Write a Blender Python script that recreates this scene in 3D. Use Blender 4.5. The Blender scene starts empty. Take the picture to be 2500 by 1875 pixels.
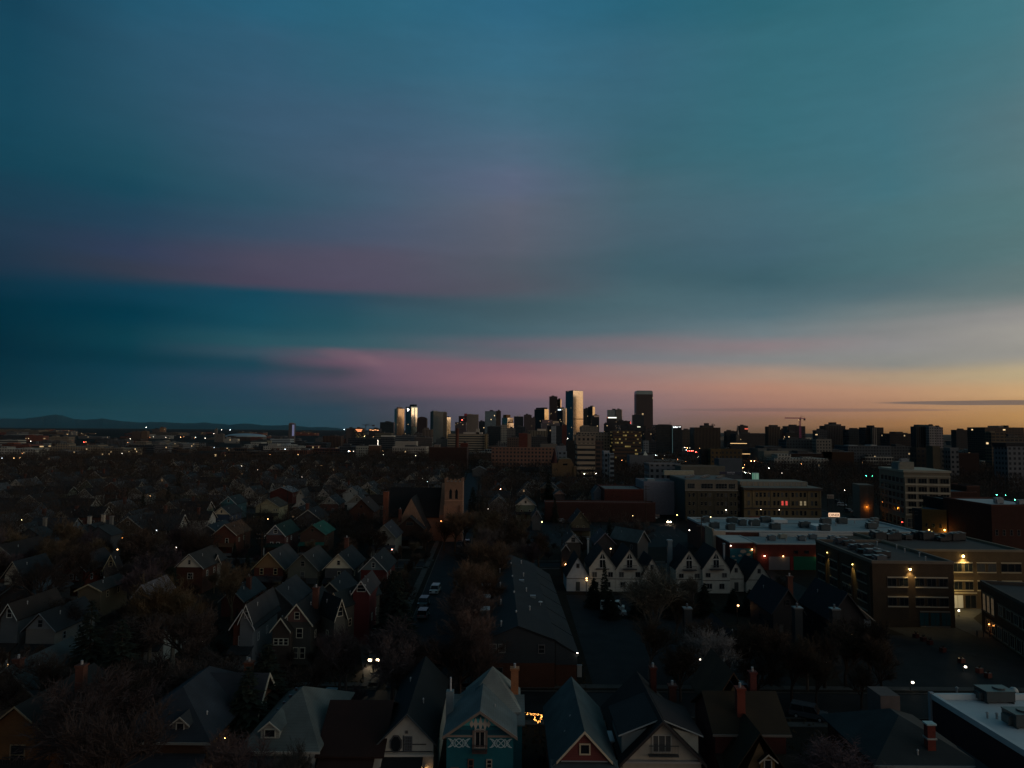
import bpy, math, random
from math import sin, cos, tan, atan, atan2, radians as R, degrees, pi, sqrt, hypot
from mathutils import Vector, Matrix
S = bpy.context.scene
COL = S.collection
# ------------------------------------------------------------------ camera
F = 1733.0; CX = 1250.0; CY = 937.5; CAMH = 38.0
PITCH = R(3.78); ROLL = R(0.45)
_r0 = Vector((1, 0, 0)); _u0 = Vector((0, -sin(PITCH), cos(PITCH))); _f = Vector((0, cos(PITCH), sin(PITCH)))
_r = _r0 * cos(ROLL) + _u0 * sin(ROLL); _u = -_r0 * sin(ROLL) + _u0 * cos(ROLL)
cd = bpy.data.cameras.new('camera'); cam = bpy.data.objects.new('camera', cd); COL.objects.link(cam)
m = Matrix((_r, _u, -_f)).transposed().to_4x4(); m.translation = Vector((0, 0, CAMH)); cam.matrix_world = m
cd.sensor_width = 36; cd.lens = 36 * F / 2500; cd.clip_start = 0.5; cd.clip_end = 200000
S.camera = cam
S.view_settings.view_transform = 'Standard'; S.view_settings.look = 'None'; S.view_settings.gamma = 1
S.view_settings.exposure = 0.0
S.cycles.sample_clamp_indirect = 1.5; S.cycles.sample_clamp_direct = 0
S.cycles.max_bounces = 4; S.cycles.diffuse_bounces = 2; S.cycles.glossy_bounces = 2; S.cycles.use_denoising = True
S.cycles.use_light_tree = True

def ray(px, py): return _f + _r * ((px - CX) / F) - _u * ((py - CY) / F)
def at(px, py, z=0.0):                      # point of the plane at height z seen at a place in the photo
    d = ray(px, py); t = (z - CAMH) / d.z; return Vector((d.x * t, d.y * t, z))
def atD(px, py, D):                         # point at distance D northwards
    d = ray(px, py); t = D / d.y; return Vector((d.x * t, D, CAMH + d.z * t))
def pix(p):
    q = Vector(p) - Vector((0, 0, CAMH)); w = q.dot(_f)
    if w <= 0.1: return None
    return (CX + F * q.dot(_r) / w, CY - F * q.dot(_u) / w)
def lin(c): 
    c = c / 255.0
    return c / 12.92 if c <= 0.04045 else ((c + 0.055) / 1.055) ** 2.4
def rgb(r, g, b):
    y = .3 * r + .55 * g + .15 * b; k_ = 1.0 if g - b > 12 else (1.0 if b < 95 else .92) if r < g - 12 else .70; v = .97 if y < 110 else .96; r, g, b = [(y + (c - y) * k_) * v for c in (r, g, b)]
    return (lin(r), lin(g), lin(b), 1)

# ------------------------------------------------------------------ world: dusk sky with long cloud bands, glow in the ESE
W = bpy.data.worlds.new('World'); S.world = W; W.use_nodes = True
nt = W.node_tree; nt.nodes.clear()
def N(t, **k):
    n = nt.nodes.new(t)
    for a, b in k.items(): setattr(n, a, b)
    return n
def L(a, b): nt.links.new(a, b)
def MT(op, a, b=None, c=None, clamp=False):
    n = nt.nodes.new('ShaderNodeMath'); n.operation = op; n.use_clamp = clamp
    for i, v in enumerate((a, b, c)):
        if v is None: continue
        if isinstance(v, (int, float)): n.inputs[i].default_value = v
        else: nt.links.new(v, n.inputs[i])
    return n.outputs[0]
tc = N('ShaderNodeTexCoord'); sp = N('ShaderNodeSeparateXYZ'); L(tc.outputs['Generated'], sp.inputs[0])
az = MT('MULTIPLY', MT('ARCTAN2', sp.outputs[0], sp.outputs[1]), 180 / pi)
el = MT('MULTIPLY', MT('ARCSINE', MT('MINIMUM', MT('MAXIMUM', sp.outputs[2], -1.0), 1.0)), 180 / pi)
# slow wisps: noise stretched along the azimuth shifts the bands up and down
cmb = N('ShaderNodeCombineXYZ'); L(MT('MULTIPLY', az, 0.06), cmb.inputs[0]); L(MT('MULTIPLY', el, 0.33), cmb.inputs[1])
nz = N('ShaderNodeTexNoise'); nz.inputs['Scale'].default_value = 1.0; nz.inputs['Detail'].default_value = 5; nz.inputs['Roughness'].default_value = 0.45
L(cmb.outputs[0], nz.inputs['Vector'])
amp = MT('MULTIPLY', MT('MINIMUM', MT('MULTIPLY', el, 0.06), 1.0), 1.7)
el2 = MT('ADD', el, MT('MULTIPLY', MT('SUBTRACT', nz.outputs[0], 0.5), amp))
t_el = MT('DIVIDE', el2, 36.0, clamp=True)
SKY = {
 0: [(0,22,68,90),(120,20,72,92),(250,30,74,97),(390,13,69,84),(470,30,62,84),(560,34,58,78),(630,38,54,75),(700,6,50,68),(750,0,46,63),(850,0,42,58),(950,0,46,60),(1040,8,54,65)],
 310: [(0,34,90,117),(100,40,85,110),(250,44,87,111),(400,26,79,98),(460,20,72,89),(540,40,68,92),(610,50,62,87),(650,58,60,86),(708,12,60,80),(760,0,55,74),(830,8,61,76),(872,4,55,71),(920,14,60,77),(1000,16,62,74),(1040,18,62,74)],
 620: [(0,38,98,126),(100,48,94,121),(300,58,93,119),(400,62,88,114),(470,36,88,105),(560,56,79,104),(640,78,72,100),(687,86,67,98),(714,20,72,92),(780,22,75,92),(835,38,84,97),(858,52,80,96),(890,28,68,84),(930,46,68,88),(970,36,66,84),(1035,26,67,80)],
 830: [(0,40,102,128),(150,47,98,122),(300,60,96,122),(390,76,92,119),(480,50,94,112),(560,72,86,110),(640,84,78,106),(702,90,74,103),(728,38,76,94),(790,34,82,97),(840,50,90,102),(862,96,86,106),(885,112,80,104),(908,70,72,92),(935,86,74,98),(965,62,70,90),(1000,42,68,84),(1040,38,66,80)],
 940: [(0,42,104,130),(150,48,100,124),(300,60,98,124),(390,82,94,121),(480,60,98,118),(560,80,91,115),(640,86,81,107),(702,88,76,104),(732,52,80,96),(785,48,88,102),(845,62,94,105),(868,112,90,110),(885,128,88,110),(925,118,84,108),(955,100,78,100),(985,68,72,92),(1040,54,66,82)],
 1250: [(0,44,106,136),(150,60,112,140),(250,52,110,130),(370,86,106,131),(440,96,106,133),(520,90,102,125),(600,94,96,117),(650,76,92,109),(700,87,87,106),(750,66,92,103),(810,72,100,111),(842,104,100,117),(868,98,106,118),(893,148,98,114),(930,163,100,111),(958,148,95,108),(985,107,88,108),(1045,92,78,92)],
 1560: [(0,42,112,138),(150,64,117,143),(300,66,115,136),(390,52,112,128),(460,86,115,131),(560,82,111,129),(650,66,105,119),(740,75,105,115),(800,87,111,121),(840,128,117,126),(875,123,126,134),(903,162,127,124),(945,178,122,114),(966,160,115,115),(985,150,110,112),(1010,134,102,106),(1055,112,88,84)],
 1870: [(0,46,116,134),(100,57,123,141),(300,62,123,139),(420,56,119,135),(500,88,123,137),(600,72,112,132),(680,62,104,116),(760,85,115,125),(810,114,130,136),(842,148,128,133),(880,136,139,139),(915,175,147,130),(950,188,140,118),(970,178,132,114),(1000,162,119,106),(1030,142,106,84),(1058,110,82,58)],
 2180: [(0,54,122,138),(120,58,127,143),(300,76,128,145),(450,61,126,141),(520,88,131,141),(640,79,123,131),(700,85,120,131),(760,118,131,133),(800,136,139,139),(840,147,145,145),(885,146,146,139),(920,180,156,130),(960,195,150,118),(985,182,138,108),(1010,180,132,95),(1035,168,119,74),(1061,132,93,52)],
 2500: [(0,70,133,147),(150,70,130,143),(290,104,133,141),(400,90,135,145),(500,95,139,141),(600,91,130,136),(700,107,135,137),(770,152,149,145),(810,164,159,149),(860,157,153,143),(910,195,175,138),(960,211,170,122),(985,200,155,106),(1020,200,149,88),(1063,156,110,58)],
}
for px, st in SKY.items():                   # even out the broad upper cloud sheet
    s2 = list(st)
    for i in range(1, len(st) - 1):
        f = .5 if st[i][0] < 610 else .3 if st[i][0] < 705 else 0
        s2[i] = (st[i][0],) + tuple(st[i][c] * (1 - f) + f * .5 * (st[i - 1][c] + st[i + 1][c]) for c in (1, 2, 3))
    SKY[px] = [(q[0],) + tuple(v * (.91 if px > 1400 and q[0] < 710 else 1) for v in q[1:]) for q in s2]
cols = []
for px, st in SKY.items():
    lst = []
    for (py, r, g, b) in st:
        d = ray(px, py).normalized(); e = degrees(math.asin(d.z)); lst.append((max(0, min(1, e / 36)), rgb(r, g, b)))
    d = ray(px, 900); cols.append((degrees(atan2(d.x, d.y)), lst))
def k(*a): return [(e / 36, rgb(r, g, b)) for e, r, g, b in a]
def kx(f, *a): return [(e / 36, tuple(f * q for q in rgb(r, g, b)[:3]) + (1,)) for e, r, g, b in a]
cols = [(-180, k((0, 120, 104, 100), (4, 140, 126, 120), (12, 112, 110, 112), (36, 72, 92, 104))),
        (-95, k((0, 14, 50, 66), (8, 10, 52, 70), (36, 34, 80, 100)))] + cols + [
        (70, kx(1.25, (0, 220, 160, 90), (5, 235, 190, 130), (12, 170, 165, 150), (36, 100, 140, 150))),
        (104, kx(2.0, (0, 235, 165, 95), (2.2, 245, 195, 140), (6, 235, 200, 170), (14, 170, 165, 160), (36, 105, 122, 130))),
        (126, kx(2.0, (0, 235, 160, 95), (2.2, 245, 195, 145), (6, 230, 195, 170), (14, 165, 162, 160), (36, 100, 118, 126))),
        (155, k((0, 190, 145, 110), (5, 200, 165, 140), (14, 150, 138, 132), (36, 88, 104, 112))),
        (180, k((0, 120, 104, 100), (4, 140, 126, 120), (12, 112, 110, 112), (36, 72, 92, 104)))]
prev = None; paz = None
for a, lst in cols:
    cr = N('ShaderNodeValToRGB'); cr.color_ramp.interpolation = 'EASE'
    lst = sorted(lst, key=lambda q: q[0]); e = cr.color_ramp.elements
    while len(e) < len(lst): e.new(0.5)
    for i, (p_, c_) in enumerate(lst): e[i].position = p_; e[i].color = c_
    L(t_el, cr.inputs[0])
    if prev is None: prev = cr.outputs[0]
    else:
        w = MT('DIVIDE', MT('SUBTRACT', az, paz), a - paz, clamp=True)
        mx = N('ShaderNodeMix', data_type='RGBA'); L(w, mx.inputs[0]); L(prev, mx.inputs[6]); L(cr.outputs[0], mx.inputs[7]); prev = mx.outputs[2]
    paz = a
# thin dark lens clouds low in the north-east
def lens(prev, a0, e0, aw, eh, slope, col, strength, sharp=2.5):
    da = MT('DIVIDE', MT('SUBTRACT', az, a0), aw)
    wob = MT('MULTIPLY', MT('SUBTRACT', nz.outputs[0], 0.5), 0.25)
    de = MT('DIVIDE', MT('SUBTRACT', MT('SUBTRACT', MT('SUBTRACT', el, e0), MT('MULTIPLY', MT('SUBTRACT', az, a0), slope)), wob), eh)
    q = MT('ADD', MT('MULTIPLY', da, da), MT('MULTIPLY', de, de))
    w = MT('MULTIPLY', MT('MULTIPLY', MT('SUBTRACT', 1.0, q, clamp=True), sharp, clamp=True), strength)
    mx = N('ShaderNodeMix', data_type='RGBA'); L(w, mx.inputs[0]); L(prev, mx.inputs[6]); mx.inputs[7].default_value = rgb(*col); return mx.outputs[2]
d = ray(2330, 984).normalized(); prev = lens(prev, degrees(atan2(d.x, d.y)) + 3.0, degrees(math.asin(d.z)), 8.2, 0.17, -0.012, (118, 98, 90), 0.85)
d = ray(1960, 1001).normalized(); prev = lens(prev, degrees(atan2(d.x, d.y)), degrees(math.asin(d.z)), 11, 0.14, -0.004, (128, 98, 92), 0.5)
d = ray(872, 872).normalized(); prev = lens(prev, degrees(atan2(d.x, d.y)), degrees(math.asin(d.z)), 3.4, 0.62, -0.13, (128, 90, 110), 0.6, 1.0)
d = ray(905, 880).normalized(); prev = lens(prev, degrees(atan2(d.x, d.y)), degrees(math.asin(d.z)), 1.3, 0.42, -0.2, (138, 96, 114), 0.55, 1.0)
# fine streak texture in the cloud sheet
cm2 = N('ShaderNodeCombineXYZ'); L(MT('MULTIPLY', az, 0.13), cm2.inputs[0]); L(MT('MULTIPLY', el, 0.8), cm2.inputs[1]); cm2.inputs[2].default_value = 7
n2 = N('ShaderNodeTexNoise'); n2.inputs['Scale'].default_value = 1.0; n2.inputs['Detail'].default_value = 6; L(cm2.outputs[0], n2.inputs['Vector'])
fac = MT('ADD', 0.93, MT('MULTIPLY', n2.outputs[0], 0.14))
fac = MT('MULTIPLY', fac, MT('SUBTRACT', 1.0, MT('MULTIPLY', MT('DIVIDE', MT('SUBTRACT', el, 34.0), 28.0, clamp=True), 0.68)))   # the zenith is darker
cm3 = N('ShaderNodeCombineXYZ'); L(MT('MULTIPLY', az, 0.5), cm3.inputs[0]); L(MT('MULTIPLY', el, 1.6), cm3.inputs[1]); cm3.inputs[2].default_value = 21
n3 = N('ShaderNodeTexNoise'); n3.inputs['Scale'].default_value = 1.0; n3.inputs['Detail'].default_value = 9; n3.inputs['Roughness'].default_value = 0.62; n3.inputs['Distortion'].default_value = 0.6; L(cm3.outputs[0], n3.inputs['Vector'])
fac = MT('MULTIPLY', fac, MT('ADD', 0.945, MT('MULTIPLY', n3.outputs[0], 0.11)))
vm = N('ShaderNodeVectorMath', operation='SCALE'); L(prev, vm.inputs[0]); L(fac, vm.inputs[3])
bg = N('ShaderNodeBackground'); L(vm.outputs[0], bg.inputs[0]); bg.inputs[1].default_value = 1.0
wo = N('ShaderNodeOutputWorld'); L(bg.outputs[0], wo.inputs[0])
# the sun is still at the horizon behind thin cloud: a weak, wide, warm lamp from the east-south-east
sd = bpy.data.lights.new('sun', 'SUN'); sd.energy = 0.10; sd.angle = R(12); sd.color = (1.0, 0.72, 0.48)
so = bpy.data.objects.new('sun', sd); COL.objects.link(so)
_az, _el = R(118), R(5)
so.rotation_euler = Vector((sin(_az) * cos(_el), cos(_az) * cos(_el), sin(_el))).to_track_quat('Z', 'Y').to_euler()
# ------------------------------------------------------------------ mesh and object helpers
class MB:
    def __init__(s): s.v = []; s.f = []
    def poly(s, pts):
        b = len(s.v); s.v += [tuple(p) for p in pts]; s.f.append(tuple(range(b, b + len(pts)))); return s
    def box(s, x0, x1, y0, y1, z0, z1):
        b = len(s.v)
        s.v += [(x0, y0, z0), (x1, y0, z0), (x1, y1, z0), (x0, y1, z0), (x0, y0, z1), (x1, y0, z1), (x1, y1, z1), (x0, y1, z1)]
        s.f += [(b, b + 3, b + 2, b + 1), (b + 4, b + 5, b + 6, b + 7), (b, b + 1, b + 5, b + 4), (b + 1, b + 2, b + 6, b + 5), (b + 2, b + 3, b + 7, b + 6), (b + 3, b, b + 4, b + 7)]
        return s
    def prism(s, poly, a0, a1, axis='y'):      # polygon in xz (axis y), yz (axis x) or xy (axis z), extruded
        b = len(s.v); n = len(poly)
        for a in (a0, a1):
            for (p, q) in poly:
                s.v.append((p, a, q) if axis == 'y' else (a, p, q) if axis == 'x' else (p, q, a))
        s.f.append(tuple(range(b, b + n))); s.f.append(tuple(range(b + 2 * n - 1, b + n - 1, -1)))
        for i in range(n):
            j = (i + 1) % n; s.f.append((b + i, b + n + i, b + n + j, b + j))
        return s
    def tube(s, p0, p1, r0, r1=None, n=6):
        r1 = r0 if r1 is None else r1
        p0 = Vector(p0); p1 = Vector(p1); d = (p1 - p0).normalized()
        a = d.orthogonal().normalized(); c = d.cross(a); b = len(s.v)
        for (p, r) in ((p0, r0), (p1, r1)):
            for i in range(n):
                t = 2 * pi * i / n; s.v.append(tuple(p + (a * cos(t) + c * sin(t)) * r))
        s.f.append(tuple(range(b + n - 1, b - 1, -1))); s.f.append(tuple(range(b + n, b + 2 * n)))
        for i in range(n):
            j = (i + 1) % n; s.f.append((b + i, b + j, b + n + j, b + n + i))
        return s
    def bar(s, p0, p1, wy, t):                 # a flat board between two points of an xz plane, wy = (y0, y1)
        (x0, z0), (x1, z1) = p0, p1; l = hypot(x1 - x0, z1 - z0) or 1; nx, nz = -(z1 - z0) / l * t / 2, (x1 - x0) / l * t / 2
        return s.prism([(x0 + nx, z0 + nz), (x1 + nx, z1 + nz), (x1 - nx, z1 - nz), (x0 - nx, z0 - nz)], wy[0], wy[1])
    def ball(s, c, r, n=6, m=4, sz=1.0):
        b = len(s.v); s.v.append((c[0], c[1], c[2] - r * sz))
        for i in range(1, m):
            t = -pi / 2 + pi * i / m
            for j in range(n):
                a = 2 * pi * j / n; s.v.append((c[0] + r * cos(t) * cos(a), c[1] + r * cos(t) * sin(a), c[2] + r * sin(t) * sz))
        s.v.append((c[0], c[1], c[2] + r * sz)); top = len(s.v) - 1
        for j in range(n):
            k_ = (j + 1) % n; s.f.append((b, b + 1 + k_, b + 1 + j)); s.f.append((top, b + 1 + (m - 2) * n + j, b + 1 + (m - 2) * n + k_))
            for i in range(m - 2):
                o = b + 1 + i * n; s.f.append((o + j, o + k_, o + n + k_, o + n + j))
        return s
    def mesh(s, name, mat):
        me = bpy.data.meshes.new(name); me.from_pydata(s.v, [], s.f); me.update()
        if mat: me.materials.append(mat)
        return me
    def build(s, name, mat, parent=None, color=None, loc=None, rz=0):
        return place(name, s.mesh(name, mat), parent, color, loc, rz)
def place(name, me, parent=None, color=None, loc=None, rz=0):
    o = bpy.data.objects.new(name, me); COL.objects.link(o)
    if parent is not None: o.parent = parent
    if color is not None: o.color = (*color[:3], 1)
    if loc is not None: o.location = loc
    if rz: o.rotation_euler.z = rz
    return o
def rebase(t, p):
    p = Vector(p)
    for c in t.children: c.location = c.location - p
    t.location = p
THINGS = []
def thing(name, label, cat, loc=(0, 0, 0), rz=0, group=None, auto=None, top=0):
    o = bpy.data.objects.new(name, None); COL.objects.link(o); o.location = loc; o.rotation_euler.z = rz
    o.empty_display_size = 0.5
    tag(o, label, cat, group, auto, loc, top); return o
def tag(o, label, cat, group=None, auto=None, loc=None, top=0):
    o['label'] = label; o['category'] = cat
    if group: o['group'] = group
    if auto: THINGS.append((o, Vector(loc if loc is not None else o.location) + Vector((0, 0, top))))
    return o
def struct(name, mb, mat, color=None): 
    o = mb.build(name, mat, None, color); o['kind'] = 'structure'; return o
def dup(src, loc, rz, label, group, cols=None, sc=None, auto=True, top=0):
    c = src.copy(); COL.objects.link(c); c.location = loc; c.rotation_euler.z = rz; c['label'] = label; c['group'] = group
    if sc: c.scale = sc
    for ch in src.children:
        d = ch.copy(); COL.objects.link(d); d.parent = c
        kk = ch.name.split('.')[0]
        if cols and kk in cols: d.color = (*cols[kk], 1)
        for g in ch.children:
            e = g.copy(); COL.objects.link(e); e.parent = d
            kk = g.name.split('.')[0]
            if cols and kk in cols: e.color = (*cols[kk], 1)
    if auto: THINGS.append((c, Vector(loc) + Vector((0, 0, top))))
    return c

# ------------------------------------------------------------------ materials
def newmat(name, rough=0.8, base=(0.5, 0.5, 0.5), metal=0.0, spec=0.3):
    m = bpy.data.materials.new(name); m.use_nodes = True; t = m.node_tree; b = t.nodes['Principled BSDF']
    b.inputs['Base Color'].default_value = (*base, 1); b.inputs['Roughness'].default_value = rough
    b.inputs['Metallic'].default_value = metal; b.inputs['Specular IOR Level'].default_value = spec
    return m, t, b
def nd(t, typ, **k):
    n = t.nodes.new(typ)
    for a, b in k.items(): setattr(n, a, b)
    return n
def mth(t, op, a, b=None, clamp=False):
    n = t.nodes.new('ShaderNodeMath'); n.operation = op; n.use_clamp = clamp
    for i, v in enumerate((a, b)):
        if v is None: continue
        if isinstance(v, (int, float)): n.inputs[i].default_value = v
        else: t.links.new(v, n.inputs[i])
    return n.outputs[0]
def mixc(t, fac, a, b, blend='MIX'):
    n = t.nodes.new('ShaderNodeMix'); n.data_type = 'RGBA'; n.blend_type = blend
    for i, v in ((0, fac), (6, a), (7, b)):
        if isinstance(v, (int, float)): n.inputs[i].default_value = v
        elif isinstance(v, tuple): n.inputs[i].default_value = (*v[:3], 1)
        else: t.links.new(v, n.inputs[i])
    return n.outputs[2]
def noise(t, vec, scale, detail=4, out=0):
    n = nd(t, 'ShaderNodeTexNoise'); n.inputs['Scale'].default_value = scale; n.inputs['Detail'].default_value = detail
    if vec is not None: t.links.new(vec, n.inputs['Vector'])
    return n.outputs[out]
def objcoord(t):
    tc = nd(t, 'ShaderNodeTexCoord'); s = nd(t, 'ShaderNodeSeparateXYZ'); t.links.new(tc.outputs['Object'], s.inputs[0])
    n = nd(t, 'ShaderNodeSeparateXYZ'); t.links.new(tc.outputs['Normal'], n.inputs[0])
    nx = mth(t, 'GREATER_THAN', mth(t, 'ABSOLUTE', n.outputs[0]), 0.6)
    nz = mth(t, 'LESS_THAN', mth(t, 'ABSOLUTE', n.outputs[2]), 0.5)
    u = mth(t, 'ADD', mth(t, 'MULTIPLY', s.outputs[0], mth(t, 'SUBTRACT', 1.0, nx)), mth(t, 'MULTIPLY', s.outputs[1], nx))
    return tc.outputs['Object'], u, s.outputs[2], nz
def fract(t, u, p): return mth(t, 'FRACT', mth(t, 'DIVIDE', u, p))
def paintmat(name, rough=0.8, siding=0.0, var=0.35, spec=0.3, scale=0.6):
    m, t, b = newmat(name, rough, spec=spec)
    oi = nd(t, 'ShaderNodeObjectInfo'); vec, u, z, nzm = objcoord(t)
    f = mth(t, 'ADD', 1 - var, mth(t, 'MULTIPLY', noise(t, vec, scale, 6), 2 * var))
    if siding:
        ln = mth(t, 'GREATER_THAN', fract(t, z, siding), 0.14)
        f = mth(t, 'MULTIPLY', f, mth(t, 'ADD', 0.72, mth(t, 'MULTIPLY', ln, 0.28)))
    v = nd(t, 'ShaderNodeVectorMath', operation='SCALE'); t.links.new(oi.outputs['Color'], v.inputs[0]); t.links.new(f, v.inputs[3])
    t.links.new(v.outputs[0], b.inputs['Base Color']); return m
PAINT = paintmat('painted_wood', 0.6, 0.22, 0.2)
TRIM = paintmat('painted_trim', 0.5, 0, 0.08)
STUCCO = paintmat('stucco', 0.9, 0, 0.3, scale=1.1)
FLAT = paintmat('plain_paint', 0.7, 0, 0.15)
METAL = paintmat('painted_metal', 0.35, 0, 0.1, spec=0.5)
CONC = paintmat('concrete', 0.85, 0, 0.22, scale=0.35)
def shingle_mat():
    m, t, b = newmat('shingles', 0.85)
    oi = nd(t, 'ShaderNodeObjectInfo'); vec, u, z, nzm = objcoord(t)
    f = mth(t, 'ADD', 0.36, mth(t, 'MULTIPLY', noise(t, vec, 0.7, 3), 0.35))
    f = mth(t, 'ADD', f, mth(t, 'MULTIPLY', noise(t, vec, 9.0, 2), 0.3))
    f = mth(t, 'MULTIPLY', f, mth(t, 'ADD', 0.8, mth(t, 'MULTIPLY', mth(t, 'GREATER_THAN', fract(t, z, 0.16), 0.2), 0.13)))
    st = mth(t, 'MULTIPLY', mth(t, 'SUBTRACT', noise(t, vec, .22, 8), .45), 2.2, clamp=True); f = mth(t, 'MULTIPLY', f, mth(t, 'ADD', .72, mth(t, 'MULTIPLY', st, .75)))
    v = nd(t, 'ShaderNodeVectorMath', operation='SCALE'); t.links.new(oi.outputs['Color'], v.inputs[0]); t.links.new(f, v.inputs[3])
    t.links.new(v.outputs[0], b.inputs['Base Color']); return m
SHING = shingle_mat()
def brick_mat(name='brick', a=0.22, h=0.075):
    m, t, b = newmat(name, 0.9)
    oi = nd(t, 'ShaderNodeObjectInfo'); vec, u, z, nzm = objcoord(t)
    cb = nd(t, 'ShaderNodeCombineXYZ'); t.links.new(u, cb.inputs[0]); t.links.new(z, cb.inputs[1])
    br = nd(t, 'ShaderNodeTexBrick'); t.links.new(cb.outputs[0], br.inputs['Vector'])
    br.inputs['Scale'].default_value = 1; br.inputs['Brick Width'].default_value = a; br.inputs['Row Height'].default_value = h; br.inputs['Mortar Size'].default_value = 0.009
    br.inputs['Color1'].default_value = (0.8, 0.8, 0.8, 1); br.inputs['Color2'].default_value = (1.15, 1.1, 1.05, 1); br.inputs['Mortar'].default_value = (1.5, 1.6, 1.6, 1)
    f = mth(t, 'ADD', 0.4, mth(t, 'MULTIPLY', noise(t, vec, 0.5, 6), 0.45))
    v = nd(t, 'ShaderNodeVectorMath', operation='SCALE'); t.links.new(oi.outputs['Color'], v.inputs[0]); t.links.new(f, v.inputs[3])
    t.links.new(mixc(t, 1.0, v.outputs[0], br.outputs['Color'], 'MULTIPLY'), b.inputs['Base Color']); return m
BRICK = brick_mat()
GLASS, _t, _b = newmat('window_glass', 0.08, (0.012, 0.016, 0.02), 0, 0.6)
CURTAIN = newmat('curtained_glass', 0.2, (0.07, 0.075, 0.075), 0, 0.5)[0]
DARKM = newmat('dark_metal', 0.5, (0.03, 0.032, 0.035), 0.2)[0]
_emc = {}
def emit(col, s, nosamp=False):
    key = (tuple(col), s, nosamp)
    if key not in _emc:
        m, t, b = newmat('lamp_glow', 0.5, (0.4, 0.4, 0.4)); b.inputs['Emission Color'].default_value = (*col, 1); b.inputs['Emission Strength'].default_value = s
        if nosamp: m.cycles.emission_sampling = 'NONE'
        _emc[key] = m
    return _emc[key]
WARM = (1.0, 0.55, 0.22); WHITE = (1.0, 0.86, 0.68); COOL = (0.8, 0.92, 1.0); AMB = (1.0, 0.36, 0.08); GRN = (0.1, 1.0, 0.55); RED = (1.0, 0.07, 0.05)
def facade(name, bay, storey, fx, fz, glass=(0.02, 0.025, 0.03), grough=0.12, gmetal=0.0, lit=0.0, litcol=(1, 0.7, 0.35), lits=1.0, wrough=0.8, wmetal=0.0, z0=0.0):
    """wall of the object's colour with openings every bay and storey; some of the rooms are lit"""
    m, t, b = newmat(name, wrough); oi = nd(t, 'ShaderNodeObjectInfo'); vec, u, z, nzm = objcoord(t)
    fu = mth(t, 'ABSOLUTE', mth(t, 'SUBTRACT', fract(t, u, bay), 0.5)); zz = mth(t, 'ADD', z, -z0) if z0 else z
    fv = mth(t, 'ABSOLUTE', mth(t, 'SUBTRACT', fract(t, zz, storey), 0.5))
    win = mth(t, 'MULTIPLY', mth(t, 'LESS_THAN', fu, fx / 2), mth(t, 'LESS_THAN', fv, fz / 2)); win = mth(t, 'MULTIPLY', win, nzm)
    f = mth(t, 'ADD', 0.8, mth(t, 'MULTIPLY', noise(t, vec, 0.08, 5), 0.4))
    v = nd(t, 'ShaderNodeVectorMath', operation='SCALE'); t.links.new(oi.outputs['Color'], v.inputs[0]); t.links.new(f, v.inputs[3])
    cb = nd(t, 'ShaderNodeCombineXYZ'); t.links.new(mth(t, 'FLOOR', mth(t, 'DIVIDE', u, bay)), cb.inputs[0]); t.links.new(mth(t, 'FLOOR', mth(t, 'DIVIDE', zz, storey)), cb.inputs[1])
    t.links.new(oi.outputs['Random'], cb.inputs[2])
    wn = nd(t, 'ShaderNodeTexWhiteNoise'); t.links.new(cb.outputs[0], wn.inputs['Vector'])
    gl = mixc(t, mth(t, 'MULTIPLY', wn.outputs['Value'], 0.5), glass, tuple(min(1, g * 1.6 + 0.01) for g in glass))
    t.links.new(mixc(t, win, v.outputs[0], gl), b.inputs['Base Color'])
    rg = mth(t, 'ADD', wrough, mth(t, 'MULTIPLY', win, grough - wrough)); t.links.new(rg, b.inputs['Roughness'])
    t.links.new(mth(t, 'ADD', wmetal, mth(t, 'MULTIPLY', win, gmetal - wmetal)), b.inputs['Metallic'])
    if lit > 0:
        on = mth(t, 'MULTIPLY', win, mth(t, 'GREATER_THAN', wn.outputs['Value'], 1 - lit))
        sep = nd(t, 'ShaderNodeSeparateColor'); t.links.new(wn.outputs['Color'], sep.inputs[0])
        t.links.new(mth(t, 'MULTIPLY', mth(t, 'MULTIPLY', on, lits), mth(t, 'ADD', 0.25, sep.outputs[1])), b.inputs['Emission Strength']); b.inputs['Emission Color'].default_value = (*litcol, 1)
        m.cycles.emission_sampling = 'NONE'
    return m
FA = {
 'grid': facade('grid_facade', 3.2, 3.4, 0.5, 0.5, lit=0.005, lits=1.2),
 'grid_lit': facade('grid_facade_lit', 3.2, 3.4, 0.5, 0.5, lit=0.035, lits=1.2),
 'ribbon': facade('ribbon_facade', 6.0, 3.8, 1.0, 0.45, lit=0.006, lits=1.0),
 'ribs': facade('ribbed_facade', 3.0, 3.6, 0.45, 1.0, glass=(0.015, 0.015, 0.016)),
 'dark': facade('dark_glass_facade', 3.0, 3.8, 0.85, 0.7, glass=(0.012, 0.02, 0.026), grough=0.2, lit=0.003, lits=1.2),
 'mirror': facade('mirror_facade', 3.0, 3.8, 1.0, 0.72, glass=(0.40, 0.38, 0.34), grough=0.1, gmetal=1.0, wrough=0.35, wmetal=0.6),
 'teal': facade('teal_glass_facade', 2.4, 3.8, 0.9, 0.8, glass=(0.14, 0.2, 0.22), grough=0.15, gmetal=0.9, wrough=0.5, lit=0.003, lits=1.0),
 'balcony': facade('balcony_facade', 4.2, 3.1, 0.8, 0.55, lit=0.006, lits=1.0),
 'litbands': facade('lit_band_facade', 2.2, 4.0, 0.9, 0.4, lit=0.26, lits=0.16, litcol=(1, 0.72, 0.22)),
 'blank': CONC, 'brick': BRICK, 'stucco': STUCCO,
}

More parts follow.
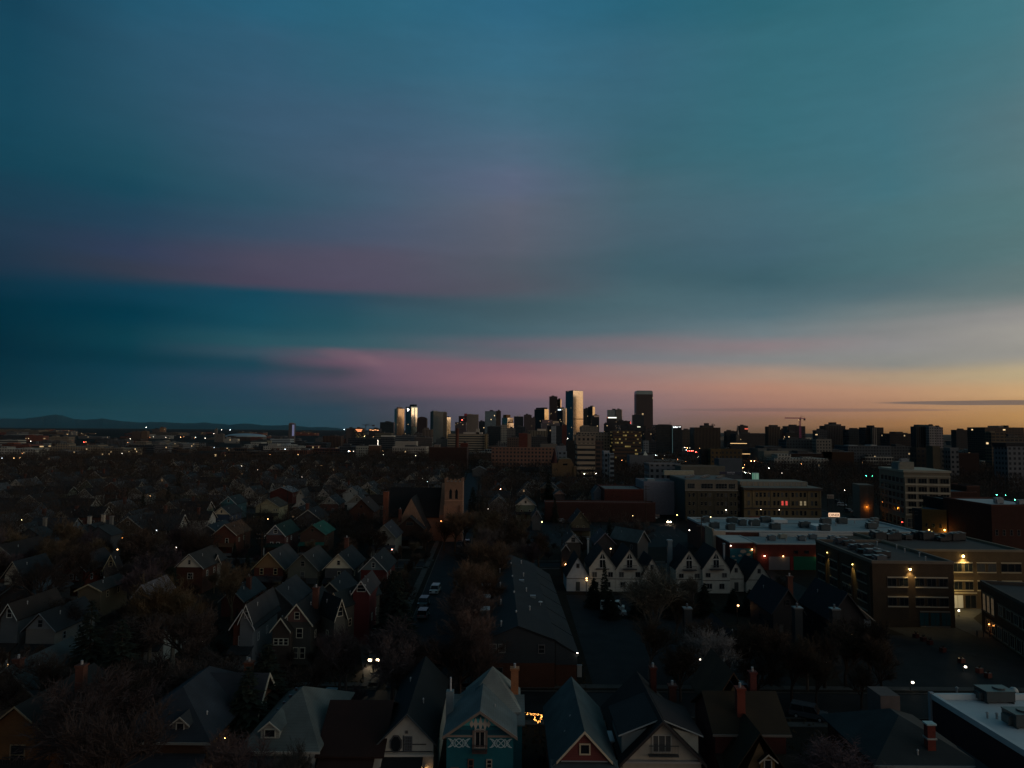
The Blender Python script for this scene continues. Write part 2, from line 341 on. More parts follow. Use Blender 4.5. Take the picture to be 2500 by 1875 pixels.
# ------------------------------------------------------------------ windows, doors
_wc = {}
def winmesh(w, h, cols_=1, rows=2, t=0.1):
    key = (round(w, 1), round(h, 1), cols_, rows, t); w, h = key[0], key[1]
    if key not in _wc:
        m = MB(); m.box(-w / 2, w / 2, -0.09, 0.0, 0, t); m.box(-w / 2, w / 2, -0.09, 0.0, h - t, h)
        m.box(-w / 2, -w / 2 + t, -0.09, 0, t, h - t); m.box(w / 2 - t, w / 2, -0.09, 0, t, h - t)
        for i in range(1, cols_): x = -w / 2 + w * i / cols_; m.box(x - t * .3, x + t * .3, -0.07, -0.02, t, h - t)
        for i in range(1, rows): z = h * i / rows; m.box(-w / 2 + t, w / 2 - t, -0.068, -0.022, z - t * .3, z + t * .3)
        p = MB().poly([(-w / 2 + t * .5, -0.03, t * .5), (w / 2 - t * .5, -0.03, t * .5), (w / 2 - t * .5, -0.03, h - t * .5), (-w / 2 + t * .5, -0.03, h - t * .5)])
        _wc[key] = (m.mesh('window', TRIM), {}, p)
    return _wc[key]
def window(parent, x, y, z, w, h, rz=0, col=(.6, .6, .58), pane=None, cols_=1, rows=2, t=0.1, name='window'):
    me, panes, p = winmesh(w, h, cols_, rows, t); pane = pane or GLASS
    if pane.name not in panes: panes[pane.name] = p.mesh('pane', pane)
    o = place(name, me, parent, col, (x, y, z), rz)
    place('pane', panes[pane.name], o)
    return o

# ------------------------------------------------------------------ houses
def gable_roof(W_, l, ze, zr, y0, y1, t=0.16):
    return MB().prism([(-W_, ze), (0, zr), (W_, ze), (W_, ze + t), (0, zr + t), (-W_, ze + t)], y0, y1)
def barge(W_, ze, zr, y, w=0.28, t=0.07, up=0.2):
    return MB().prism([(-W_, ze + up - w), (0, zr + up - w), (W_, ze + up - w), (W_, ze + up), (0, zr + up), (-W_, ze + up)], y - t, y)
def chimney(parent, x, y, z0, z1, col=(.13, .05, .035), s=0.45, mat=None):
    m = MB().box(x - s, x + s, y - s, y + s, z0, z1); m.box(x - s - .1, x + s + .1, y - s - .1, y + s + .1, z1, z1 + 0.2)
    c = m.build('chimney', mat or BRICK, parent, col)
    MB().tube((x, y, z1 + .2), (x, y, z1 + .65), 0.14, n=8).build('chimney_pot', METAL, c, (.3, .3, .3)); return c
def house(label, px, py, wpx, zr=8.5, rise=3.2, l=12, rz=0.0, wall=(.3, .3, .28), gab=None, trim=(.6, .6, .58), roof=(.05, .055, .06), wallmat=None, over=0.5, oy=0.55,
          wins=((-.22, .35, .9, 1.4), (.22, .35, .9, 1.4)), gwin=(0, .9, 1.2), lower=True, porch=True, chim=None, D=None, name='house', group='houses in the old neighbourhood', tw=0.28, xoff=0.0, side=True, w=None, copies=False, loc=None, trimr=True, litwin=None):
    if loc is None:
        hor = 1052 + (px - CX) * 0.0079
        D = D or (CAMH - zr) * F / (py - hor); p = atD(px, py, D); zr = p.z; x0, y0 = p.x, p.y; W0 = wpx * D / F
    else: x0, y0 = loc; W0 = w
    W0 = w or W0; ww = W0 / 2 - over if W0 > 4 else W0 / 2 * 0.86
    t = thing(name, label, 'house', (x0, y0 + oy, 0), rz, group)
    if loc is None: t['hp'] = [float(px), float(py), float(wpx), float(y0)]
    if loc is None: wall = tuple(q * .72 for q in wall); gab = tuple(min(.7, q * 1.2) for q in gab) if gab else gab
    ze = zr - rise; k_ = rise / (W0 / 2); zw = ze + k_ * (W0 / 2 - ww) - 0.02
    wm = wallmat or PAINT
    MB().prism([(-ww, 0), (ww, 0), (ww, zw), (0, zr - 0.02), (-ww, zw)], 0, l).build('wall', wm, t, wall)
    if gab: MB().prism([(-ww + .1, zw - 0.0), (ww - .1, zw), (0.0, zr - .15)], -0.05, -0.003).build('gable_siding', PAINT, t, gab)
    r = gable_roof(W0 / 2, l, ze, zr, -oy, l + oy).build('roof', SHING, t, roof)
    for u_, v_ in ((.35, .3), (-.4, .7)): vent(r, W0 * .5 * u_, l * v_, zr - rise * abs(u_), .55, .07)
    if trimr: barge(W0 / 2 + .02, ze, zr, -oy - 0.004, tw).build('gable_trim', TRIM, t, trim)
    if gwin: window(t, gwin[0], -0.055 if gab else -0.005, zr - rise * (0.42 + .14 * gwin[2]) - gwin[2] * .35, gwin[1], gwin[2], 0, trim)
    for (fx_, fz_, w_, h_) in wins: window(t, fx_ * 2 * ww, -0.005, zw * fz_ + 0.8, w_, h_, 0, trim, CURTAIN if (fx_ * 7 + px) % 3 < 1 else GLASS)
    if side:
        for yy in (2.5, 6.5):
            window(t, ww + .005, yy, 3.6 if zw > 5 else 1.2, .9, 1.3, pi / 2, trim); window(t, -ww - .005, yy, 3.6 if zw > 5 else 1.2, .9, 1.3, -pi / 2, trim)
    if porch:
        pw = ww * (.98 if porch is True else porch)
        pr = MB().prism([(-2.3, 2.55), (-2.3, 2.7), (-0.02, 3.5), (-0.02, 3.35)], -pw - .25, pw + .25, 'x').build('porch_roof', SHING, t, roof)
        for s_ in (-1, 1): MB().box(s_ * pw - .1, s_ * pw + .1, -2.15, -1.95, 0, 2.6).build('porch_post', TRIM, t, trim)
        MB().box(-pw, pw, -2.2, -.01, 0, .45).build('porch_floor', CONC, t, (.15, .14, .13))
        MB().box(-.5, .5, -.06, -.005, .46, 2.5).build('door', TRIM, t, (.08, .05, .03))
    if chim: chimney(r, chim[0] * ww, chim[1] * l, zr - rise * .5, zr + chim[2])
    if litwin: window(t, litwin[0] * ww, -0.006, litwin[1], .8, .9, 0, trim, emit(WARM, 2.0))
    return t
def hip_mb(x0, x1, y0, y1, ze, zr, t=0.15, ridge=None):
    """hip roof; ridge along the long side"""
    dx, dy = x1 - x0, y1 - y0; m = MB(); cx, cy = (x0 + x1) / 2, (y0 + y1) / 2
    if ridge is None: ridge = abs(dx - dy)
    a, b = ((cx, cy - ridge / 2), (cx, cy + ridge / 2)) if dy >= dx else ((cx - ridge / 2, cy), (cx + ridge / 2, cy))
    v = [(x0, y0, ze), (x1, y0, ze), (x1, y1, ze), (x0, y1, ze), (x0, y0, ze + t), (x1, y0, ze + t), (x1, y1, ze + t), (x0, y1, ze + t), (*a, zr), (*b, zr)]
    if dy >= dx: f = [(4, 5, 8), (5, 6, 9, 8), (6, 7, 9), (7, 4, 8, 9)]
    else: f = [(4, 5, 9, 8), (5, 6, 9), (6, 7, 8, 9), (7, 4, 8)]
    m.v = v; m.f = f + [(3, 2, 1, 0), (0, 1, 5, 4), (1, 2, 6, 5), (2, 3, 7, 6), (3, 0, 4, 7)]; return m
def dormer(roof, x, y, z, w=1.6, h=1.3, depth=2.4, wall=(.3, .3, .28), rcol=(.05, .055, .06), trim=(.6, .6, .58), rz=0, ww=.9, wh=.9):
    rise = w * .42
    d = MB().prism([(-w / 2, 0), (w / 2, 0), (w / 2, h), (0, h + rise), (-w / 2, h)], 0, depth).build('dormer', PAINT, roof, wall, (x, y, z), rz)
    o = .2; kk = rise / (w / 2)
    rr = MB().prism([(-w / 2 - o, h - kk * o), (0, h + rise), (w / 2 + o, h - kk * o), (w / 2 + o, h - kk * o + .1), (0, h + rise + .1), (-w / 2 - o, h - kk * o + .1)], -.25, depth).build('dormer_roof', SHING, roof, rcol, (x, y, z + .01), rz)
    b = barge(w / 2 + o + .02, h - kk * o, h + rise, -.256, .16, .05, .12).build('dormer_trim', TRIM, roof, trim, (x, y, z + .01), rz)
    c_, s_ = cos(rz), sin(rz)
    me, panes, p = winmesh(ww, wh, 1, 1, .1); place('dormer_window', me, roof, trim, (x + s_ * .006, y - c_ * .006, z + h * .3), rz)
    p.build('dormer_pane', GLASS, roof, None, (x + s_ * .006, y - c_ * .006, z + h * .3), rz)

# ------------------------------------------------------------------ flat-roofed buildings
GAIN = 1.0
def tower(name, label, cat, xl, xr, ytop, D, mat='grid', col=(.2, .2, .2), xm=None, rot=32, depth=None, top=(), lmat=None, lcol=None, roofcol=(.12, .12, .12), auto=None, group=None, h=None, par=0.6, rz=None):
    """building from its outline: left and right edge, near corner xm when turned, top, distance"""
    kx_ = D / F; col = tuple(q * GAIN for q in col)
    if xm is None:
        p = atD(xl, ytop, D); q = atD(xr, ytop, D); w = q.x - p.x; dd = depth or max(8, w * .7); r = R(rz or 0); loc = (p.x, D, 0); l1, l2 = w, dd
    else:
        p = atD(xm, ytop, D); r = R(rot); l1 = (xr - xm) * kx_ / cos(r); l2 = max(3, (xm - xl) * kx_ / sin(r)); loc = (p.x, D, 0)
    H = h or p.z
    t = thing(name, label, cat, loc, r, group, auto, H * .7)
    MB().box(0, l1, 0, l2, 0, H - .01).build('wall', FA[mat] if isinstance(mat, str) else mat, t, col)
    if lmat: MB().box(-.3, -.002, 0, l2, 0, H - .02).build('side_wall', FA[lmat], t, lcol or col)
    if par:
        pw = .35; m = MB(); m.box(-.05, l1 + .05, -.05, pw, H, H + par); m.box(-.05, l1 + .05, l2 - pw, l2 + .05, H, H + par); m.box(-.05, pw, pw, l2 - pw, H, H + par); m.box(l1 - pw, l1 + .05, pw, l2 - pw, H, H + par)
        m.build('parapet', CONC, t, tuple(min(1, q * 1.15) for q in col))
    rf = MB().box(.3, l1 - .3, .3, l2 - .3, H - .008, H + .1).build('roof', CONC, t, roofcol)
    for a in top:       # (kind, u0, u1, v0, v1, height, colour)
        kd = a[0]
        if kd == 'mast': MB().tube((a[1] * l1, a[2] * l2, H), (a[1] * l1, a[2] * l2, H + a[3]), .5, .2).build('mast', METAL, rf, (.1, .1, .1))
        else: MB().box(a[1] * l1, a[2] * l1, a[3] * l2, a[4] * l2, H + .1, H + a[5]).build(kd, FA['blank'] if len(a) < 8 else FA[a[7]], rf, a[6])
    t['w'] = l1; t['d'] = l2; t['h'] = H
    return t
def ac_unit(parent, x, y, z, w=2.2, d=1.6, h=1.3, col=(.18, .2, .21), rz=0, name='rooftop_unit'):
    m = MB().box(-w / 2, w / 2, -d / 2, d / 2, .25, h); m.box(-w / 2 + .1, -w / 2 + .25, -d / 2, d / 2, 0, .25); m.box(w / 2 - .25, w / 2 - .1, -d / 2, d / 2, 0, .25)
    m.box(-w / 2 - .06, w / 2 + .06, -d / 2 - .06, d / 2 + .06, h - .12, h + .04); m.tube((w * .15, 0, h), (w * .15, 0, h + .2), min(w, d) * .3, n=10)
    m.box(-w / 2 - .5, -w / 2, -d / 4, d / 4, .3, h * .75)
    return m.build(name, METAL, parent, col, (x, y, z), rz)
def vent(parent, x, y, z, h=.9, r=.12):
    m = MB().tube((x, y, z), (x, y, z + h), r, n=8); m.tube((x, y, z + h), (x, y, z + h + .15), r * 1.8, r * .6, n=8); return m.build('vent_pipe', METAL, parent, (.3, .31, .31))
def text(name, body, size, mat, parent, loc, rz=0, ext=.04, color=None, align='CENTER'):
    cu = bpy.data.curves.new(name, 'FONT'); cu.body = body; cu.size = size; cu.extrude = ext; cu.align_x = align
    ob = bpy.data.objects.new('tmp_text', cu); me = bpy.data.meshes.new_from_object(ob); bpy.data.objects.remove(ob)
    me.materials.clear(); me.materials.append(mat)
    o = bpy.data.objects.new(name, me); COL.objects.link(o); o.parent = parent; o.location = loc; o.rotation_euler = (pi / 2, 0, rz)
    if color: o.color = (*color, 1)
    return o

# ------------------------------------------------------------------ trees
def rdir(rnd, d, ang):
    a = d.orthogonal().normalized(); b = d.cross(a); t = rnd.uniform(0, 2 * pi); k_ = ang
    return (d * cos(k_) + (a * cos(t) + b * sin(t)) * sin(k_)).normalized()
def bare_tree(seed, H, spread=1.0, vase=0.5, limbs=6, dens=1.0):
    rnd = random.Random(seed); tr = MB(); cr = MB()
    def branch(p, d, L_, r, lev):
        q = p + d * L_ * .5; d2 = (rdir(rnd, d, rnd.uniform(.05, .25)) + Vector((0, 0, .12))).normalized(); e = q + d2 * L_ * .5
        mb = tr if lev <= 1 else cr; n = 6 if lev == 0 else 4 if lev < 3 else 3
        mb.tube(p, q, r, r * .8, n); mb.tube(q, e, r * .8, r * .55, n)
        if lev == 3:
            for i in range(int(9 * dens)):
                s = p.lerp(e, rnd.uniform(.15, 1)); dd = rdir(rnd, d2, rnd.uniform(.3, 1.1)); twig(s, (dd + Vector((0, 0, .15))).normalized(), L_ * rnd.uniform(.5, .95))
            return
        k_ = limbs if lev == 0 else 5
        for i in range(k_):
            f = rnd.uniform(.35, 1.0) if lev else rnd.uniform(.55, 1.0)
            s = p.lerp(q, f * 2) if f < .5 else q.lerp(e, f * 2 - 1)
            ang = rnd.uniform(.35, .95) * (1.0 if lev else spread)
            dd = rdir(rnd, d2, ang); dd = (dd + Vector((0, 0, vase * .5))).normalized()
            branch(s, dd, L_ * rnd.uniform(.5, .78) * (1.25 if lev == 0 else 1), r * .5, lev + 1)
        branch(e, rdir(rnd, d2, .2), L_ * .6, r * .5, lev + 1)
    def twig(s, d, l):
        e = s + d * l; w = d.orthogonal().normalized() * .035; cr.poly([s - w, s + w, e])
        for i in range(3):
            m = s.lerp(e, rnd.uniform(.2, .9)); dd = rdir(rnd, d, rnd.uniform(.4, .9)); w = dd.orthogonal().normalized() * .026; cr.poly([m - w, m + w, m + dd * l * rnd.uniform(.35, .6)])
    branch(Vector((0, 0, -.2)), Vector((0, 0, 1)), H * .36, H * .024, 0)
    zt = max(v[2] for v in cr.v); s = H / zt
    for mb in (tr, cr): mb.v = [(x * s, y * s, z * s) for x, y, z in mb.v]
    return tr, cr
def fir_tree(seed, H, R0):
    rnd = random.Random(seed); tr = MB().tube((0, 0, 0), (0, 0, H * .95), H * .018, .03, 6); cr = MB()
    z = H * .08
    while z < H:
        f = 1 - (z - H * .08) / (H * .92); rr = R0 * (f ** .8) + .12
        for i in range(int(10 + 22 * f)):
            a = rnd.uniform(0, 2 * pi); r_ = rr * rnd.uniform(.75, 1.12); d = Vector((cos(a), sin(a), -.28 + rnd.uniform(-.12, .12)))
            e = Vector((0, 0, z + rnd.uniform(-.2, .2))) + d * r_; w = Vector((-sin(a), cos(a), 0)) * (.12 + .22 * r_ * .5)
            c = Vector((0, 0, z)); mid = c.lerp(e, .55)
            cr.poly([c.lerp(e, .15), mid - w + Vector((0, 0, rnd.uniform(-.15, .1))), e, mid + w + Vector((0, 0, rnd.uniform(-.15, .1)))])
            for j in range(3):
                g = c.lerp(e, rnd.uniform(.35, 1)); h_ = Vector((rnd.uniform(-1, 1), rnd.uniform(-1, 1), rnd.uniform(-.7, .3))) * .45; w2 = Vector((rnd.uniform(-1, 1), rnd.uniform(-1, 1), rnd.uniform(-1, 1))) * .12
                cr.poly([g - w2, g + w2, g + h_])
        z += H * .034
    return tr, cr
def barkmat(name, k_):
    m, t, b = newmat(name, 0.95, spec=0.1); oi = nd(t, 'ShaderNodeObjectInfo'); tc = nd(t, 'ShaderNodeTexCoord')
    f = mth(t, 'ADD', 1 - k_, mth(t, 'MULTIPLY', noise(t, tc.outputs['Object'], .5, 4), 2 * k_)); f = mth(t, 'MULTIPLY', f, mth(t, 'ADD', .8, mth(t, 'MULTIPLY', oi.outputs['Random'], .4)))
    v = nd(t, 'ShaderNodeVectorMath', operation='SCALE'); t.links.new(oi.outputs['Color'], v.inputs[0]); t.links.new(f, v.inputs[3]); t.links.new(v.outputs[0], b.inputs['Base Color']); return m
BARK = barkmat('bark', .35)

# ------------------------------------------------------------------ cars, lamps
def car_meshes(kind):
    L_, Wd, Hh = (4.6, 1.8, 1.45) if kind == 'sedan' else (4.8, 1.95, 1.8) if kind == 'suv' else (5.2, 2.0, 2.1)
    hb = Hh * .55
    body = MB().prism([(0, .32), (.1, .75), (.15, hb * .92), (L_ * .25, hb), (L_ * .98, hb), (L_, .7), (L_ * .99, .35)], -Wd / 2, Wd / 2)
    if kind == 'sedan': cab = [(L_ * .22, hb), (L_ * .38, Hh), (L_ * .72, Hh), (L_ * .9, hb)]
    elif kind == 'suv': cab = [(L_ * .22, hb), (L_ * .34, Hh), (L_ * .93, Hh), (L_ * .98, hb)]
    else: cab = [(L_ * .12, hb), (L_ * .24, Hh), (L_ * .97, Hh), (L_ * .99, hb)]
    gl = MB(); rf = MB()
    (a, za), (b, zb), (c, zc), (d, zd) = cab; i = .12
    gl.v = [(a, -Wd / 2 + .03, za), (d, -Wd / 2 + .03, zd), (c, -Wd / 2 + i, zc - .06), (b, -Wd / 2 + i, zb - .06), (a, Wd / 2 - .03, za), (d, Wd / 2 - .03, zd), (c, Wd / 2 - i, zc - .06), (b, Wd / 2 - i, zb - .06)]
    gl.f = [(0, 1, 2, 3), (7, 6, 5, 4), (0, 3, 7, 4), (1, 5, 6, 2), (3, 2, 6, 7), (0, 4, 5, 1)]
    body.box(b - .05, c + .05, -Wd / 2 + i - .02, Wd / 2 - i + .02, Hh - .07, Hh)
    for f in (.0, .5, 1.0):                       # roof pillars
        xa = a + (d - a) * (f if f else .02) - (.06 if f == 1 else 0); xb = b + (c - b) * f
        for s_ in (-1, 1): body.tube((xa, s_ * (Wd / 2 - .05), za), (xb, s_ * (Wd / 2 - i), Hh - .05), .05, n=4)
    ty = [(xx, s_) for xx in (L_ * .19, L_ * .8) for s_ in (-1, 1)]
    return body, gl, ty, L_, Wd, Hh
def swap(mb): mb.v = [(-y, x, z) for x, y, z in mb.v]; return mb
CARMAT = newmat('car_paint', .25, spec=.6)[0]
_t = CARMAT.node_tree; _o = nd(_t, 'ShaderNodeObjectInfo'); _t.links.new(_o.outputs['Color'], _t.nodes['Principled BSDF'].inputs['Base Color'])
RUB = newmat('rubber', .9, (.015, .015, .015))[0]
_cp = {}
TAIL = newmat('tail_lens', .2, (.25, .01, .01))[0]
def car(kind, label, loc, rz, col, group='cars on the streets and lots', lights=None, auto=True):
    if kind not in _cp:
        b, g, ty, L_, Wd, Hh = car_meshes(kind)      # local: nose towards -y
        wh = MB().tube((0, -.11, 0), (0, .11, 0), .33, n=12); ws = swap(wh).mesh('wheel', RUB); hb_ = MB().tube((-.125, 0, 0), (.125, 0, 0), .18, n=8).mesh('rim', METAL)
        hl = MB().box(-.26, .26, -.06, .1, -.14, .14)
        _cp[kind] = (swap(b).mesh('body', CARMAT), swap(g).mesh('cabin_glass', GLASS), ws, hb_, [(s_ * (Wd / 2 - .1), xx) for xx, s_ in ty], hl, L_, Wd)
    bm_, gm_, wm_, rm_, ty, hl, L_, Wd = _cp[kind]
    t = thing('car', label, 'car', loc, rz, group, auto, 1)
    place('body', bm_, t, col); place('cabin_glass', gm_, t)
    for (x, y) in ty: w_ = place('wheel', wm_, t, None, (x, y, .33)); place('rim', rm_, w_, (.3, .3, .3))
    for s_ in (-1, 1):
        hl.build('headlight', emit((1, .68, .42), lights) if lights else GLASS, t, None, (s_ * (Wd / 2 - .3), .02, .68))
        MB().box(-.18, .18, -.03, .03, -.08, .08).build('tail_light', TAIL, t, None, (s_ * (Wd / 2 - .3), L_ - .02, .85))
    return t
_lp = {}
def lamp(px, py, h=7.0, col=WHITE, s=20.0, r=None, label=None, D=None, power=0, kind='street_lamp', group='street lamps', cat='street lamp', min_r=.16):
    p = atD(px, py, D) if D else at(px, py, h)
    if D: h = p.z
    if h < .5 or p.y < 0 or p.y > 9000: return
    r = r or max(min_r, min(.5, 1.0 * p.y / F)); r = round(r, 1) if r > .25 else .2
    if p.y < 300: s = min(s, 7)
    hh = round(h, 1); key = ('pole', hh)
    if key not in _lp: _lp[key] = MB().tube((0, 0, 0), (0, 0, hh - .15), .1, .06, 6).tube((0, 0, hh - .2), (0, -.45, hh), .05, .04, 5).box(-.16, .16, -.8, -.3, hh, hh + .1).mesh('pole', DARKM)
    k2 = ('head', r, tuple(col), s)
    far = p.y > 420
    if k2 not in _lp: _lp[k2] = MB().ball((0, 0, 0), r, 8, 5, .8).mesh('lamp_head', emit(col, s, far))
    cw = 'warm' if col == WARM else 'amber' if col == AMB else 'white' if col in (WHITE, COOL) else 'green' if col == GRN else 'red'
    if kind == 'street_lamp': lb = label or f'{cw} glowing street lamp'
    elif kind == 'traffic_light': lb = label or f'traffic light shining {cw}'
    else: lb = label or f'{cw} glowing porch lamp'
    t = thing(kind, lb, cat, (p.x, p.y + .6, 0), 0, group, not label, h)
    place('pole', _lp[key], t); place('lamp_head', _lp[k2], t, None, (0, -.62, hh - r * .8 - .02))
    if power:
        ld = bpy.data.lights.new('lamp_light', 'POINT'); ld.energy = power; ld.color = col; ld.shadow_soft_size = r
        lo = bpy.data.objects.new('lamp_light', ld); COL.objects.link(lo); lo.parent = t; lo.location = (0, -.62, hh - r * 1.8 - .1)
    return t
def wall_lamp(parent, x, y, z, col=WARM, s=25, power=30, rz=0, r=.13, dy=.35, spot=0):
    c_, s_ = cos(rz), sin(rz)
    m = MB().box(-.12, .12, -.3, 0, .1, .25).build('wall_lamp', DARKM, parent, None, (x, y, z), rz)
    MB().ball((0, -.22, 0), r, 8, 5).build('bulb', emit(col, s), m)
    if power:
        ld = bpy.data.lights.new('lamp_light', 'SPOT' if spot else 'POINT'); ld.energy = power; ld.color = col; ld.shadow_soft_size = .12
        if spot: ld.spot_size = R(spot); ld.spot_blend = .7
        lo = bpy.data.objects.new('lamp_light', ld); COL.objects.link(lo); lo.parent = m; lo.location = (0, -.22 - dy, -.2)
    return m
# ================================================================== SETTING
def groundmat(name, c1, c2, sc=0.05, det=8, rough=0.95):
    m, t, b = newmat(name, rough, spec=.1); tc = nd(t, 'ShaderNodeTexCoord'); v = tc.outputs['Object']
    f = noise(t, v, sc, det); f2 = noise(t, v, sc * 14, 4); f = mth(t, 'ADD', mth(t, 'MULTIPLY', f, .6), mth(t, 'MULTIPLY', f2, .4))
    f = mth(t, 'MULTIPLY', mth(t, 'SUBTRACT', f, .35), 3.3, clamp=True); t.links.new(mixc(t, f, c1, c2), b.inputs['Base Color']); return m
GROUND = groundmat('dry_grass_ground', (.007, .0065, .005), (.022, .018, .013))
ASPH = groundmat('asphalt', (.009, .0105, .012), (.02, .022, .025), .3, 8, .75)
PAVE = groundmat('pavement', (.05, .05, .048), (.085, .083, .078), .5)
g = MB(); n_ = 24; rr_ = [-90000, -20000, -6000, -2500, -900, -300, 0, 300, 900, 2500, 6000, 20000, 90000]; yy_ = [-4000, -500, 0, 200, 500, 1200, 3000, 8000, 20000, 90000]
for i in range(len(rr_) - 1):
    for j in range(len(yy_) - 1): g.poly([(rr_[i], yy_[j], 0), (rr_[i + 1], yy_[j], 0), (rr_[i + 1], yy_[j + 1], 0), (rr_[i], yy_[j + 1], 0)])
struct('ground', g, GROUND)
def road(name, pts, w, mat=ASPH, z=.02, walk=True):
    m = MB(); k_ = MB()
    for (a, b) in zip(pts[:-1], pts[1:]):
        a = Vector((*a, 0)); b = Vector((*b, 0)); d = (b - a).normalized(); s = Vector((d.y, -d.x, 0))
        m.poly([(*(a - s * w / 2)[:2], z), (*(a + s * w / 2)[:2], z), (*(b + s * w / 2)[:2], z), (*(b - s * w / 2)[:2], z)])
        if walk:
            for q in (-1, 1):
                for (u0, u1, z0) in ((w / 2, w / 2 + .2, .14), (w / 2 + 1.4, w / 2 + 2.9, .1)):
                    c = [a + s * q * u0, a + s * q * u1, b + s * q * u1, b + s * q * u0]
                    if q < 0: c = c[::-1]
                    bb = len(k_.v); k_.v += [(p.x, p.y, 0) for p in c] + [(p.x, p.y, z0) for p in c]
                    k_.f += [(bb + 4, bb + 5, bb + 6, bb + 7)] + [(bb + i, bb + (i + 1) % 4, bb + 4 + (i + 1) % 4, bb + 4 + i) for i in range(4)]
    struct(name, m, mat)
    if walk: struct('pavement', k_, PAVE)
road('street', [(-160, 102), (-19.6, 102)], 9); road('street', [(-7.5, 102), (160, 102)], 9)
road('crossing', [(-19.6, 102), (-7.5, 102)], 9, z=.024, walk=False)
road('avenue', [(-13.4, 107.6), (-16, 180), (-20, 300), (-34, 640)], 9.5)
road('avenue', [(-13.4, 96), (-12.6, 40)], 9.5)
road('street', [(-150, 205), (-22.5, 205)], 7); road('street', [(-10.5, 205), (62, 205)], 7)
road('street', [(-260, 330), (-26, 330)], 8); road('street', [(-14, 330), (66, 330)], 8)
road('boulevard', [(139, 160), (143, 330), (150, 700), (190, 1500)], 17)
struct('parking_lot', MB().poly([(12.5, 108.5, .016), (44, 108.5, .016), (38, 168, .016), (13, 168, .016)]), ASPH)
struct('parking_lot', MB().poly([(6, 238, .016), (66, 238, .016), (66, 300, .016), (8, 300, .016)]), ASPH)
struct('parking_lot', MB().poly([(50, 108.5, .016), (118, 108.5, .016), (118, 137, .016), (58, 137, .016)]), ASPH)
struct('alley', MB().poly([(56, 168, .018), (74, 150, .018), (72, 199, .018), (60, 199, .018)]), ASPH)
struct('plaza', MB().poly([(87.9, 136, .03), (91.2, 136, .03), (96, 150, .03), (104, 157.8, .03), (88, 157.8, .03)]), PAVE); struct('forecourt', MB().poly([(76, 128, .026), (86, 120, .026), (91.2, 135.9, .026), (87.9, 135.9, .026), (87.6, 142.5, .026), (74, 142.5, .026)]), groundmat('dark_paving', (.03, .03, .028), (.045, .043, .04), .6))
struct('path', MB().poly([(-21.5, 108, .03), (-20.2, 108, .03), (-25.5, 132, .03), (-27.5, 132, .03)]), PAVE)
# painted bays of the lots
ln = MB()
for i in range(20): ln.box(10 + i * 2.7, 10.1 + i * 2.7, 262, 267, .018, .022)
struct('bay_markings', ln, TRIM, (.08, .08, .078))
# mountains far in the west
prof = [(-500, 1020), (-250, 1012), (-100, 1024), (0, 1022), (60, 1022), (95, 1018), (115, 1014), (132, 1012), (152, 1015), (180, 1023), (205, 1025), (250, 1022), (300, 1029), (345, 1031), (400, 1030), (450, 1034), (500, 1032), (560, 1037), (600, 1034), (650, 1039), (700, 1038), (760, 1043), (800, 1043), (850, 1048), (900, 1051)]
mm = MB(); rnd = random.Random(4); rows = []
DM = 42000
xs = []
for i in range(len(prof) - 1):
    for s_ in range(6):
        f = s_ / 6; xs.append((prof[i][0] + (prof[i + 1][0] - prof[i][0]) * f, prof[i][1] + (prof[i + 1][1] - prof[i][1]) * f + rnd.uniform(-.8, .5)))
for k_, (dd, hf) in enumerate(((0, 0), (2500, .45), (4500, .7), (7000, 1.0), (11000, .6), (15000, 0))):
    row = []
    for (px, py) in xs:
        p = atD(px, py, DM + 7000); z = max(0, (p.z) * hf * (rnd.uniform(.95, 1.03) if 0 < hf < 1 else 1)); p2 = atD(px, 1050, DM + dd); row.append(len(mm.v)); mm.v.append((p2.x, DM + dd, z))
    rows.append(row)
for a, b in zip(rows[:-1], rows[1:]):
    for i in range(len(a) - 1): mm.f.append((a[i], a[i + 1], b[i + 1], b[i]))
MOUNT = groundmat('mountain_slopes', (.003, .07, .095), (.004, .08, .105), .0003)  # distance haze is put into the teal slope colour
struct('mountains', mm, MOUNT)
# unseen low hills set in the east to hide the first strip of glow from the towers' glass
hm = MB(); rnd = random.Random(9)
for (D_, k_) in ((5600, 1),):
    prev_ = None
    for i in range(41):
        a = R(78 + i * 2.1); r_ = D_; h_ = 95 + 30 * sin(i * .9) + rnd.uniform(-12, 12)
        c_ = (r_ * sin(a) + 0, r_ * cos(a) + 2500); o = (sin(a), cos(a))
        cur = [(c_[0] - 700 * o[0], c_[1] - 700 * o[1], -1), (c_[0], c_[1], h_), (c_[0] + 900 * o[0], c_[1] + 900 * o[1], -1)]
        if prev_: hm.poly([prev_[0], cur[0], cur[1], prev_[1]]); hm.poly([prev_[1], cur[1], cur[2], prev_[2]])
        prev_ = cur
struct('hills', hm, GROUND)

# ================================================================== DOWNTOWN
G1 = 'towers of the downtown skyline'; GAIN = .8
def T(label, xl, xr, yt, D, mat='dark', col=(.05, .055, .06), xm=None, rot=32, top=(), cat='tower', name='office_tower', **k_):
    if not top and D > 600: a_ = (xl * 7 % 10) / 30; top = [('lift_house', .15 + a_, .45 + a_, .2, .8, 2.2 + D * .0008, (.05, .05, .05)), ('roof_plant', .6, .8, .3, .6, 1.2 + D * .0004, (.08, .08, .08))]
    return tower(name, label, cat, xl, xr, yt, D, mat, col, xm, rot, top=top, group=G1, **k_)
LITP = (1, .9, .82)
T('low dark glass block standing left of the two bright twin towers', 928, 961, 1031, 2500, 'dark', (.03, .05, .05))
t = T('slim tower with copper gold glass and a thin mast, left of the twin towers', 961, 986, 998, 2650, 'mirror', (.30, .2, .13), xm=969, rot=31, top=[('crown', .2, .8, .2, .8, 6, (.2, .15, .1)), ('mast', .5, .5, 26)])
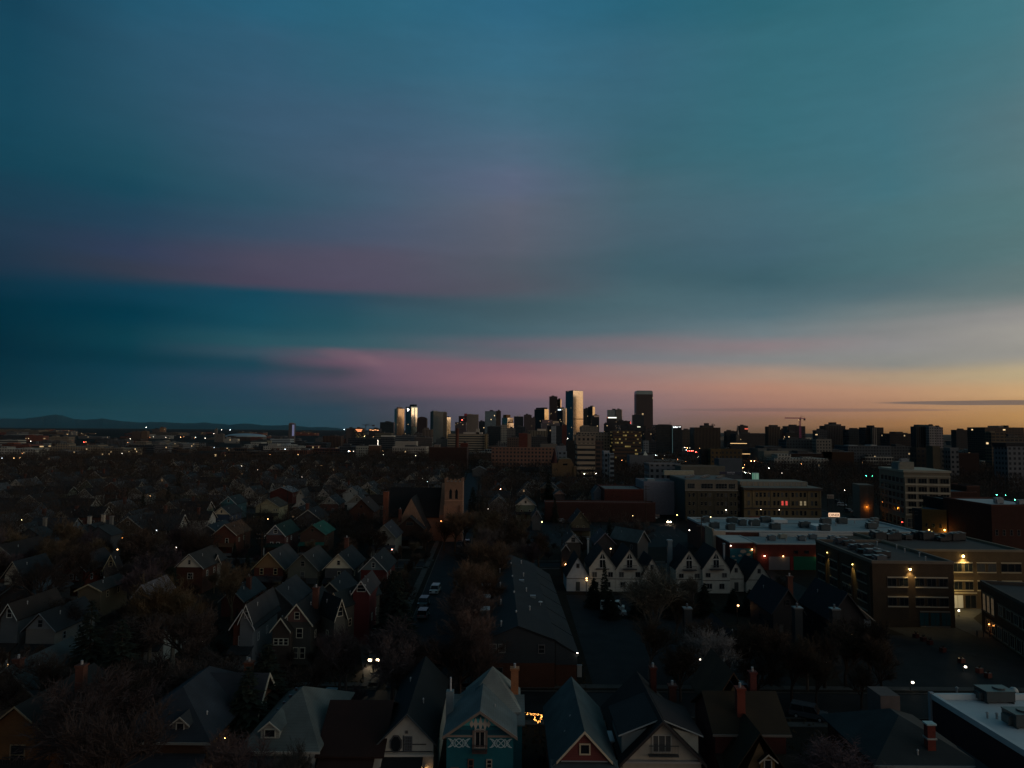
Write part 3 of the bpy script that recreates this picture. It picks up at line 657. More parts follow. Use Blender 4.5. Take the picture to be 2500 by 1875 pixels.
t = T('dark teal glass tower with slanted top and pale shining corner strips', 987, 1018, 993, 2560, 'teal', (.03, .06, .075), xm=1004, rot=35, top=[('crown', .55, .98, .1, .9, 9, (.03, .05, .06))])
for (u0, u1) in ((.05, .45), (.6, .95)): MB().box(t['w'] * u0, t['w'] * u1, -.9, -.02, 50, t['h'] - 4).build('glass_strip', FA['mirror'], t, (.5, .48, .44))
lg = MB().box(-.6, -.05, t['d'] * .55, t['d'] * .66, t['h'] - 16, t['h'] - 5); lg.box(-.6, -.05, t['d'] * .35, t['d'] * .55, t['h'] - 12, t['h'] - 8); lg.build('logo_sign', emit((1, .95, .95), 3), t)
t = T('dark brown tower with rounded shoulders right of the slanted glass tower', 1018, 1042, 1024, 2500, 'grid', (.055, .035, .035))
w_ = t['w']; MB().prism([(0, 0), (w_, 0)] + [(w_ / 2 + w_ / 2 * cos(a), 9 * sin(a)) for a in [R(q) for q in range(10, 180, 20)]], 0, t['d']).build('vaulted_roof', CONC, t, (.05, .035, .035), (0, 0, t['h'] + .6))
T('green glass condo tower with rows of pale balconies', 1049, 1081, 1005, 2100, 'balcony', (.16, .2, .19), xm=1058, rot=30, top=[('roof_screen', .1, .5, .1, .9, 3, (.3, .3, .28))])
T('narrow beige slab joined to the right of the balcony condo tower', 1081, 1091, 1007, 2150, 'ribs', (.34, .29, .22), top=[('roof_screen', .1, .8, .1, .9, 2.5, (.2, .18, .14))])
T('small building flashing yellow gold beside the balcony condo tower', 1089, 1100, 1019, 2900, 'mirror', (.5, .35, .1), xm=1091, rot=33)
t = T('dark block with a glowing red aviation beacon on its face', 1120, 1141, 1016, 2450, 'grid', (.04, .035, .045), top=[('cap', .62, .95, .2, .8, 9, (.3, .05, .06)), ('mast', .9, .5, 14)])
MB().ball((t['w'] * .4, -.8, t['h'] - 13), 1.6, 8, 5).build('beacon_light', emit(RED, 12, True), t)
t = T('low brown building dotted with pink and orange lights', 1111, 1138, 1031, 2200, 'grid_lit', (.13, .10, .10))
T('plain beige concrete slab tower with close vertical ribs', 1140, 1168, 1012, 2000, 'ribs', (.36, .30, .24), top=[('lift_house', .1, .4, .2, .8, 2, (.3, .26, .2))])
T('dark low tower with one white roof light behind the ribbed slab', 1169, 1184, 1029, 2300, 'dark', (.03, .04, .05))
T('broad dark teal glass tower with a flat top', 1184, 1211, 1004, 2050, 'teal', (.02, .04, .05))
T('brown stone wing joined to the broad teal glass tower', 1211, 1223, 1003.5, 2070, 'grid', (.09, .07, .055))
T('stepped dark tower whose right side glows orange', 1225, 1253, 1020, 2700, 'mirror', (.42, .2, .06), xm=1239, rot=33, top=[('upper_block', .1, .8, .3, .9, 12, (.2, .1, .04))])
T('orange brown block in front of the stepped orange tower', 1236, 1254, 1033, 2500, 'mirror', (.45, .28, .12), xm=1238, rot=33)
T('dark tower with white capped corners near the stepped orange tower', 1255, 1278, 1017, 2600, 'dark', (.03, .04, .055), top=[('cap', .05, .3, .1, .9, 2.5, (.6, .6, .6)), ('cap', .5, .62, .1, .9, 5, (.6, .55, .5))])
T('grey brown slab tower between white capped and yellow patched towers', 1279, 1298, 1013, 2500, 'ribs', (.13, .10, .10))
T('lower grey block joined right of the grey brown slab tower', 1297, 1307, 1020, 2520, 'grid', (.10, .08, .08))
T('wide black tower with one yellow gold patch on its right side', 1306, 1340, 999, 2800, 'mirror', (.6, .4, .05), xm=1329.5, rot=33, top=[('crown', .1, .9, .1, .9, 7, (.03, .03, .03))], lmat='dark', lcol=(.03, .03, .03))  # the yellow light on the right face is put into its wall colour
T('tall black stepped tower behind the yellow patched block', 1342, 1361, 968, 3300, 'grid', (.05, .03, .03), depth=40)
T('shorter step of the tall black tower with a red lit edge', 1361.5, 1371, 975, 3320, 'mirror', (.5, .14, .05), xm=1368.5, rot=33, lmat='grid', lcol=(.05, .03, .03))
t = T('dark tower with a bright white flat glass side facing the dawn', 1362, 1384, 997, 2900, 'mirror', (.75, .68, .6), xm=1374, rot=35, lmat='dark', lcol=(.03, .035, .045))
MB().box(-.6, -.31, t['d'] * .3, t['d'] * .9, t['h'] - 8, t['h'] - 3).build('sign', emit(COOL, 1.5), t)
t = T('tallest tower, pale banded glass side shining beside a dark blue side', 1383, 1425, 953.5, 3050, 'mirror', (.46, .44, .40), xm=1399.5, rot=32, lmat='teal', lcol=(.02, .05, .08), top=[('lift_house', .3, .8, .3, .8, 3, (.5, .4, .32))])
MB().box(.1, t['w'] - .1, -.5, -.02, t['h'] * .42, t['h'] * .435).build('refuge_floor_band', CONC, t, (.1, .09, .08))
T('dark green tower behind the tallest tower with a stepped top', 1425, 1441, 998, 2900, 'dark', (.035, .045, .04))
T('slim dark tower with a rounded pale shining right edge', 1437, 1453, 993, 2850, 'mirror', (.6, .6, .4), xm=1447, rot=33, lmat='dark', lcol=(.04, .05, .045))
t = T('dark block under a pale lit crown right of the tallest tower', 1444, 1463, 1014, 2700, 'dark', (.025, .025, .03))
MB().box(t['w'] * .35, t['w'] * .98, -.5, -.01, t['h'] - 6, t['h'] - .5).build('crown_panel', FA['mirror'], t, (.7, .55, .5))
T('pale grey mid rise with pinkish upper floors under the black towers', 1322, 1367, 1033, 2300, 'grid_lit', (.17, .15, .16), top=[('upper_block', .05, .6, .2, .8, 11, (.18, .13, .14)), ('upper_block', .62, .95, .1, .9, 7, (.5, .38, .25)), ('mast', .3, .5, 9)])
T('black tower with a bright white vertical frame on its front', 1336, 1372, 1040, 1700, 'dark', (.02, .025, .035))
t = T('white framed stair tower with a ladder of windows', 1346, 1358, 1041, 1690, 'grid', (.32, .35, .36))
T('brown red brick slab with a red lit roof line', 1372, 1384, 1038, 1800, 'brick', (.16, .05, .04))
T('beige mid rise with large windows below the tallest tower', 1418, 1461, 1041, 1900, 'balcony', (.27, .24, .19), top=[('lift_house', .1, .5, .2, .8, 3, (.2, .18, .15))])
T('dark narrow tower at the left foot of the red sign tower', 1475, 1484, 1034, 2500, 'dark', (.03, .035, .035))
T('teal glass tower with roof antennas behind the lit sign tower', 1484, 1504, 1001, 2750, 'teal', (.05, .1, .12), top=[('mast', .6, .5, 12), ('mast', .8, .5, 9), ('lift_house', .6, .95, .2, .8, 5, (.05, .05, .05))])
t = T('grey striped tower with a thin bright right edge', 1503.5, 1519, 1000, 2740, 'ribbon', (.28, .27, .22))
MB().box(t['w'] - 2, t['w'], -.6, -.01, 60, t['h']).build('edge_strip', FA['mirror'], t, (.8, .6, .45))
t = T('dark ribbed tower with a long white lit sign and red emblem', 1483, 1505, 1018, 2500, 'ribs', (.05, .05, .055))
MB().box(t['w'] * .08, t['w'] * 1.0, -.8, -.05, t['h'] - 4, t['h'] - .5).build('sign', emit((.95, 1, .85), 1.6), t)
MB().ball((t['w'] * .02, -.6, t['h'] - 2), 2.2, 8, 5).build('sign_emblem', emit((.8, .2, .1), .5), t)
t = T('wide low black block with red lights down its right edge', 1506, 1539, 1028, 2300, 'dark', (.03, .028, .025))
for i in range(5): MB().ball((t['w'] + .3, -.5, t['h'] - 3 - i * 4), .8, 6, 4).build('marker_light', emit(RED, 4, True), t)
t = T('tall brown tower with a curved teal glass top', 1553, 1594, 963, 2900, 'ribbon', (.085, .06, .055), depth=45)
w_ = t['w']; MB().prism([(0, 0), (w_, 0)] + [(w_ - 2.5 * (1 - cos(R(q))), 0) for q in ()] + [(w_ - .5, 9), (w_ - 2, 13.5), (w_ - 5, 15.5), (5, 15.5), (2, 13.5), (.5, 9)], 0, 45).build('curved_top', FA['teal'], t, (.07, .14, .16), (0, 0, t['h'] + .6))
T('dark blue grid glass block before the curved top tower', 1546, 1572, 1013, 2500, 'dark', (.03, .05, .065))
t = T('broad dark office block with a small lit sign reading apex', 1515, 1577, 1039, 2100, 'dark', (.02, .025, .03))
text('sign', 'apex', 5, emit((.95, 1, .75), 2.5), t, (t['w'] * .72, -.3, t['h'] - 4.5))
T('dark brown block at the foot of the curved top tower', 1574, 1600, 1051, 2000, 'grid', (.05, .04, .035), par=0)
t = T('big black glass office with a white lit sign and a lone spire', 1601, 1641, 1038, 1150, 'dark', (.012, .02, .02), top=[('lift_house', .3, .9, .2, .8, 1.6, (.05, .05, .05))], depth=30)
t2 = T('right half of the black glass office, split off by a teal lit strip', 1641.5, 1664, 1040, 1148, 'dark', (.012, .018, .02), top=[('mast', .0, .5, 7)], depth=30)
text('sign', 'bellco ++', 3.3, emit((.95, 1, 1), 3.5), t2, (t2['w'] * .5, -.3, t2['h'] - 2.6))
MB().box(-.4, .25, -.3, -.05, 4, t2['h'] - 1).build('light_strip', emit((.0, .35, .4), .12), t2)
T('grey white apartment house with small balconies beside the yellow lit office', 1571, 1584, 1077, 1000, 'grid', (.2, .23, .24))
T('dark low block between the yellow lit office and the black glass office', 1585, 1602, 1078, 1050, 'dark', (.03, .035, .04))
# left outliers
G1 = 'buildings of the far western city'; GAIN = .95
t = T('lone slim tower with a violet lit right side left of downtown', 705, 719, 1034, 1900, 'ribs', (.18, .16, .15), top=[('lift_house', .1, .8, .2, .8, 2, (.35, .2, .2))])
MB().box(t['w'] * .62, t['w'] - .2, -.4, -.05, 20, t['h'] - 3).build('light_strip', emit((.4, .45, 1.0), .16), t)
T('brown apartment slab, left one of the pair on the western plain', 322, 343, 1054, 2500, 'ribs', (.14, .10, .08)); T('brown apartment slab, right one of the pair on the western plain', 345, 360, 1053, 2500, 'ribs', (.2, .13, .08))
T('reddish tan block standing highest on the western horizon', 390, 402, 1044, 3200, 'grid', (.3, .17, .09)); T('grey block beside the reddish tan block on the horizon', 372, 390, 1048, 3200, 'grid', (.11, .10, .09))
T('thin pale tower right of the apartment slabs', 524, 529, 1048, 2000, 'ribs', (.22, .2, .17)); T('low beige block at the foot of the thin pale tower', 529, 545, 1060, 2000, 'grid', (.15, .13, .11))
T('grey brown striped apartment block at the far left', 30, 64, 1088, 1400, 'ribbon', (.26, .24, .2)); T('brown recessed block between striped and white apartment blocks', 64, 85, 1088, 1420, 'grid_lit', (.17, .13, .1))
T('white apartment block with small square windows, far left', 85, 120, 1087, 1390, 'grid', (.42, .42, .38), top=[('lift_house', .3, .8, .2, .8, 3, (.4, .4, .36))]); T('white and tan apartment block with tall windows, far left', 122, 150, 1086, 1400, 'ribs', (.4, .36, .26)); T('pale block at the right end of the white apartments', 150, 173, 1085, 1400, 'ribs', (.42, .39, .3))
T('dark glass block left of the curved row of white columns', 158, 190, 1096, 1350, 'dark', (.05, .05, .05), par=0)
T('cream office front with a row of tall dark windows, far left', 192, 254, 1092.5, 1300, 'ribs', (.48, .43, .3), par=.8)
T('small white shed roofed block right of the cream office', 255, 281, 1100, 1290, 'blank', (.3, .28, .24), par=0)
T('teal and white office row below the violet lit tower, left part', 612, 660, 1076, 1500, 'dark', (.06, .07, .07)); T('teal and white office row below the violet lit tower, right part', 660, 708, 1072, 1500, 'ribbon', (.3, .36, .38)); T('cream column of the office row near the violet lit tower', 652, 661, 1077, 1480, 'ribs', (.4, .38, .26))
t = T('dark flat block with orange glowing rooms near the crane', 845, 867, 1046, 2000, 'grid', (.12, .10, .09)); t = T('block lit bright orange inside, left of the cranes', 866, 888, 1046, 1990, 'litbands', (.04, .03, .03))
for i in range(3): MB().box(t['w'] * (.1 + .1 * i), t['w'] * (.85 - .05 * i), -.3, -.03, t['h'] - 3.5 - i * 2.6, t['h'] - 2.4 - i * 2.6).build('lit_window_band', emit((1, .33, .12), 2.2, True), t)
t = T('low building with orange lit upper windows right of the crane', 901, 928, 1047, 1990, 'grid', (.05, .04, .04))
for i in range(4): MB().box(t['w'] * (.05 + .22 * i), t['w'] * (.22 + .22 * i), -.3, -.03, t['h'] - 3.5 - (i % 2) * 1.2, t['h'] - 2.2 - (i % 2)).build('lit_window', emit((1, .42, .16), 2.0, True), t)
st = atD(600, 1071, 2400); t = thing('stadium', 'low grey building with a wide shallow domed roof on the western plain', 'stadium', (st.x, 2400, 0), 0)
hw = 48 * 2400 / F
MB().tube((0, 0, 0), (0, 0, 12), hw, n=32).build('wall', CONC, t, (.12, .11, .1)); b_ = MB(); b_.ball((0, 0, 12), hw * 1.0, 32, 10, .16); b_.build('domed_roof', METAL, t, (.24, .28, .28))
# middle distance, left of centre
G1 = 'mid rise buildings between the trees and downtown'; GAIN = .72
T('concrete mid rise with tan upper block, left of the hospital slab', 1010, 1034, 1059, 1500, 'grid', (.16, .13, .11)); T('taller tan concrete block left of the hospital slab', 1032, 1056, 1049, 1450, 'ribs', (.22, .17, .13), top=[('lift_house', .1, .6, .2, .8, 4, (.12, .1, .09))])
T('long blue grey office with continuous window bands before the twin towers', 961, 1012, 1064, 1400, 'ribbon', (.16, .18, .19)); T('grey concrete podium below the tan blocks', 1012, 1055, 1068, 1380, 'ribbon', (.17, .14, .12), par=0)
T('white low building above a row of dark arches', 965, 1016, 1079, 1050, 'blank', (.42, .38, .31), par=1.0); T('long pale building with a row of square windows under the white block', 958, 1040, 1092, 980, 'grid', (.4, .36, .3), par=1.0)
T('pale columned building with brick end left of the white block', 869, 900, 1090, 1000, 'grid', (.36, .36, .3)); T('brick building with a white top line near the bright lamps', 900, 928, 1089, 1000, 'brick', (.2, .1, .06), top=[('cornice', 0, 1, 0, .2, 1.5, (.5, .48, .42))])
T('white roofed office with dark glass left of the white block', 930, 962, 1067, 1300, 'dark', (.09, .09, .09), top=[('roof_slab', 0, 1, 0, 1, 3, (.5, .47, .4))]); T('olive flat building behind the white roofed office', 916, 956, 1058, 1600, 'ribbon', (.2, .18, .12))
T('brown brick hall with tall piers left of the bright lamps', 788, 832, 1065, 1500, 'ribs', (.12, .07, .05)); T('dark glass row with a lamp lit stair at its right end', 850, 886, 1070, 1350, 'dark', (.08, .08, .08)); t = T('dark glass block carrying a vertical string of white lights', 886, 930, 1072, 1330, 'dark', (.05, .06, .06))
for i in range(8): MB().ball((t['w'] * (.83 + .02 * (i % 2)), -.6, t['h'] - 2 - i * 1.7), .55, 6, 4).build('stair_light', emit(WHITE, 5, True), t)
t = T('broad hospital slab with many cream and dark window bands', 1093, 1190, 1060, 1150, 'ribbon', (.36, .3, .21), top=[('penthouse', .38, .86, .3, .9, 3.4, (.4, .34, .28)), ('lift_house', .7, .78, .3, .7, 9, (.36, .32, .26)), ('mast', .5, .5, 5)])
T('tan end wing at the right of the hospital slab', 1184, 1191, 1059.5, 1146, 'ribs', (.45, .32, .16), par=0)
t = thing('chimney_stack', 'tall round brick smokestack in front of the hospital slab', 'chimney', (atD(1116, 1090, 700).x, 700, 0)); zt = atD(1116, 1046, 700).z
MB().tube((0, 0, 0), (0, 0, zt), 2.0, 1.5, 12).build('shaft', BRICK, t, (.13, .045, .03)); MB().tube((0, 0, zt), (0, 0, zt + .5), 1.75, 1.75, 12).build('rim', CONC, t, (.1, .06, .05))
T('long dark red brick mill below the smokestack', 1048, 1140, 1093, 690, 'brick', (.08, .04, .03), depth=25, top=[('lift_house', .1, .25, .3, .7, 3, (.15, .12, .1))]); T('red brick wing right of the smokestack', 1124, 1142, 1083, 720, 'brick', (.17, .05, .035))
T('grey shed roofed hall beyond the brick mill', 1064, 1092, 1072, 1200, 'blank', (.2, .19, .17)); 
T('dark blue glass block right of the hospital with pale top line', 1190, 1224, 1041, 1500, 'dark', (.02, .03, .035), top=[('roof_slab', 0, 1, 0, .15, 1, (.3, .34, .34))])
T('slim cream apartment tower with stacked square windows', 1223, 1238, 1038, 1400, 'grid', (.4, .37, .3)); T('curved grey block right of the slim cream tower', 1238, 1258, 1046, 1450, 'grid', (.17, .16, .15)); T('dark blue block behind the curved grey block', 1255, 1282, 1042, 1600, 'dark', (.03, .045, .06))
T('brown brick apartment block left of the red brick slab', 1238, 1269, 1068, 1050, 'grid', (.13, .09, .07), par=0); T('red brick slab with a cream corner', 1267, 1288, 1059, 1000, 'brick', (.2, .06, .045)); T('cream corner strip of the red brick slab', 1288, 1297, 1059, 1003, 'blank', (.22, .16, .12), par=0)
T('beige classical building with a yellowish upper wall', 1289, 1336, 1052, 1350, 'ribs', (.24, .21, .15), top=[('attic', .5, .95, .2, .9, 4, (.5, .42, .32))]); T('dark red block under the beige classical building', 1298, 1336, 1066, 1100, 'grid', (.06, .06, .06), par=0)
T('pale stepped roof building left of the dark slab', 1320, 1360, 1085, 800, 'blank', (.2, .18, .15)); T('grey building with a blue roof lamp left of the dark slab', 1358, 1386, 1090, 700, 'blank', (.2, .22, .24))
T('long low brick school with two rows of arched openings', 1200, 1355, 1094, 640, 'grid', (.24, .13, .09), depth=18, top=[('cornice', 0, 1, 0, .05, .6, (.3, .24, .2))])
T('black windowless slab left of the banded condo tower', 1384, 1410, 1077, 560, 'blank', (.03, .03, .03))
T('banded condo tower with cream balconies and dark windows', 1409, 1453, 1085, 520, 'ribbon', (.42, .33, .23), top=[('penthouse', -.08, 1.0, .0, .9, 7, (.2, .16, .12), 'grid')], depth=14); T('brown side wing of the banded condo tower with dark balconies', 1453.5, 1473, 1078, 525, 'balcony', (.10, .07, .06), depth=13)
T('long beige office with square windows behind the banded condo tower', 1412, 1500, 1057, 800, 'grid', (.28, .23, .17), top=[('upper_block', .05, .35, .1, .8, 1.2, (.3, .25, .19)), ('penthouse', .36, .54, .1, .8, 1.6, (.25, .2, .15))])
T('brown office with yellow lit window bands, busiest lit building of the middle ground', 1496, 1566, 1054, 780, 'litbands', (.09, .055, .035), top=[('penthouse', .0, .8, .1, .8, 1.2, (.1, .08, .06))])
T('white modern block with dark windows at the foot of the condo tower', 1474, 1488, 1103, 480, 'grid', (.3, .34, .37)); T('white and grey modern block with balconies right of the condo tower', 1488, 1499, 1109, 470, 'balcony', (.24, .28, .3)); T('pale blue house block with gables left of the condo tower', 1362, 1384, 1104, 520, 'grid', (.17, .21, .24))
t = T('low grey building under a small pale pyramid roof', 1537, 1596, 1113, 640, 'blank', (.15, .16, .17)); MB().tube((t['w'] * .67, 2.5, t['h']), (t['w'] * .67, 2.5, t['h'] + 4.4), 3.2, .02, 4).build('pyramid_roof', METAL, t, (.55, .55, .45))
T('grey apartment house with three stacks of dark balconies', 1585, 1661, 1134, 420, 'grid', (.2, .21, .22), depth=16)
for i in range(3):
    pass
T('white painted hall with faint letters on its parapet', 1572, 1648, 1178, 330, 'stucco', (.28, .27, .3), depth=22, top=[('roof_unit', .2, .45, .3, .6, 1.2, (.3, .31, .3))])
T('red brick workshop with a pale flat roof', 1476, 1571, 1197, 318, 'brick', (.11, .032, .025), depth=26, roofcol=(.16, .15, .14)); T('long dark red brick garage row behind the car park', 1330, 1600, 1228, 303, 'brick', (.07, .03, .025), depth=7, roofcol=(.2, .18, .17))
# right
G1 = 'towers on the north eastern horizon'; GAIN = .46
T('brown stepped apartment slab with beige ribs right of the black glass office', 1695, 1759, 1044, 1500, 'ribs', (.15, .11, .075), top=[('upper_block', .35, .78, .2, .8, 5, (.05, .045, .04)), ('lift_house', .5, .62, .3, .7, 10, (.04, .04, .04))])
T('pale tan block between the black office and the stepped slab', 1666, 1695, 1050, 1600, 'grid', (.2, .16, .12)); T('dark hump backed hall left of the thin steeple', 1773, 1800, 1053, 1800, 'dark', (.03, .03, .03))
t = thing('church_steeple', 'thin pointed steeple black against the dawn', 'steeple', (atD(1800.5, 1060, 1500).x, 1500, 0)); zt = atD(1800, 1036, 1500).z; MB().box(-3, 3, -3, 3, 0, zt - 22).build('tower', CONC, t, (.12, .1, .08)); MB().tube((0, 0, zt - 22), (0, 0, zt), 3.4, .05, 8).build('spire', METAL, t, (.06, .05, .045))
t = T('square tower carrying a red lit sign near the steeple', 1806, 1826, 1040, 1900, 'grid', (.12, .09, .08)); MB().box(t['w'] * .6, t['w'], -.6, -.1, t['h'] - 9, t['h'] - 6).build('sign', emit((1, .12, .05), .8), t)
T('long low terrace right of the red sign tower', 1800, 1876, 1059, 1700, 'grid', (.09, .08, .075)); T('beige ribbed tower with a dark crown left of the crane', 1875, 1905, 1042, 1300, 'ribs', (.15, .12, .09), top=[('crown', .25, .85, .2, .8, 3.5, (.04, .04, .04))]); T('low dark wing right of the beige ribbed tower', 1905, 1922, 1050, 1320, 'grid', (.07, .06, .05))
T('unfinished concrete tower under the construction crane', 1922, 1966, 1041, 1200, 'balcony', (.10, .08, .09)); T('dark block in front of the unfinished tower', 1918, 1948, 1056, 1050, 'grid_lit', (.05, .05, .045), par=0)
T('stepped symmetrical tower with thin white vertical lines', 2015, 2064, 1040, 1300, 'ribs', (.10, .09, .085), top=[('upper_block', .22, .82, .1, .9, 3.5, (.08, .075, .07)), ('lift_house', .4, .62, .2, .8, 7, (.04, .04, .04))]); T('low grey wing left of the stepped symmetrical tower', 1992, 2020, 1051, 1250, 'grid', (.13, .13, .13))
T('dark blocky apartment house right of the stepped symmetrical tower', 2072, 2114, 1049, 1250, 'balcony', (.07, .08, .08)); T('dark tower with one white ribbed bay', 2112, 2157, 1044, 1200, 'dark', (.05, .045, .04), top=[('lift_house', .35, .58, .2, .8, 4, (.03, .03, .03))]); T('white ribbed bay of the dark tower', 2130, 2141, 1045, 1190, 'ribs', (.36, .32, .27), par=0)
T('long low red brown block left of the white ended tower', 2172, 2236, 1059, 1000, 'grid', (.07, .05, .045)); T('dark teal half of the broad white ended tower', 2236, 2270, 1042, 950, 'ribs', (.05, .075, .08), top=[('upper_block', .2, 1.0, .1, .9, 3, (.06, .08, .08))]); T('white half of the broad white ended tower with small windows', 2268, 2285, 1041, 940, 'grid', (.45, .42, .4)); T('white wing with small windows at the right of the broad tower', 2286, 2302, 1044, 945, 'grid', (.42, .39, .4))
T('small dark flat topped block alone on the eastern horizon', 2334, 2363, 1050, 1500, 'grid', (.06, .06, .06)); T('small white block alone near the right edge of the horizon', 2381, 2403, 1050, 1400, 'grid', (.4, .36, .3)); T('long tan apartment slab with a water tank, at the right edge of the horizon', 2404, 2500, 1044, 1000, 'balcony', (.13, .10, .075), top=[('lift_house', .45, .58, .2, .8, 3, (.2, .18, .15)), ('water_tank', .7, .76, .3, .6, 3.5, (.05, .05, .05))])
T('tan balcony block standing in front of the long apartment slab', 2420, 2456, 1057, 700, 'balcony', (.2, .15, .09), top=[('lift_house', .0, .35, .2, .8, 1.5, (.18, .15, .1))]); T('pale beige stepped block right of the tan balcony block', 2456, 2500, 1067, 720, 'balcony', (.16, .14, .11))
T('white walled block with a dark top floor at the right edge', 2459, 2530, 1092, 480, 'grid', (.24, .26, .28), top=[('dark_top_floor', -.05, 1, 0, 1, 3, (.02, .02, .022))])
T('long blue white apartment row with a pale roof line', 2070, 2175, 1089, 810, 'grid', (.14, .16, .17), top=[('roof_unit', .1, .3, .2, .6, .9, (.36, .38, .38)), ('roof_unit', .6, .75, .2, .6, 1.4, (.36, .36, .34))]); T('lower right end of the long blue white apartment row', 2175, 2226, 1091, 820, 'grid', (.11, .12, .125)); T('orange brown wall below the apartment row', 2005, 2085, 1103, 780, 'brick', (.12, .06, .03), par=0)
T('brown stair tower with a lamp, right middle distance', 2277, 2295, 1091, 500, 'blank', (.17, .14, .09)); T('brown low block left of the brown stair tower', 2237, 2277, 1095, 520, 'grid', (.08, .065, .05)); T('grey low block right of the brown stair tower', 2296, 2321, 1096, 520, 'grid', (.15, .15, .13)); T('white framed corner block right of the grey low block', 2320, 2340, 1095, 500, 'grid', (.34, .33, .32))
T('white ended blue block with violet lit door in the middle right', 1920, 1995, 1074, 800, 'grid', (.08, .11, .12)); T('white block with a beige end wall right of the violet door', 1993, 2030, 1073, 780, 'grid', (.36, .33, .27))
T('long windowless cream warehouse with a round pale eave', 1865, 1925, 1102, 760, 'blank', (.4, .38, .3)); T('pale grey upper storey of the cream warehouse', 1850, 1996, 1096, 790, 'blank', (.24, .25, .23)); T('dark brick block right of the cream warehouse', 1925, 2010, 1107, 770, 'brick', (.07, .04, .03), par=0)
t = T('dark building outlined by two long yellow light strips', 1785, 1830, 1081, 800, 'dark', (.04, .035, .03))
for z_ in (.99, .55): MB().box(-1, t['w'] * (.85 if z_ > .9 else 1.02), -.4, -.1, t['h'] * z_ - .6, t['h'] * z_ - .15).build('light_strip', emit((1, .6, .25), 1.4, True), t)
T('orange brown apartment house with yellow panels, left part', 1735, 1760, 1098, 560, 'grid', (.2, .13, .05)); T('orange brown apartment house with yellow panels, right part', 1760, 1812, 1098, 565, 'grid_lit', (.13, .09, .04)); T('dark green block left of the orange brown apartment house', 1712, 1736, 1097, 570, 'grid', (.05, .05, .04))
T('blue grey low roofs left of the curved street', 1755, 1812, 1122, 430, 'blank', (.13, .16, .19)); T('pale parapet building behind the sign roof', 1662, 1770, 1140, 400, 'blank', (.26, .25, .2), depth=14)
T('low dark red brick block under the broad white tower', 2340, 2390, 1108, 560, 'brick', (.06, .03, .025))

# cranes
def crane(name, label, px, pyt, D, jl, jr, col, zb=0, jy=0):
    p = atD(px, pyt, D); k_ = D / F; t = thing(name, label, 'crane', (p.x, D, 0)); H = p.z; s = 1.0
    m = MB()
    for (a, b) in ((-s, -s), (s, -s), (s, s), (-s, s)): m.tube((a, b, zb), (a, b, H), .3, n=4)
    z = zb
    while z < H - 3:
        m.tube((-s, -s, z), (s, -s, z + 3), .13, n=3); m.tube((s, s, z), (-s, s, z + 3), .13, n=3); m.tube((s, -s, z), (s, s, z + 3), .13, n=3); z += 3
    m.build('mast', METAL, t, col)
    j = MB(); L1 = jl * k_; L2 = jr * k_
    for (y, zz) in ((-.7, 0), (.7, 0), (0, 1.6)): j.tube((-L1, y, H + zz + jy), (L2 * .4, y, H + zz), .45, n=4)
    x = -L1
    while x < L2 * .4: j.tube((x, -.7, H), (x + 2, 0, H + 1.6), .14, n=3); j.tube((x + 2, 0, H + 1.6), (x + 3.4, .7, H), .14, n=3); x += 3.4
    j.build('jib', METAL, t, col)
    MB().box(0, L2, -.8, .8, H - .2, H + .8).tube((0, 0, H + 1), (L2 * .3, 0, H + 5), .35, n=4).tube((L2 * .3, 0, H + 5), (L2, 0, H + 1), .2, n=4).build('counter_jib', METAL, t, col)
    MB().box(L2 * .7, L2 * .98, -1, 1, H - 3, H - .2).build('counterweight', CONC, t, (.08, .07, .07)); MB().box(-1.2, 1.2, -1.9, -.8, H - 2.4, H).build('cab', METAL, t, (.1, .08, .1))
crane('tower_crane', 'purple lattice tower crane with a long jib over the unfinished tower', 1953, 1022, 1190, 37, 13, (.42, .09, .2), zb=30)
crane('tower_crane', 'thin grey tower crane beside the orange lit blocks left of downtown', 893, 1038, 1900, 9, 22, (.08, .09, .09))
crane('tower_crane', 'tiny dark crane behind the stepped apartment slab', 1739, 1037, 1900, 3, 6, (.06, .05, .05), zb=30)
# ================================================================== RIGHT HAND COMMERCIAL BLOCKS
def winrow(t, x0, x1, n, y, z, w, h, rz=0, col=(.3, .28, .22), pane=None, cols_=2, rows=1, head=None, sill=None, jitter=True):
    for i in range(n):
        u = x0 + (x1 - x0) * (i + .5) / n; pn = pane or ((CURTAIN if (i * 5 + int(z)) % 4 == 0 else GLASS) if jitter else GLASS)
        if rz: window(t, y, u, z, w, h, rz, col, pn, cols_, rows, .08)
        else: window(t, u, y, z, w, h, 0, col, pn, cols_, rows, .08)
    if head: 
        for zz, th, c in ((z + h + .05, .22, head), (z - .25, .2, sill or head)):
            m = MB()
            if rz < 0: m.box(y - .12, y, x0 + .3, x1 - .3, zz, zz + th)
            else: m.box(x0 + .3, x1 - .3, y - .12, y, zz, zz + th)
            m.build('window_band', CONC, t, c)
TEALG = newmat('teal_glass', .2, (.02, .08, .09), 0, .5)[0]
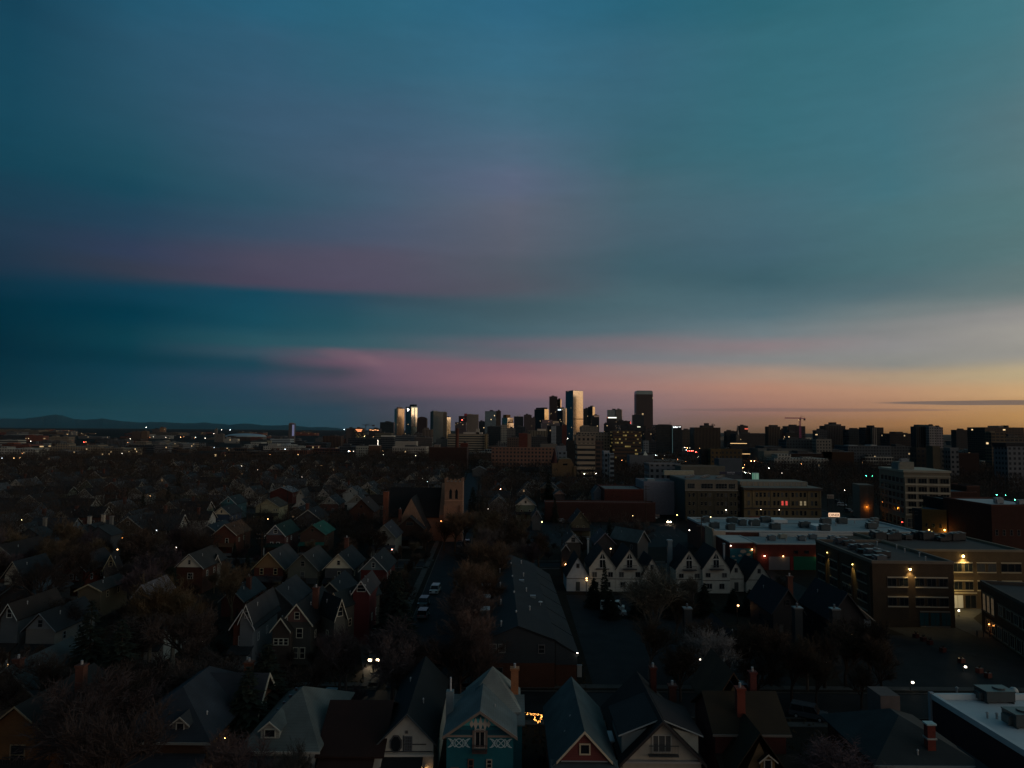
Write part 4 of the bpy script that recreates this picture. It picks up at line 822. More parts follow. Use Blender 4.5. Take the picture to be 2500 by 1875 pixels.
# --- brown brick loft building, near wing
BR = (.085, .055, .033)
t = thing('brick_building', 'three storey brown brick block with roof plant, its corner nearest the camera', 'building', (71.8, 143, 0), R(-1.5))
MB().box(0, 15.9, 0, 28, 0, 12.3).build('wall', BRICK, t, BR)
rf = MB().box(.4, 15.5, .4, 27.6, 11.7, 12.31).build('roof', CONC, t, (.07, .055, .05)); m = MB()
m.box(-.1, 16, -.1, .4, 12.32, 12.9); m.box(-.1, .4, .4, 28.1, 12.32, 12.9); m.box(15.5, 16, .4, 28.1, 12.32, 12.9); m.box(.4, 15.5, 27.6, 28.1, 12.32, 12.9); m.build('parapet', CONC, t, (.16, .13, .1))
for z in (7.9, 4.1):
    for (a, b, n) in ((2.6, 7.2, 2), (8.0, 15.0, 3)): winrow(t, a, b, n, -.005, z, 1.75, 1.6, col=(.06, .055, .05), pane=GLASS, head=(.42, .36, .26), jitter=False)
winrow(t, 8.8, 15.2, 3, -.005, .3, 1.9, 2.6, col=(.03, .03, .03), pane=TEALG, head=(.2, .18, .14), jitter=False)
for z in (7.9, 4.1, .7):
    for (a, b, n) in ((2, 7, 2), (9, 14, 2), (15.5, 20.5, 2), (22, 27, 2)): winrow(t, a, b, n, -.005, z, 1.75, 1.6, rz=-pi / 2, col=(.05, .045, .04), pane=GLASS, head=(.25, .22, .16), jitter=False)
for i, y in enumerate((0, 7.9, 14.8, 21.3)): MB().box(-.22, -.004, y + .5, y + 1.0, 0, 11.8).build('pier', BRICK, t, (.08, .05, .03))
wall_lamp(t, 7.3, -.01, 11.3, (1, .68, .26), 40, 700, r=.18, dy=.25, spot=95); wall_lamp(t, -.01, 8.2, 10.6, (1, .74, .2), 9, 600, -pi / 2, dy=.12, spot=62); wall_lamp(t, -.01, 20.9, 10.9, (1, .74, .2), 6, 500, -pi / 2, dy=.12, spot=50)
rnd = random.Random(3)
for i in range(10): ac_unit(rf, rnd.uniform(1.8, 5.5) + (i % 2) * rnd.uniform(0, 4) * (1 if i > 2 else 2), 2.2 + i * 2.5, 12.3, rnd.uniform(1.3, 3.2), rnd.uniform(1.2, 2), rnd.uniform(.6, 1.6), (.03, .035, .04) if i % 3 else (.09, .1, .11))
for i in range(5): vent(rf, 10 + rnd.uniform(-2, 4), 3 + i * 5, 12.3)
# --- far wing with lit front
t = thing('brick_building', 'tan lit wing of the brick block set back behind the lamp lit court', 'building', (87.6, 158, 0), R(-.5))
MB().box(0, 25.0, 0, 26, 0, 12.3).build('wall', BRICK, t, (.15, .10, .052)); MB().box(-4.6, -.01, 13, 24, 0, 12.2).build('link_wall', BRICK, t, (.12, .08, .05))
rf = MB().box(.4, 24.6, .4, 25.6, 11.8, 12.31).build('roof', CONC, t, (.06, .05, .045)); m = MB(); m.box(-.1, 25.1, -.1, .4, 12.32, 12.8); m.box(24.6, 25.1, .4, 26, 12.32, 12.8); m.box(-.1, .4, .4, 26, 12.32, 12.8); m.box(.4, 24.6, 25.6, 26.1, 12.32, 12.8); m.build('parapet', CONC, t, (.2, .16, .11))
for z in (8.0, 4.1):
    for (a, b, n) in ((3.6, 8.8, 2), (9.2, 14.0, 2), (14.3, 19.1, 2), (19.6, 24.6, 1)): winrow(t, a, b, n, -.005, z, 1.9 if n == 2 else 4.6, 1.8, col=(.12, .1, .07), pane=[CURTAIN, GLASS][int(a) % 2] if z > 5 else GLASS, head=(.45, .38, .25), cols_=2 if n == 2 else 3, jitter=False)
for (x, c) in ((10.2, emit((1, .8, .45), .10)), (13.0, GLASS)): window(t, x, -.005, .1, 2.5, 2.9, 0, (.1, .08, .06), c, 2, 1, .08)
MB().box(8.8, 14.4, -.15, -.003, 3.3, 3.55).build('window_band', CONC, t, (.45, .38, .25))
wall_lamp(t, 11.6, -.01, 11.4, (1, .72, .3), 50, 1100, r=.2, dy=.35, spot=115); wall_lamp(t, 16.5, -.01, 3.0, (1, .75, .3), 6, 0, r=.1)
wall_lamp(t, 8.2, -.01, 3.6, (1, .72, .26), 8, 420, r=.12, dy=3.2)
for i in range(14): ac_unit(rf, 1.5 + i * 1.5, 18 + rnd.uniform(-3, 3), 12.3, rnd.uniform(1.5, 2.8), 2, rnd.uniform(.9, 2.0), (.025, .035, .04))
for i in range(3): lb = thing('bollard', ('left', 'middle', 'right')[i] + 'most of three dark bollards at the mouth of the lit court', 'bollard', (87.9 + i * 1.2, 136.4, .03), group='bollards of the lit court'); MB().tube((0, 0, 0), (0, 0, 1.1), .09, n=8).build('post', DARKM, lb); MB().ball((0, 0, 1.1), .1, 8, 4).build('cap', DARKM, lb)
p = at(2341, 1492, 1.1); t = thing('path_lamp', 'small white post lamp standing in the lit court', 'path lamp', (p.x, p.y, .03)); MB().tube((0, 0, 0), (0, 0, 1.0), .06, n=6).build('post', DARKM, t); MB().ball((0, 0, 1.15), .16, 8, 5).build('lamp_head', emit(WHITE, 12), t)
ld = bpy.data.lights.new('lamp_light', 'POINT'); ld.energy = 30; ld.color = (1, .75, .35); ld.shadow_soft_size = .15; lo = bpy.data.objects.new('lamp_light', ld); COL.objects.link(lo); lo.parent = t; lo.location = (0, 0, 1.6)
# --- third block at the right edge
t = thing('brick_building', 'dark brown brick block at the right edge facing the lit court', 'building', (86.2, 119, 0), R(-14.5))
MB().box(0, 34, 0, 22.6, 0, 9).build('wall', BRICK, t, (.08, .045, .028)); rf = MB().box(.4, 33.6, .4, 22.2, 8.4, 9.01).build('roof', CONC, t, (.05, .045, .045)); m = MB(); m.box(-.1, 34, -.1, .4, 9.02, 9.6); m.box(-.1, .4, .4, 22.7, 9.02, 9.6); m.box(.4, 34, 22.2, 22.7, 9.02, 9.6); m.build('parapet', CONC, t, (.07, .06, .05))
winrow(t, 16, 22, 3, -.005, 4.2, 1.3, 3.2, rz=-pi / 2, pane=emit((1, .62, .25), .06), jitter=False, rows=3, head=(.15, .12, .08)); winrow(t, 2, 15, 4, -.005, 5.0, 1.8, 1.8, rz=-pi / 2, head=(.15, .12, .08)); winrow(t, 2, 21, 7, -.005, .6, 1.8, 2.2, rz=-pi / 2, head=(.15, .12, .08)); winrow(t, 2, 32, 8, -.005, 5, 2, 1.8, head=(.15, .12, .08)); winrow(t, 2, 32, 8, -.005, 1, 2, 2, head=(.15, .12, .08))
wall_lamp(t, -.01, 18.5, 2.2, AMB, 14, 12, -pi / 2, r=.1)
for i in range(5): ac_unit(rf, 10 + i * 3, 14 + rnd.uniform(-3, 5), 9, 2.4, 1.8, 1.3, (.12, .13, .14))
# --- white roofed warehouse
t = thing('warehouse', 'long red brick warehouse with a pale grey flat roof full of rooftop units', 'building', (61.5, 217, 0), 0)
MB().box(0, 63, 0, 33, 0, 8).build('wall', BRICK, t, (.13, .05, .035)); m = MB().box(.4, 62.6, .4, 32.6, 7.3, 8.01); rf = m.build('roof', CONC, t, (.25, .3, .31))
m = MB(); m.box(-.1, 63.1, -.1, .4, 8.02, 8.5); m.box(-.1, .4, .4, 33, 8.02, 8.6); m.box(62.6, 63.1, .4, 33, 8.02, 8.5); m.box(.4, 62.6, 32.5, 33.1, 8.02, 8.5); m.build('parapet', CONC, t, (.42, .46, .46))
MB().box(-.5, 3.2, -.6, -.12, 0, 8.3).build('tan_corner', STUCCO, t, (.4, .33, .25)); MB().box(-.6, -.11, 0, 8, 0, 8.9).build('side_wall', STUCCO, t, (.35, .28, .2))
for (u, v, w_) in ((.5, .25, 2.6), (1.9, .78, 2), (4.5, .12, 2.2), (10, .7, 3), (11.5, .5, 2.2), (15.5, .5, 3), (19, .2, 2.8), (22, .8, 3), (30, .35, 3), (33.5, .12, 2.8), (41, .7, 3), (47, .75, 3), (50.5, .3, 2.8), (54, .5, 2.4), (58, .75, 2)): ac_unit(rf, 2 + u, 1.5 + v * 28, 8, w_, 2, 1.9, (.045, .065, .07))
for (u, v) in ((25.5, .8), (33, .25)): MB().box(0, 4.6, 0, 7, 0, 1.3).build('skylight', METAL, rf, (.52, .55, .55), (u, v * 28 - 2, 8))
m = MB()
for (u, v, a_, b_) in ((6, 9, 20, 9), (20, 9, 20, 16), (28, 20, 44, 20), (44, 20, 44, 27), (50, 12, 60, 12)): m.tube((u, v, 8.25), (a_, b_, 8.25), .09, n=6)
m.build('roof_pipe', METAL, rf, (.12, .14, .15))
for i in range(6): vent(rf, 6 + i * 9.5, 6 + (i * 7) % 18, 8.0, 1.1, .15)
t = thing('warehouse', 'lower red brick annex with a green painted door in front of the warehouse', 'building', (68.5, 200, 0), 0)
MB().box(0, 34, 0, 15.5, 0, 7).build('wall', BRICK, t, (.15, .03, .02)); rf = MB().box(.4, 33.6, .4, 15.1, 6.4, 7.01).build('roof', CONC, t, (.2, .24, .25)); m = MB(); m.box(-.1, 34, -.1, .4, 7.02, 7.35); m.box(-.1, .4, .4, 15.5, 7.02, 7.35); m.box(6, 34, 15.1, 15.6, 7.02, 8.1); m.build('parapet', CONC, t, (.4, .42, .4))
MB().box(10.1, 16.7, -.1, -.004, .1, 3.8).build('green_door', FLAT, t, (.0, .11, .06)); MB().box(9.2, 10.0, -.12, -.004, 0, 3.8).build('red_post', FLAT, t, (.2, .02, .02)); MB().box(3.2, 9.0, -.1, -.004, .1, 3.7).build('grey_door', FLAT, t, (.16, .15, .15)); 
for x in (10.8, 13.8): MB().box(x - .6, x + .6, -.05, -.004, 4.6, 5.4).build('window', GLASS, t)
for (x, c, s, pw) in ((2.0, (1, .45, .3), 20, 25), (7.2, (1, .5, .18), 10, 10), (16.8, (1, .55, .2), 12, 10)): wall_lamp(t, x, -.01, 3.9, c, s, pw, r=.17)
for i in range(5): ac_unit(rf, 7 + i * 4.4, 8 + (i % 2) * 3, 7, 2, 1.6, 1.4, (.12, .14, .15) if i != 1 else (.3, .28, .22))
for i in range(5): vent(rf, 4 + i * 6, 4 + i, 7)
t = thing('warehouse', 'small brick annex with a cloud mural and white parapet', 'building', (61.8, 203, 0), 0)
MB().box(0, 6.6, 0, 13.5, 0, 6.9).build('wall', BRICK, t, (.14, .03, .02)); MB().box(-.1, 6.7, -.1, 13.6, 6.91, 7.2).build('parapet', CONC, t, (.45, .45, .42))
mu = MB().box(.1, 6.5, -.06, -.003, .6, 5.4).build('mural_panel', FLAT, t, (.015, .11, .14)); cl = MB(); rnd = random.Random(5)
for (cx_, cz_, a, b) in ((3.8, 4.6, .9, .5), (2.9, 3.4, .55, .3), (5.3, 3.7, .6, .35), (1.0, 3.2, .5, .25), (5.9, 4.9, .4, .2), (3.8, 2.4, .5, .2), (1.6, 2.2, .4, .15)):
    cl.poly([(cx_ + a * cos(R(q)) * (1 + .12 * sin(q)), -.075, cz_ + b * sin(R(q)) * (1 + .12 * cos(q * 2))) for q in range(0, 360, 24)])
cl.build('mural_clouds', FLAT, mu, (.42, .34, .26))
wall_lamp(t, .3, -.01, 6.2, WHITE, 12, 5); wall_lamp(t, 6.3, -.01, 5.2, (1, .55, .22), 16, 12, r=.15)
# --- painted sign block and tan block beyond
t = thing('brick_building', 'brown brick office with stucco top floor and dark side wall under the JOHNSON sign', 'building', (75.5, 310, 0), 0)
MB().box(0, 22.6, 0, 30, 0, 13.0).build('wall', BRICK, t, (.085, .075, .05)); MB().box(-.1, 22.7, -.1, 30, 13.01, 17.4).build('top_storey', STUCCO, t, (.15, .135, .105)); MB().box(-.2, -.11, .3, 29.5, .2, 17).build('side_wall', CONC, t, (.04, .06, .06))
rf = MB().box(.3, 22.4, .3, 29.7, 17.41, 17.6).build('roof', CONC, t, (.14, .14, .13)); MB().box(-.25, 22.85, -.25, -.105, 12.8, 13.1).build('string_course', CONC, t, (.25, .25, .22))
for z in (10.1, 6.4, 2.7):
    for (a, n) in ((.9, 2), (6.2, 3), (13.2, 3), (19.0, 2)): winrow(t, a, a + n * 1.75, n, -.005, z, 1.05, 1.7, col=(.14, .13, .1), cols_=1, rows=2)
for (a, w_) in ((2.5, 3.2), (9.4, 5.2), (15.6, 5.0), (20.2, 2.8)): window(t, a, -.105, 13.7, w_, 2.2, 0, (.2, .2, .17), GLASS, 4, 2, .08)
for (a, b) in ((5.3, 5.7), (12.5, 12.9), (18.3, 18.7)): MB().box(a, b, -.16, -.004, 0, 12.8).build('pier', BRICK, t, (.1, .085, .06))
for i in range(8): ac_unit(rf, 3 + i * 2.3, 8 + (i * 5) % 15, 17.6, 2, 1.5, .9, (.16, .16, .15))
MB().box(-2, 12.3, 33, 36, 17.4, 19.6).build('cream_penthouse', STUCCO, t, (.36, .33, .24))
wall_lamp(t, 17.6, -.01, 4.6, WHITE, 40, 0)
p = atD(1757, 1165, 345); q = atD(1810, 1150, 345)
t = thing('billboard', 'dark blue rooftop sign board reading JOHNSON in pale letters', 'sign', (p.x, 345, 17.6)); w_ = q.x - p.x; h_ = q.z - 17.9
MB().box(0, w_, 0, .4, .3, h_).build('board', METAL, t, (.012, .02, .05)); text('lettering', 'JOHNSON', h_ * .5, TRIM, t, (w_ * .52, -.02, h_ * .55), color=(.62, .64, .66)); text('small_lettering', 'Storage & Moving', h_ * .27, TRIM, t, (w_ * .52, -.02, h_ * .22), color=(.4, .44, .45))
for x in (.5, w_ / 2, w_ - .5): MB().tube((x, .3, -.5), (x, .3, .4), .12).tube((x, 2.5, -.5), (x, .4, h_ * .7), .1).build('support', DARKM, t)
p = atD(1798, 1200, 312); t = thing('brick_building', 'narrow black stair block between the sign building and the tan hotel', 'building', (98.4, 313, 0)); MB().box(0, 2.1, 0, 20, 0, 15.5).build('wall', BRICK, t, (.03, .03, .03))
for z in (10.4, 7, 3.6): window(t, 1.05, -.005, z, 1.2, 1.5, 0, (.1, .1, .1), CURTAIN, 2, 2, .08)
t = thing('brick_building', 'tan stone fronted hotel with a black cornice and two red lit windows', 'building', (100.8, 310, 0), 0)
TN = (.17, .125, .065); MB().box(0, 33.5, 0, 24, 0, 13.2).build('wall', STUCCO, t, TN); MB().box(-.3, 34.1, -.9, -.003, 13.21, 14.2).build('cornice', METAL, t, (.015, .018, .02)); MB().box(-.1, 33.7, 0, 24, 13.22, 14.4).build('parapet', CONC, t, (.2, .19, .16)); MB().box(-.15, 33.6, -.4, -.004, 5.2, 5.7).build('string_course', METAL, t, (.03, .03, .03))
MB().box(1, 31, 8, 22, 14.41, 16.4).build('set_back_storey', STUCCO, t, (.26, .23, .18))
wi = 0
for z, sp_ in ((10.3, ''), (6.7, 'r'), (2.5, '')):
    for gi, (a, n) in enumerate(((1.5, 1), (5.0, 4), (12.6, 4), (20.6, 4), (28.9, 2))):
        for i in range(n):
            x = a + i * 1.75 + .6; pn = GLASS if (gi + i) % 4 else CURTAIN
            if sp_ == 'r' and gi == 2 and i >= 2: pn = emit((1, .05, .03), .55)
            if sp_ == 'r' and gi == 3 and i >= 2: pn = emit((1, .75, .35), .16)
            window(t, x, -.005, z, 1.15, 2.0, 0, (.12, .11, .08), pn, 1, 2, .08)
for x in (.4, 4.1, 12.0, 20.0, 28.0, 33.1): MB().box(x - .3, x + .3, -.25, -.004, 5.72, 13.2).build('pilaster', STUCCO, t, (.19, .14, .075))
MB().box(2, 8, -1.8, -.4, 1.0, 1.9).build('awning', FLAT, t, (.3, .04, .02))
wall_lamp(t, 7.2, -.01, 4.9, WHITE, 14, 0, r=.1); wall_lamp(t, 15.2, -.01, 4.9, WHITE, 14, 0, r=.1)
for i in range(26): MB().box(.8 + i * 1.2, 1.0 + i * 1.2, 7.8, 7.99, 14.5, 15.9).build('window_mullion', METAL, t, (.25, .28, .27)) if i % 2 else None
t = thing('roof_stair_house', 'small pale green lit glass stair house on the roof behind the hotel', 'roof structure', (atD(1846, 1180, 330).x, 333, 16)); MB().box(0, 2.4, 0, 2.4, 0, 3.2).build('lit_glass', emit((.3, .75, .5), .2), t)
for x in (0, .8, 2.3): MB().box(x, x + .12, -.06, -.002, 0, 3.25).build('glazing_bar', METAL, t, (.1, .2, .15))
MB().box(-.1, 2.5, -.1, 2.5, 3.21, 3.35).build('roof', METAL, t, (.2, .25, .22))
# --- seven storey office
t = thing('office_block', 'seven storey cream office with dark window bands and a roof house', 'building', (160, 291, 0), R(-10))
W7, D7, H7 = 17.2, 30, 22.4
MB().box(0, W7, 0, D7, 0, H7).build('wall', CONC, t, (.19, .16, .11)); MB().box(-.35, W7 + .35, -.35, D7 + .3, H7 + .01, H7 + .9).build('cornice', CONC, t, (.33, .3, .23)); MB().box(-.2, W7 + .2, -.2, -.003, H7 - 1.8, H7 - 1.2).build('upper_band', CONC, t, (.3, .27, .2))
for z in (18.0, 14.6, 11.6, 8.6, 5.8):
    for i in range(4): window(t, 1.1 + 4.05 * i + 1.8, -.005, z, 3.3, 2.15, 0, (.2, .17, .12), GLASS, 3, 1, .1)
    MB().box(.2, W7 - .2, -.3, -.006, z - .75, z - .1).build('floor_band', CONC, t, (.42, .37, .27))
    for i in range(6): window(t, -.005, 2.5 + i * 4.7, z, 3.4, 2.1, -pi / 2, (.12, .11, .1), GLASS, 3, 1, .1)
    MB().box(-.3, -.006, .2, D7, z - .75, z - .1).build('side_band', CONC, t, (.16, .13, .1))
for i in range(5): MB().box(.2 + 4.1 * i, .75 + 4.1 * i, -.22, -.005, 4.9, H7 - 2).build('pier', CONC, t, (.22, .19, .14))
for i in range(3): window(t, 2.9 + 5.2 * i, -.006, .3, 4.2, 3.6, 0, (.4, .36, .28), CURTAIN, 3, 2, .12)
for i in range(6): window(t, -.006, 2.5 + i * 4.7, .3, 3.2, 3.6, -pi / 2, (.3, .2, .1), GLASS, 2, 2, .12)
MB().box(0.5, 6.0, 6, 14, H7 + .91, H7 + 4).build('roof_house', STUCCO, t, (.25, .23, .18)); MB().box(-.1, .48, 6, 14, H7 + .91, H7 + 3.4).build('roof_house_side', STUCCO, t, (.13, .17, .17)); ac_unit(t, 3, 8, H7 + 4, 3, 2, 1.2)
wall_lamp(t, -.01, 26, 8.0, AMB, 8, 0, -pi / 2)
wall_lamp(t, -.01, 3, 2.0, RED, 20, 0, -pi / 2)
t = thing('brick_building', 'tall blank wall glowing orange at its foot left of the cream office', 'building', (158, 320, 0), R(-12)); MB().box(-2, 4, 0, 12, 0, 15).build('wall', STUCCO, t, (.17, .13, .1)); MB().box(-1.9, -.1, -.4, -.003, 0, 14.5).build('pier', STUCCO, t, (.16, .12, .09)); MB().box(1.6, 3.4, -.4, -.003, 0, 14.5).build('pier', STUCCO, t, (.16, .12, .09))
wall_lamp(t, .75, -.01, 5.4, (1, .30, .03), 2, 130, r=.15, dy=.6)
# red brick pair and others on the right
G1 = 'low blocks along the commercial street'
t = T('red brown brick hall with a teal roof right of the cream office', 2303, 2385, 1203, 300, 'brick', (.11, .05, .04), depth=22, roofcol=(.12, .2, .22)); ac_unit(t, 6, 8, t['h'], 2.5, 2, 1.4)
t = T('taller plain red brick block next to the teal roofed hall', 2360, 2392, 1189, 305, 'brick', (.12, .055, .04), depth=14)
t = T('brick building with a white flat roof high at the right edge', 2420, 2560, 1236, 235, 'brick', (.13, .045, .03), depth=26, roofcol=(.4, .42, .42), xm=None); rf = t
for i in range(7): window(t, 1.5 + i * 2.4, -.005, 5, 1, 2, 0, (.1, .08, .07), GLASS)
for (x, y) in ((8, 8), (12, 14), (14, 6)): ac_unit(t, x, y, t['h'] + .1, 2.2, 1.8, 1.5)
t = T('black fronted brick row left of the white roofed brick building', 2377, 2421, 1234, 245, 'brick', (.03, .025, .022), depth=30)
for i in range(3):
    for z in (3, 6.5, 10): window(t, 1 + i * 2, -.005, z, .9, 1.8, 0, (.08, .06, .05), GLASS)
t = T('tan row of shops lit orange by a lamp before the red brick hall', 2250, 2302, 1246, 262, 'stucco', (.24, .16, .06), depth=14, roofcol=(.1, .12, .14), rz=-30)
for i in range(3): window(t, 1.4 + i * 2.2, -.005, 4.2, .9, 1.5, 0, (.12, .1, .06), GLASS)
wall_lamp(t, t['w'] * .9, -.01, 3.6, (1, .45, .1), 30, 120, r=.22, dy=.8)
T('dark low roofs right of the tan shop row', 2302, 2380, 1258, 262, 'blank', (.05, .05, .055), depth=20, roofcol=(.1, .12, .14))
t = thing('patio_lights', 'strings of yellow bulbs hanging over a dark patio below the shops', 'string lights', (at(2262, 1303, 3).x, at(2262, 1303, 3).y, 0)); px0 = [(2256, 1292), (2275, 1297), (2295, 1303), (2256, 1305), (2275, 1309), (2296, 1315)]
pts = [at(a, b, 3) for a, b in px0]; o_ = t.location
for p in pts: MB().tube((p.x - o_.x, p.y - o_.y, 0), (p.x - o_.x, p.y - o_.y, 3), .06).build('post', DARKM, t)
b_ = MB()
for i, j in ((0, 1), (1, 2), (3, 4), (4, 5), (0, 3), (1, 4), (2, 5)):
    for k_ in range(9): q = pts[i].lerp(pts[j], k_ / 8); b_.ball((q.x - o_.x, q.y - o_.y, 3 - .5 * sin(pi * k_ / 8)), .07, 5, 3)
b_.build('bulbs', emit((1, .8, .25), 5), t)
p = atD(2037, 1258, 264); SZ = p.z - 6.5; t = thing('diner_sign', 'glowing cream sign board reading DINER above the street', 'sign', (p.x, p.y, 0)); k_ = p.y / F
MB().box(-13 * k_, 13 * k_, 0, .4, 5.9 + SZ, 5.9 + SZ + 9.5 * k_).build('board', emit((1, .62, .38), .9), t); text('lettering', 'DINER', 8.5 * k_, FLAT, t, (0, -.05, 6.15 + SZ), color=(.12, .02, .01), ext=.06); MB().tube((0, .6, 0), (0, .6, 6.5 + SZ), .2).build('post', DARKM, t)
t = thing('roof_sign', 'small unlit lattice sign board on legs right of the hotel', 'sign', (atD(2028, 1215, 300).x, 300, 0)); z_ = atD(2028, 1217, 300).z; MB().box(-1.4, 1.4, 0, .3, z_, z_ + 1.6).build('board', METAL, t, (.2, .17, .14)); MB().tube((-1, .2, 0), (-1, .2, z_), .12).tube((1, .2, 0), (1, .2, z_), .12).build('support', DARKM, t); text('lettering', 'EVO', 1.2, TRIM, t, (0, -.03, z_ + .3), color=(.05, .04, .03))
# --- near white roof building, bottom right
t = thing('warehouse', 'flat white roofed building with a maroon side wall at the bottom right', 'building', (54.4, 62, 0), R(1.0))
MB().box(0, 38, 0, 31, 0, 4.3).build('wall', BRICK, t, (.075, .04, .045)); rf = MB().box(.35, 37.7, .35, 30.6, 4.0, 4.32).build('roof', CONC, t, (.44, .5, .52)); m = MB(); m.box(-.12, .35, -.1, 31, 4.33, 5.0); m.box(.35, 38, 30.6, 31.1, 4.33, 5.0); m.box(37.7, 38.1, 0, 30.6, 4.33, 5.0); m.build('parapet', CONC, t, (.5, .55, .56))
MB().box(-.25, .3, 30.9, 31.35, 0, 5.1).build('corner_pilaster', CONC, t, (.3, .33, .36))
for (px, py, w_, d_, h_) in ((2440, 1694, 3.6, 2.4, 1.5), (2500, 1752, 2.6, 2.4, 1.6)):
    p = at(px, py, 5.2); ac_unit(rf, p.x - 54.4, p.y - 62, 4.32, w_, d_, h_, (.05, .06, .06))
MB().ball((at(2488, 1695, 4.6).x - 54.4, at(2488, 1695, 4.6).y - 62, 4.9), .55, 10, 6).build('roof_fan', METAL, rf, (.35, .4, .4))
for (px, py) in ((2420, 1750), (2443, 1752), (2463, 1748), (2348, 1688)): p = at(px, py, 4.5); vent(rf, p.x - 54.4, p.y - 62, 4.32, .6, .12)

# ================================================================== LONG APARTMENT ROW IN THE MIDDLE
t = thing('apartment_row', 'long dark slate sided apartment row with brick base and chimney boxes', 'building', (-3.9, 107.8, 0), R(1.2))
SL = (.022, .03, .036)
MB().prism([(0, 3.61), (10.6, 3.61), (10.6, 6.9), (5.1, 8.9), (0, 6.9)], 0, 60).build('wall', PAINT, t, SL); MB().box(.0, 10.6, 0.0, 60, 0, 3.6).build('brick_base', BRICK, t, (.08, .03, .016))
rf = MB().prism([(-.4, 6.75), (5.1, 8.95), (10.7, 6.95), (10.7, 7.1), (5.1, 9.12), (-.4, 6.9)], -.35, 60.3).build('roof', SHING, t, (.02, .026, .032))
for i in range(6):
    y = .5 + i * 10; MB().prism([(10.71, 3.2), (14.0, 3.2), (14.0, 4.6), (10.71, 6.6)], y, y + 9.6).build('side_bay', PAINT, t, SL); MB().box(10.72, 13.9, y + .1, y + 9.5, 0, 3.19).build('bay_base', BRICK, t, (.08, .03, .016))
    MB().prism([(10.72, 6.7), (14.3, 4.55), (14.3, 4.7), (10.72, 6.86)], y - .2, y + 9.4).build('bay_roof', SHING, t, (.02, .026, .032))
for i, y in enumerate((9, 17.5, 27, 36, 46, 56)): MB().box(-.9, .7, y, y + 2.2, 4, 9.0).build('chimney_box', PAINT, t, (.06, .08, .09)); MB().box(-1.0, .8, y - .1, y + 2.3, 9.01, 9.15).build('chimney_cap', METAL, t, (.2, .22, .22))
for i in range(12): vent(rf, 2.6 + (i % 3) * 2.4, 3 + i * 4.6, 7.6 + .4 * (1 - abs(i % 3 - 1)), 1.3, .11)
for (x, y, z) in ((6.8, 34, 8.3), (8.5, 23, 7.8)): MB().box(-.5, .5, -.4, .4, 0, .5).build('skylight', METAL, rf, (.12, .17, .19), (x, y, z))
MB().tube((0, 0, 0), (0, -.1, .8), .04).ball((0, -.15, .9), .4, 10, 4, .3).build('satellite_dish', METAL, rf, (.4, .42, .42), (9.6, 19, 7.2))
for x in (1.4, 2.7): window(t, x, -.005, 5.1, 1.1, 1.3, 0, (.16, .17, .16), CURTAIN)
window(t, 2.0, -.005, 1.5, 1.8, 1.5, 0, (.05, .05, .05)); window(t, 8.6, -.005, 5, 1, 1.3, 0, (.1, .1, .1)); wall_lamp(t, 14.0, .8, 4.9, WHITE, 14, 4, r=.1)
p = at(1185, 1636, 1.2); t = thing('notice_sign', 'small pink notice board left of the apartment row', 'sign', (p.x, p.y, 0)); MB().box(-.5, .5, 0, .05, .8, 1.5).build('board', FLAT, t, (.55, .4, .42)); MB().tube((0, .08, 0), (0, .08, 1.4), .04).build('post', DARKM, t)
p = at(1415, 1637, 1.2); t = thing('utility_box', 'pale meter cabinet at the right foot of the apartment row', 'cabinet', (p.x, p.y, 0)); MB().box(-.35, .35, 0, .3, .2, 1.9).build('cabinet', METAL, t, (.35, .36, .34)); MB().box(-.4, .4, -.02, .32, 1.91, 2.0).build('lid', METAL, t, (.2, .2, .2))

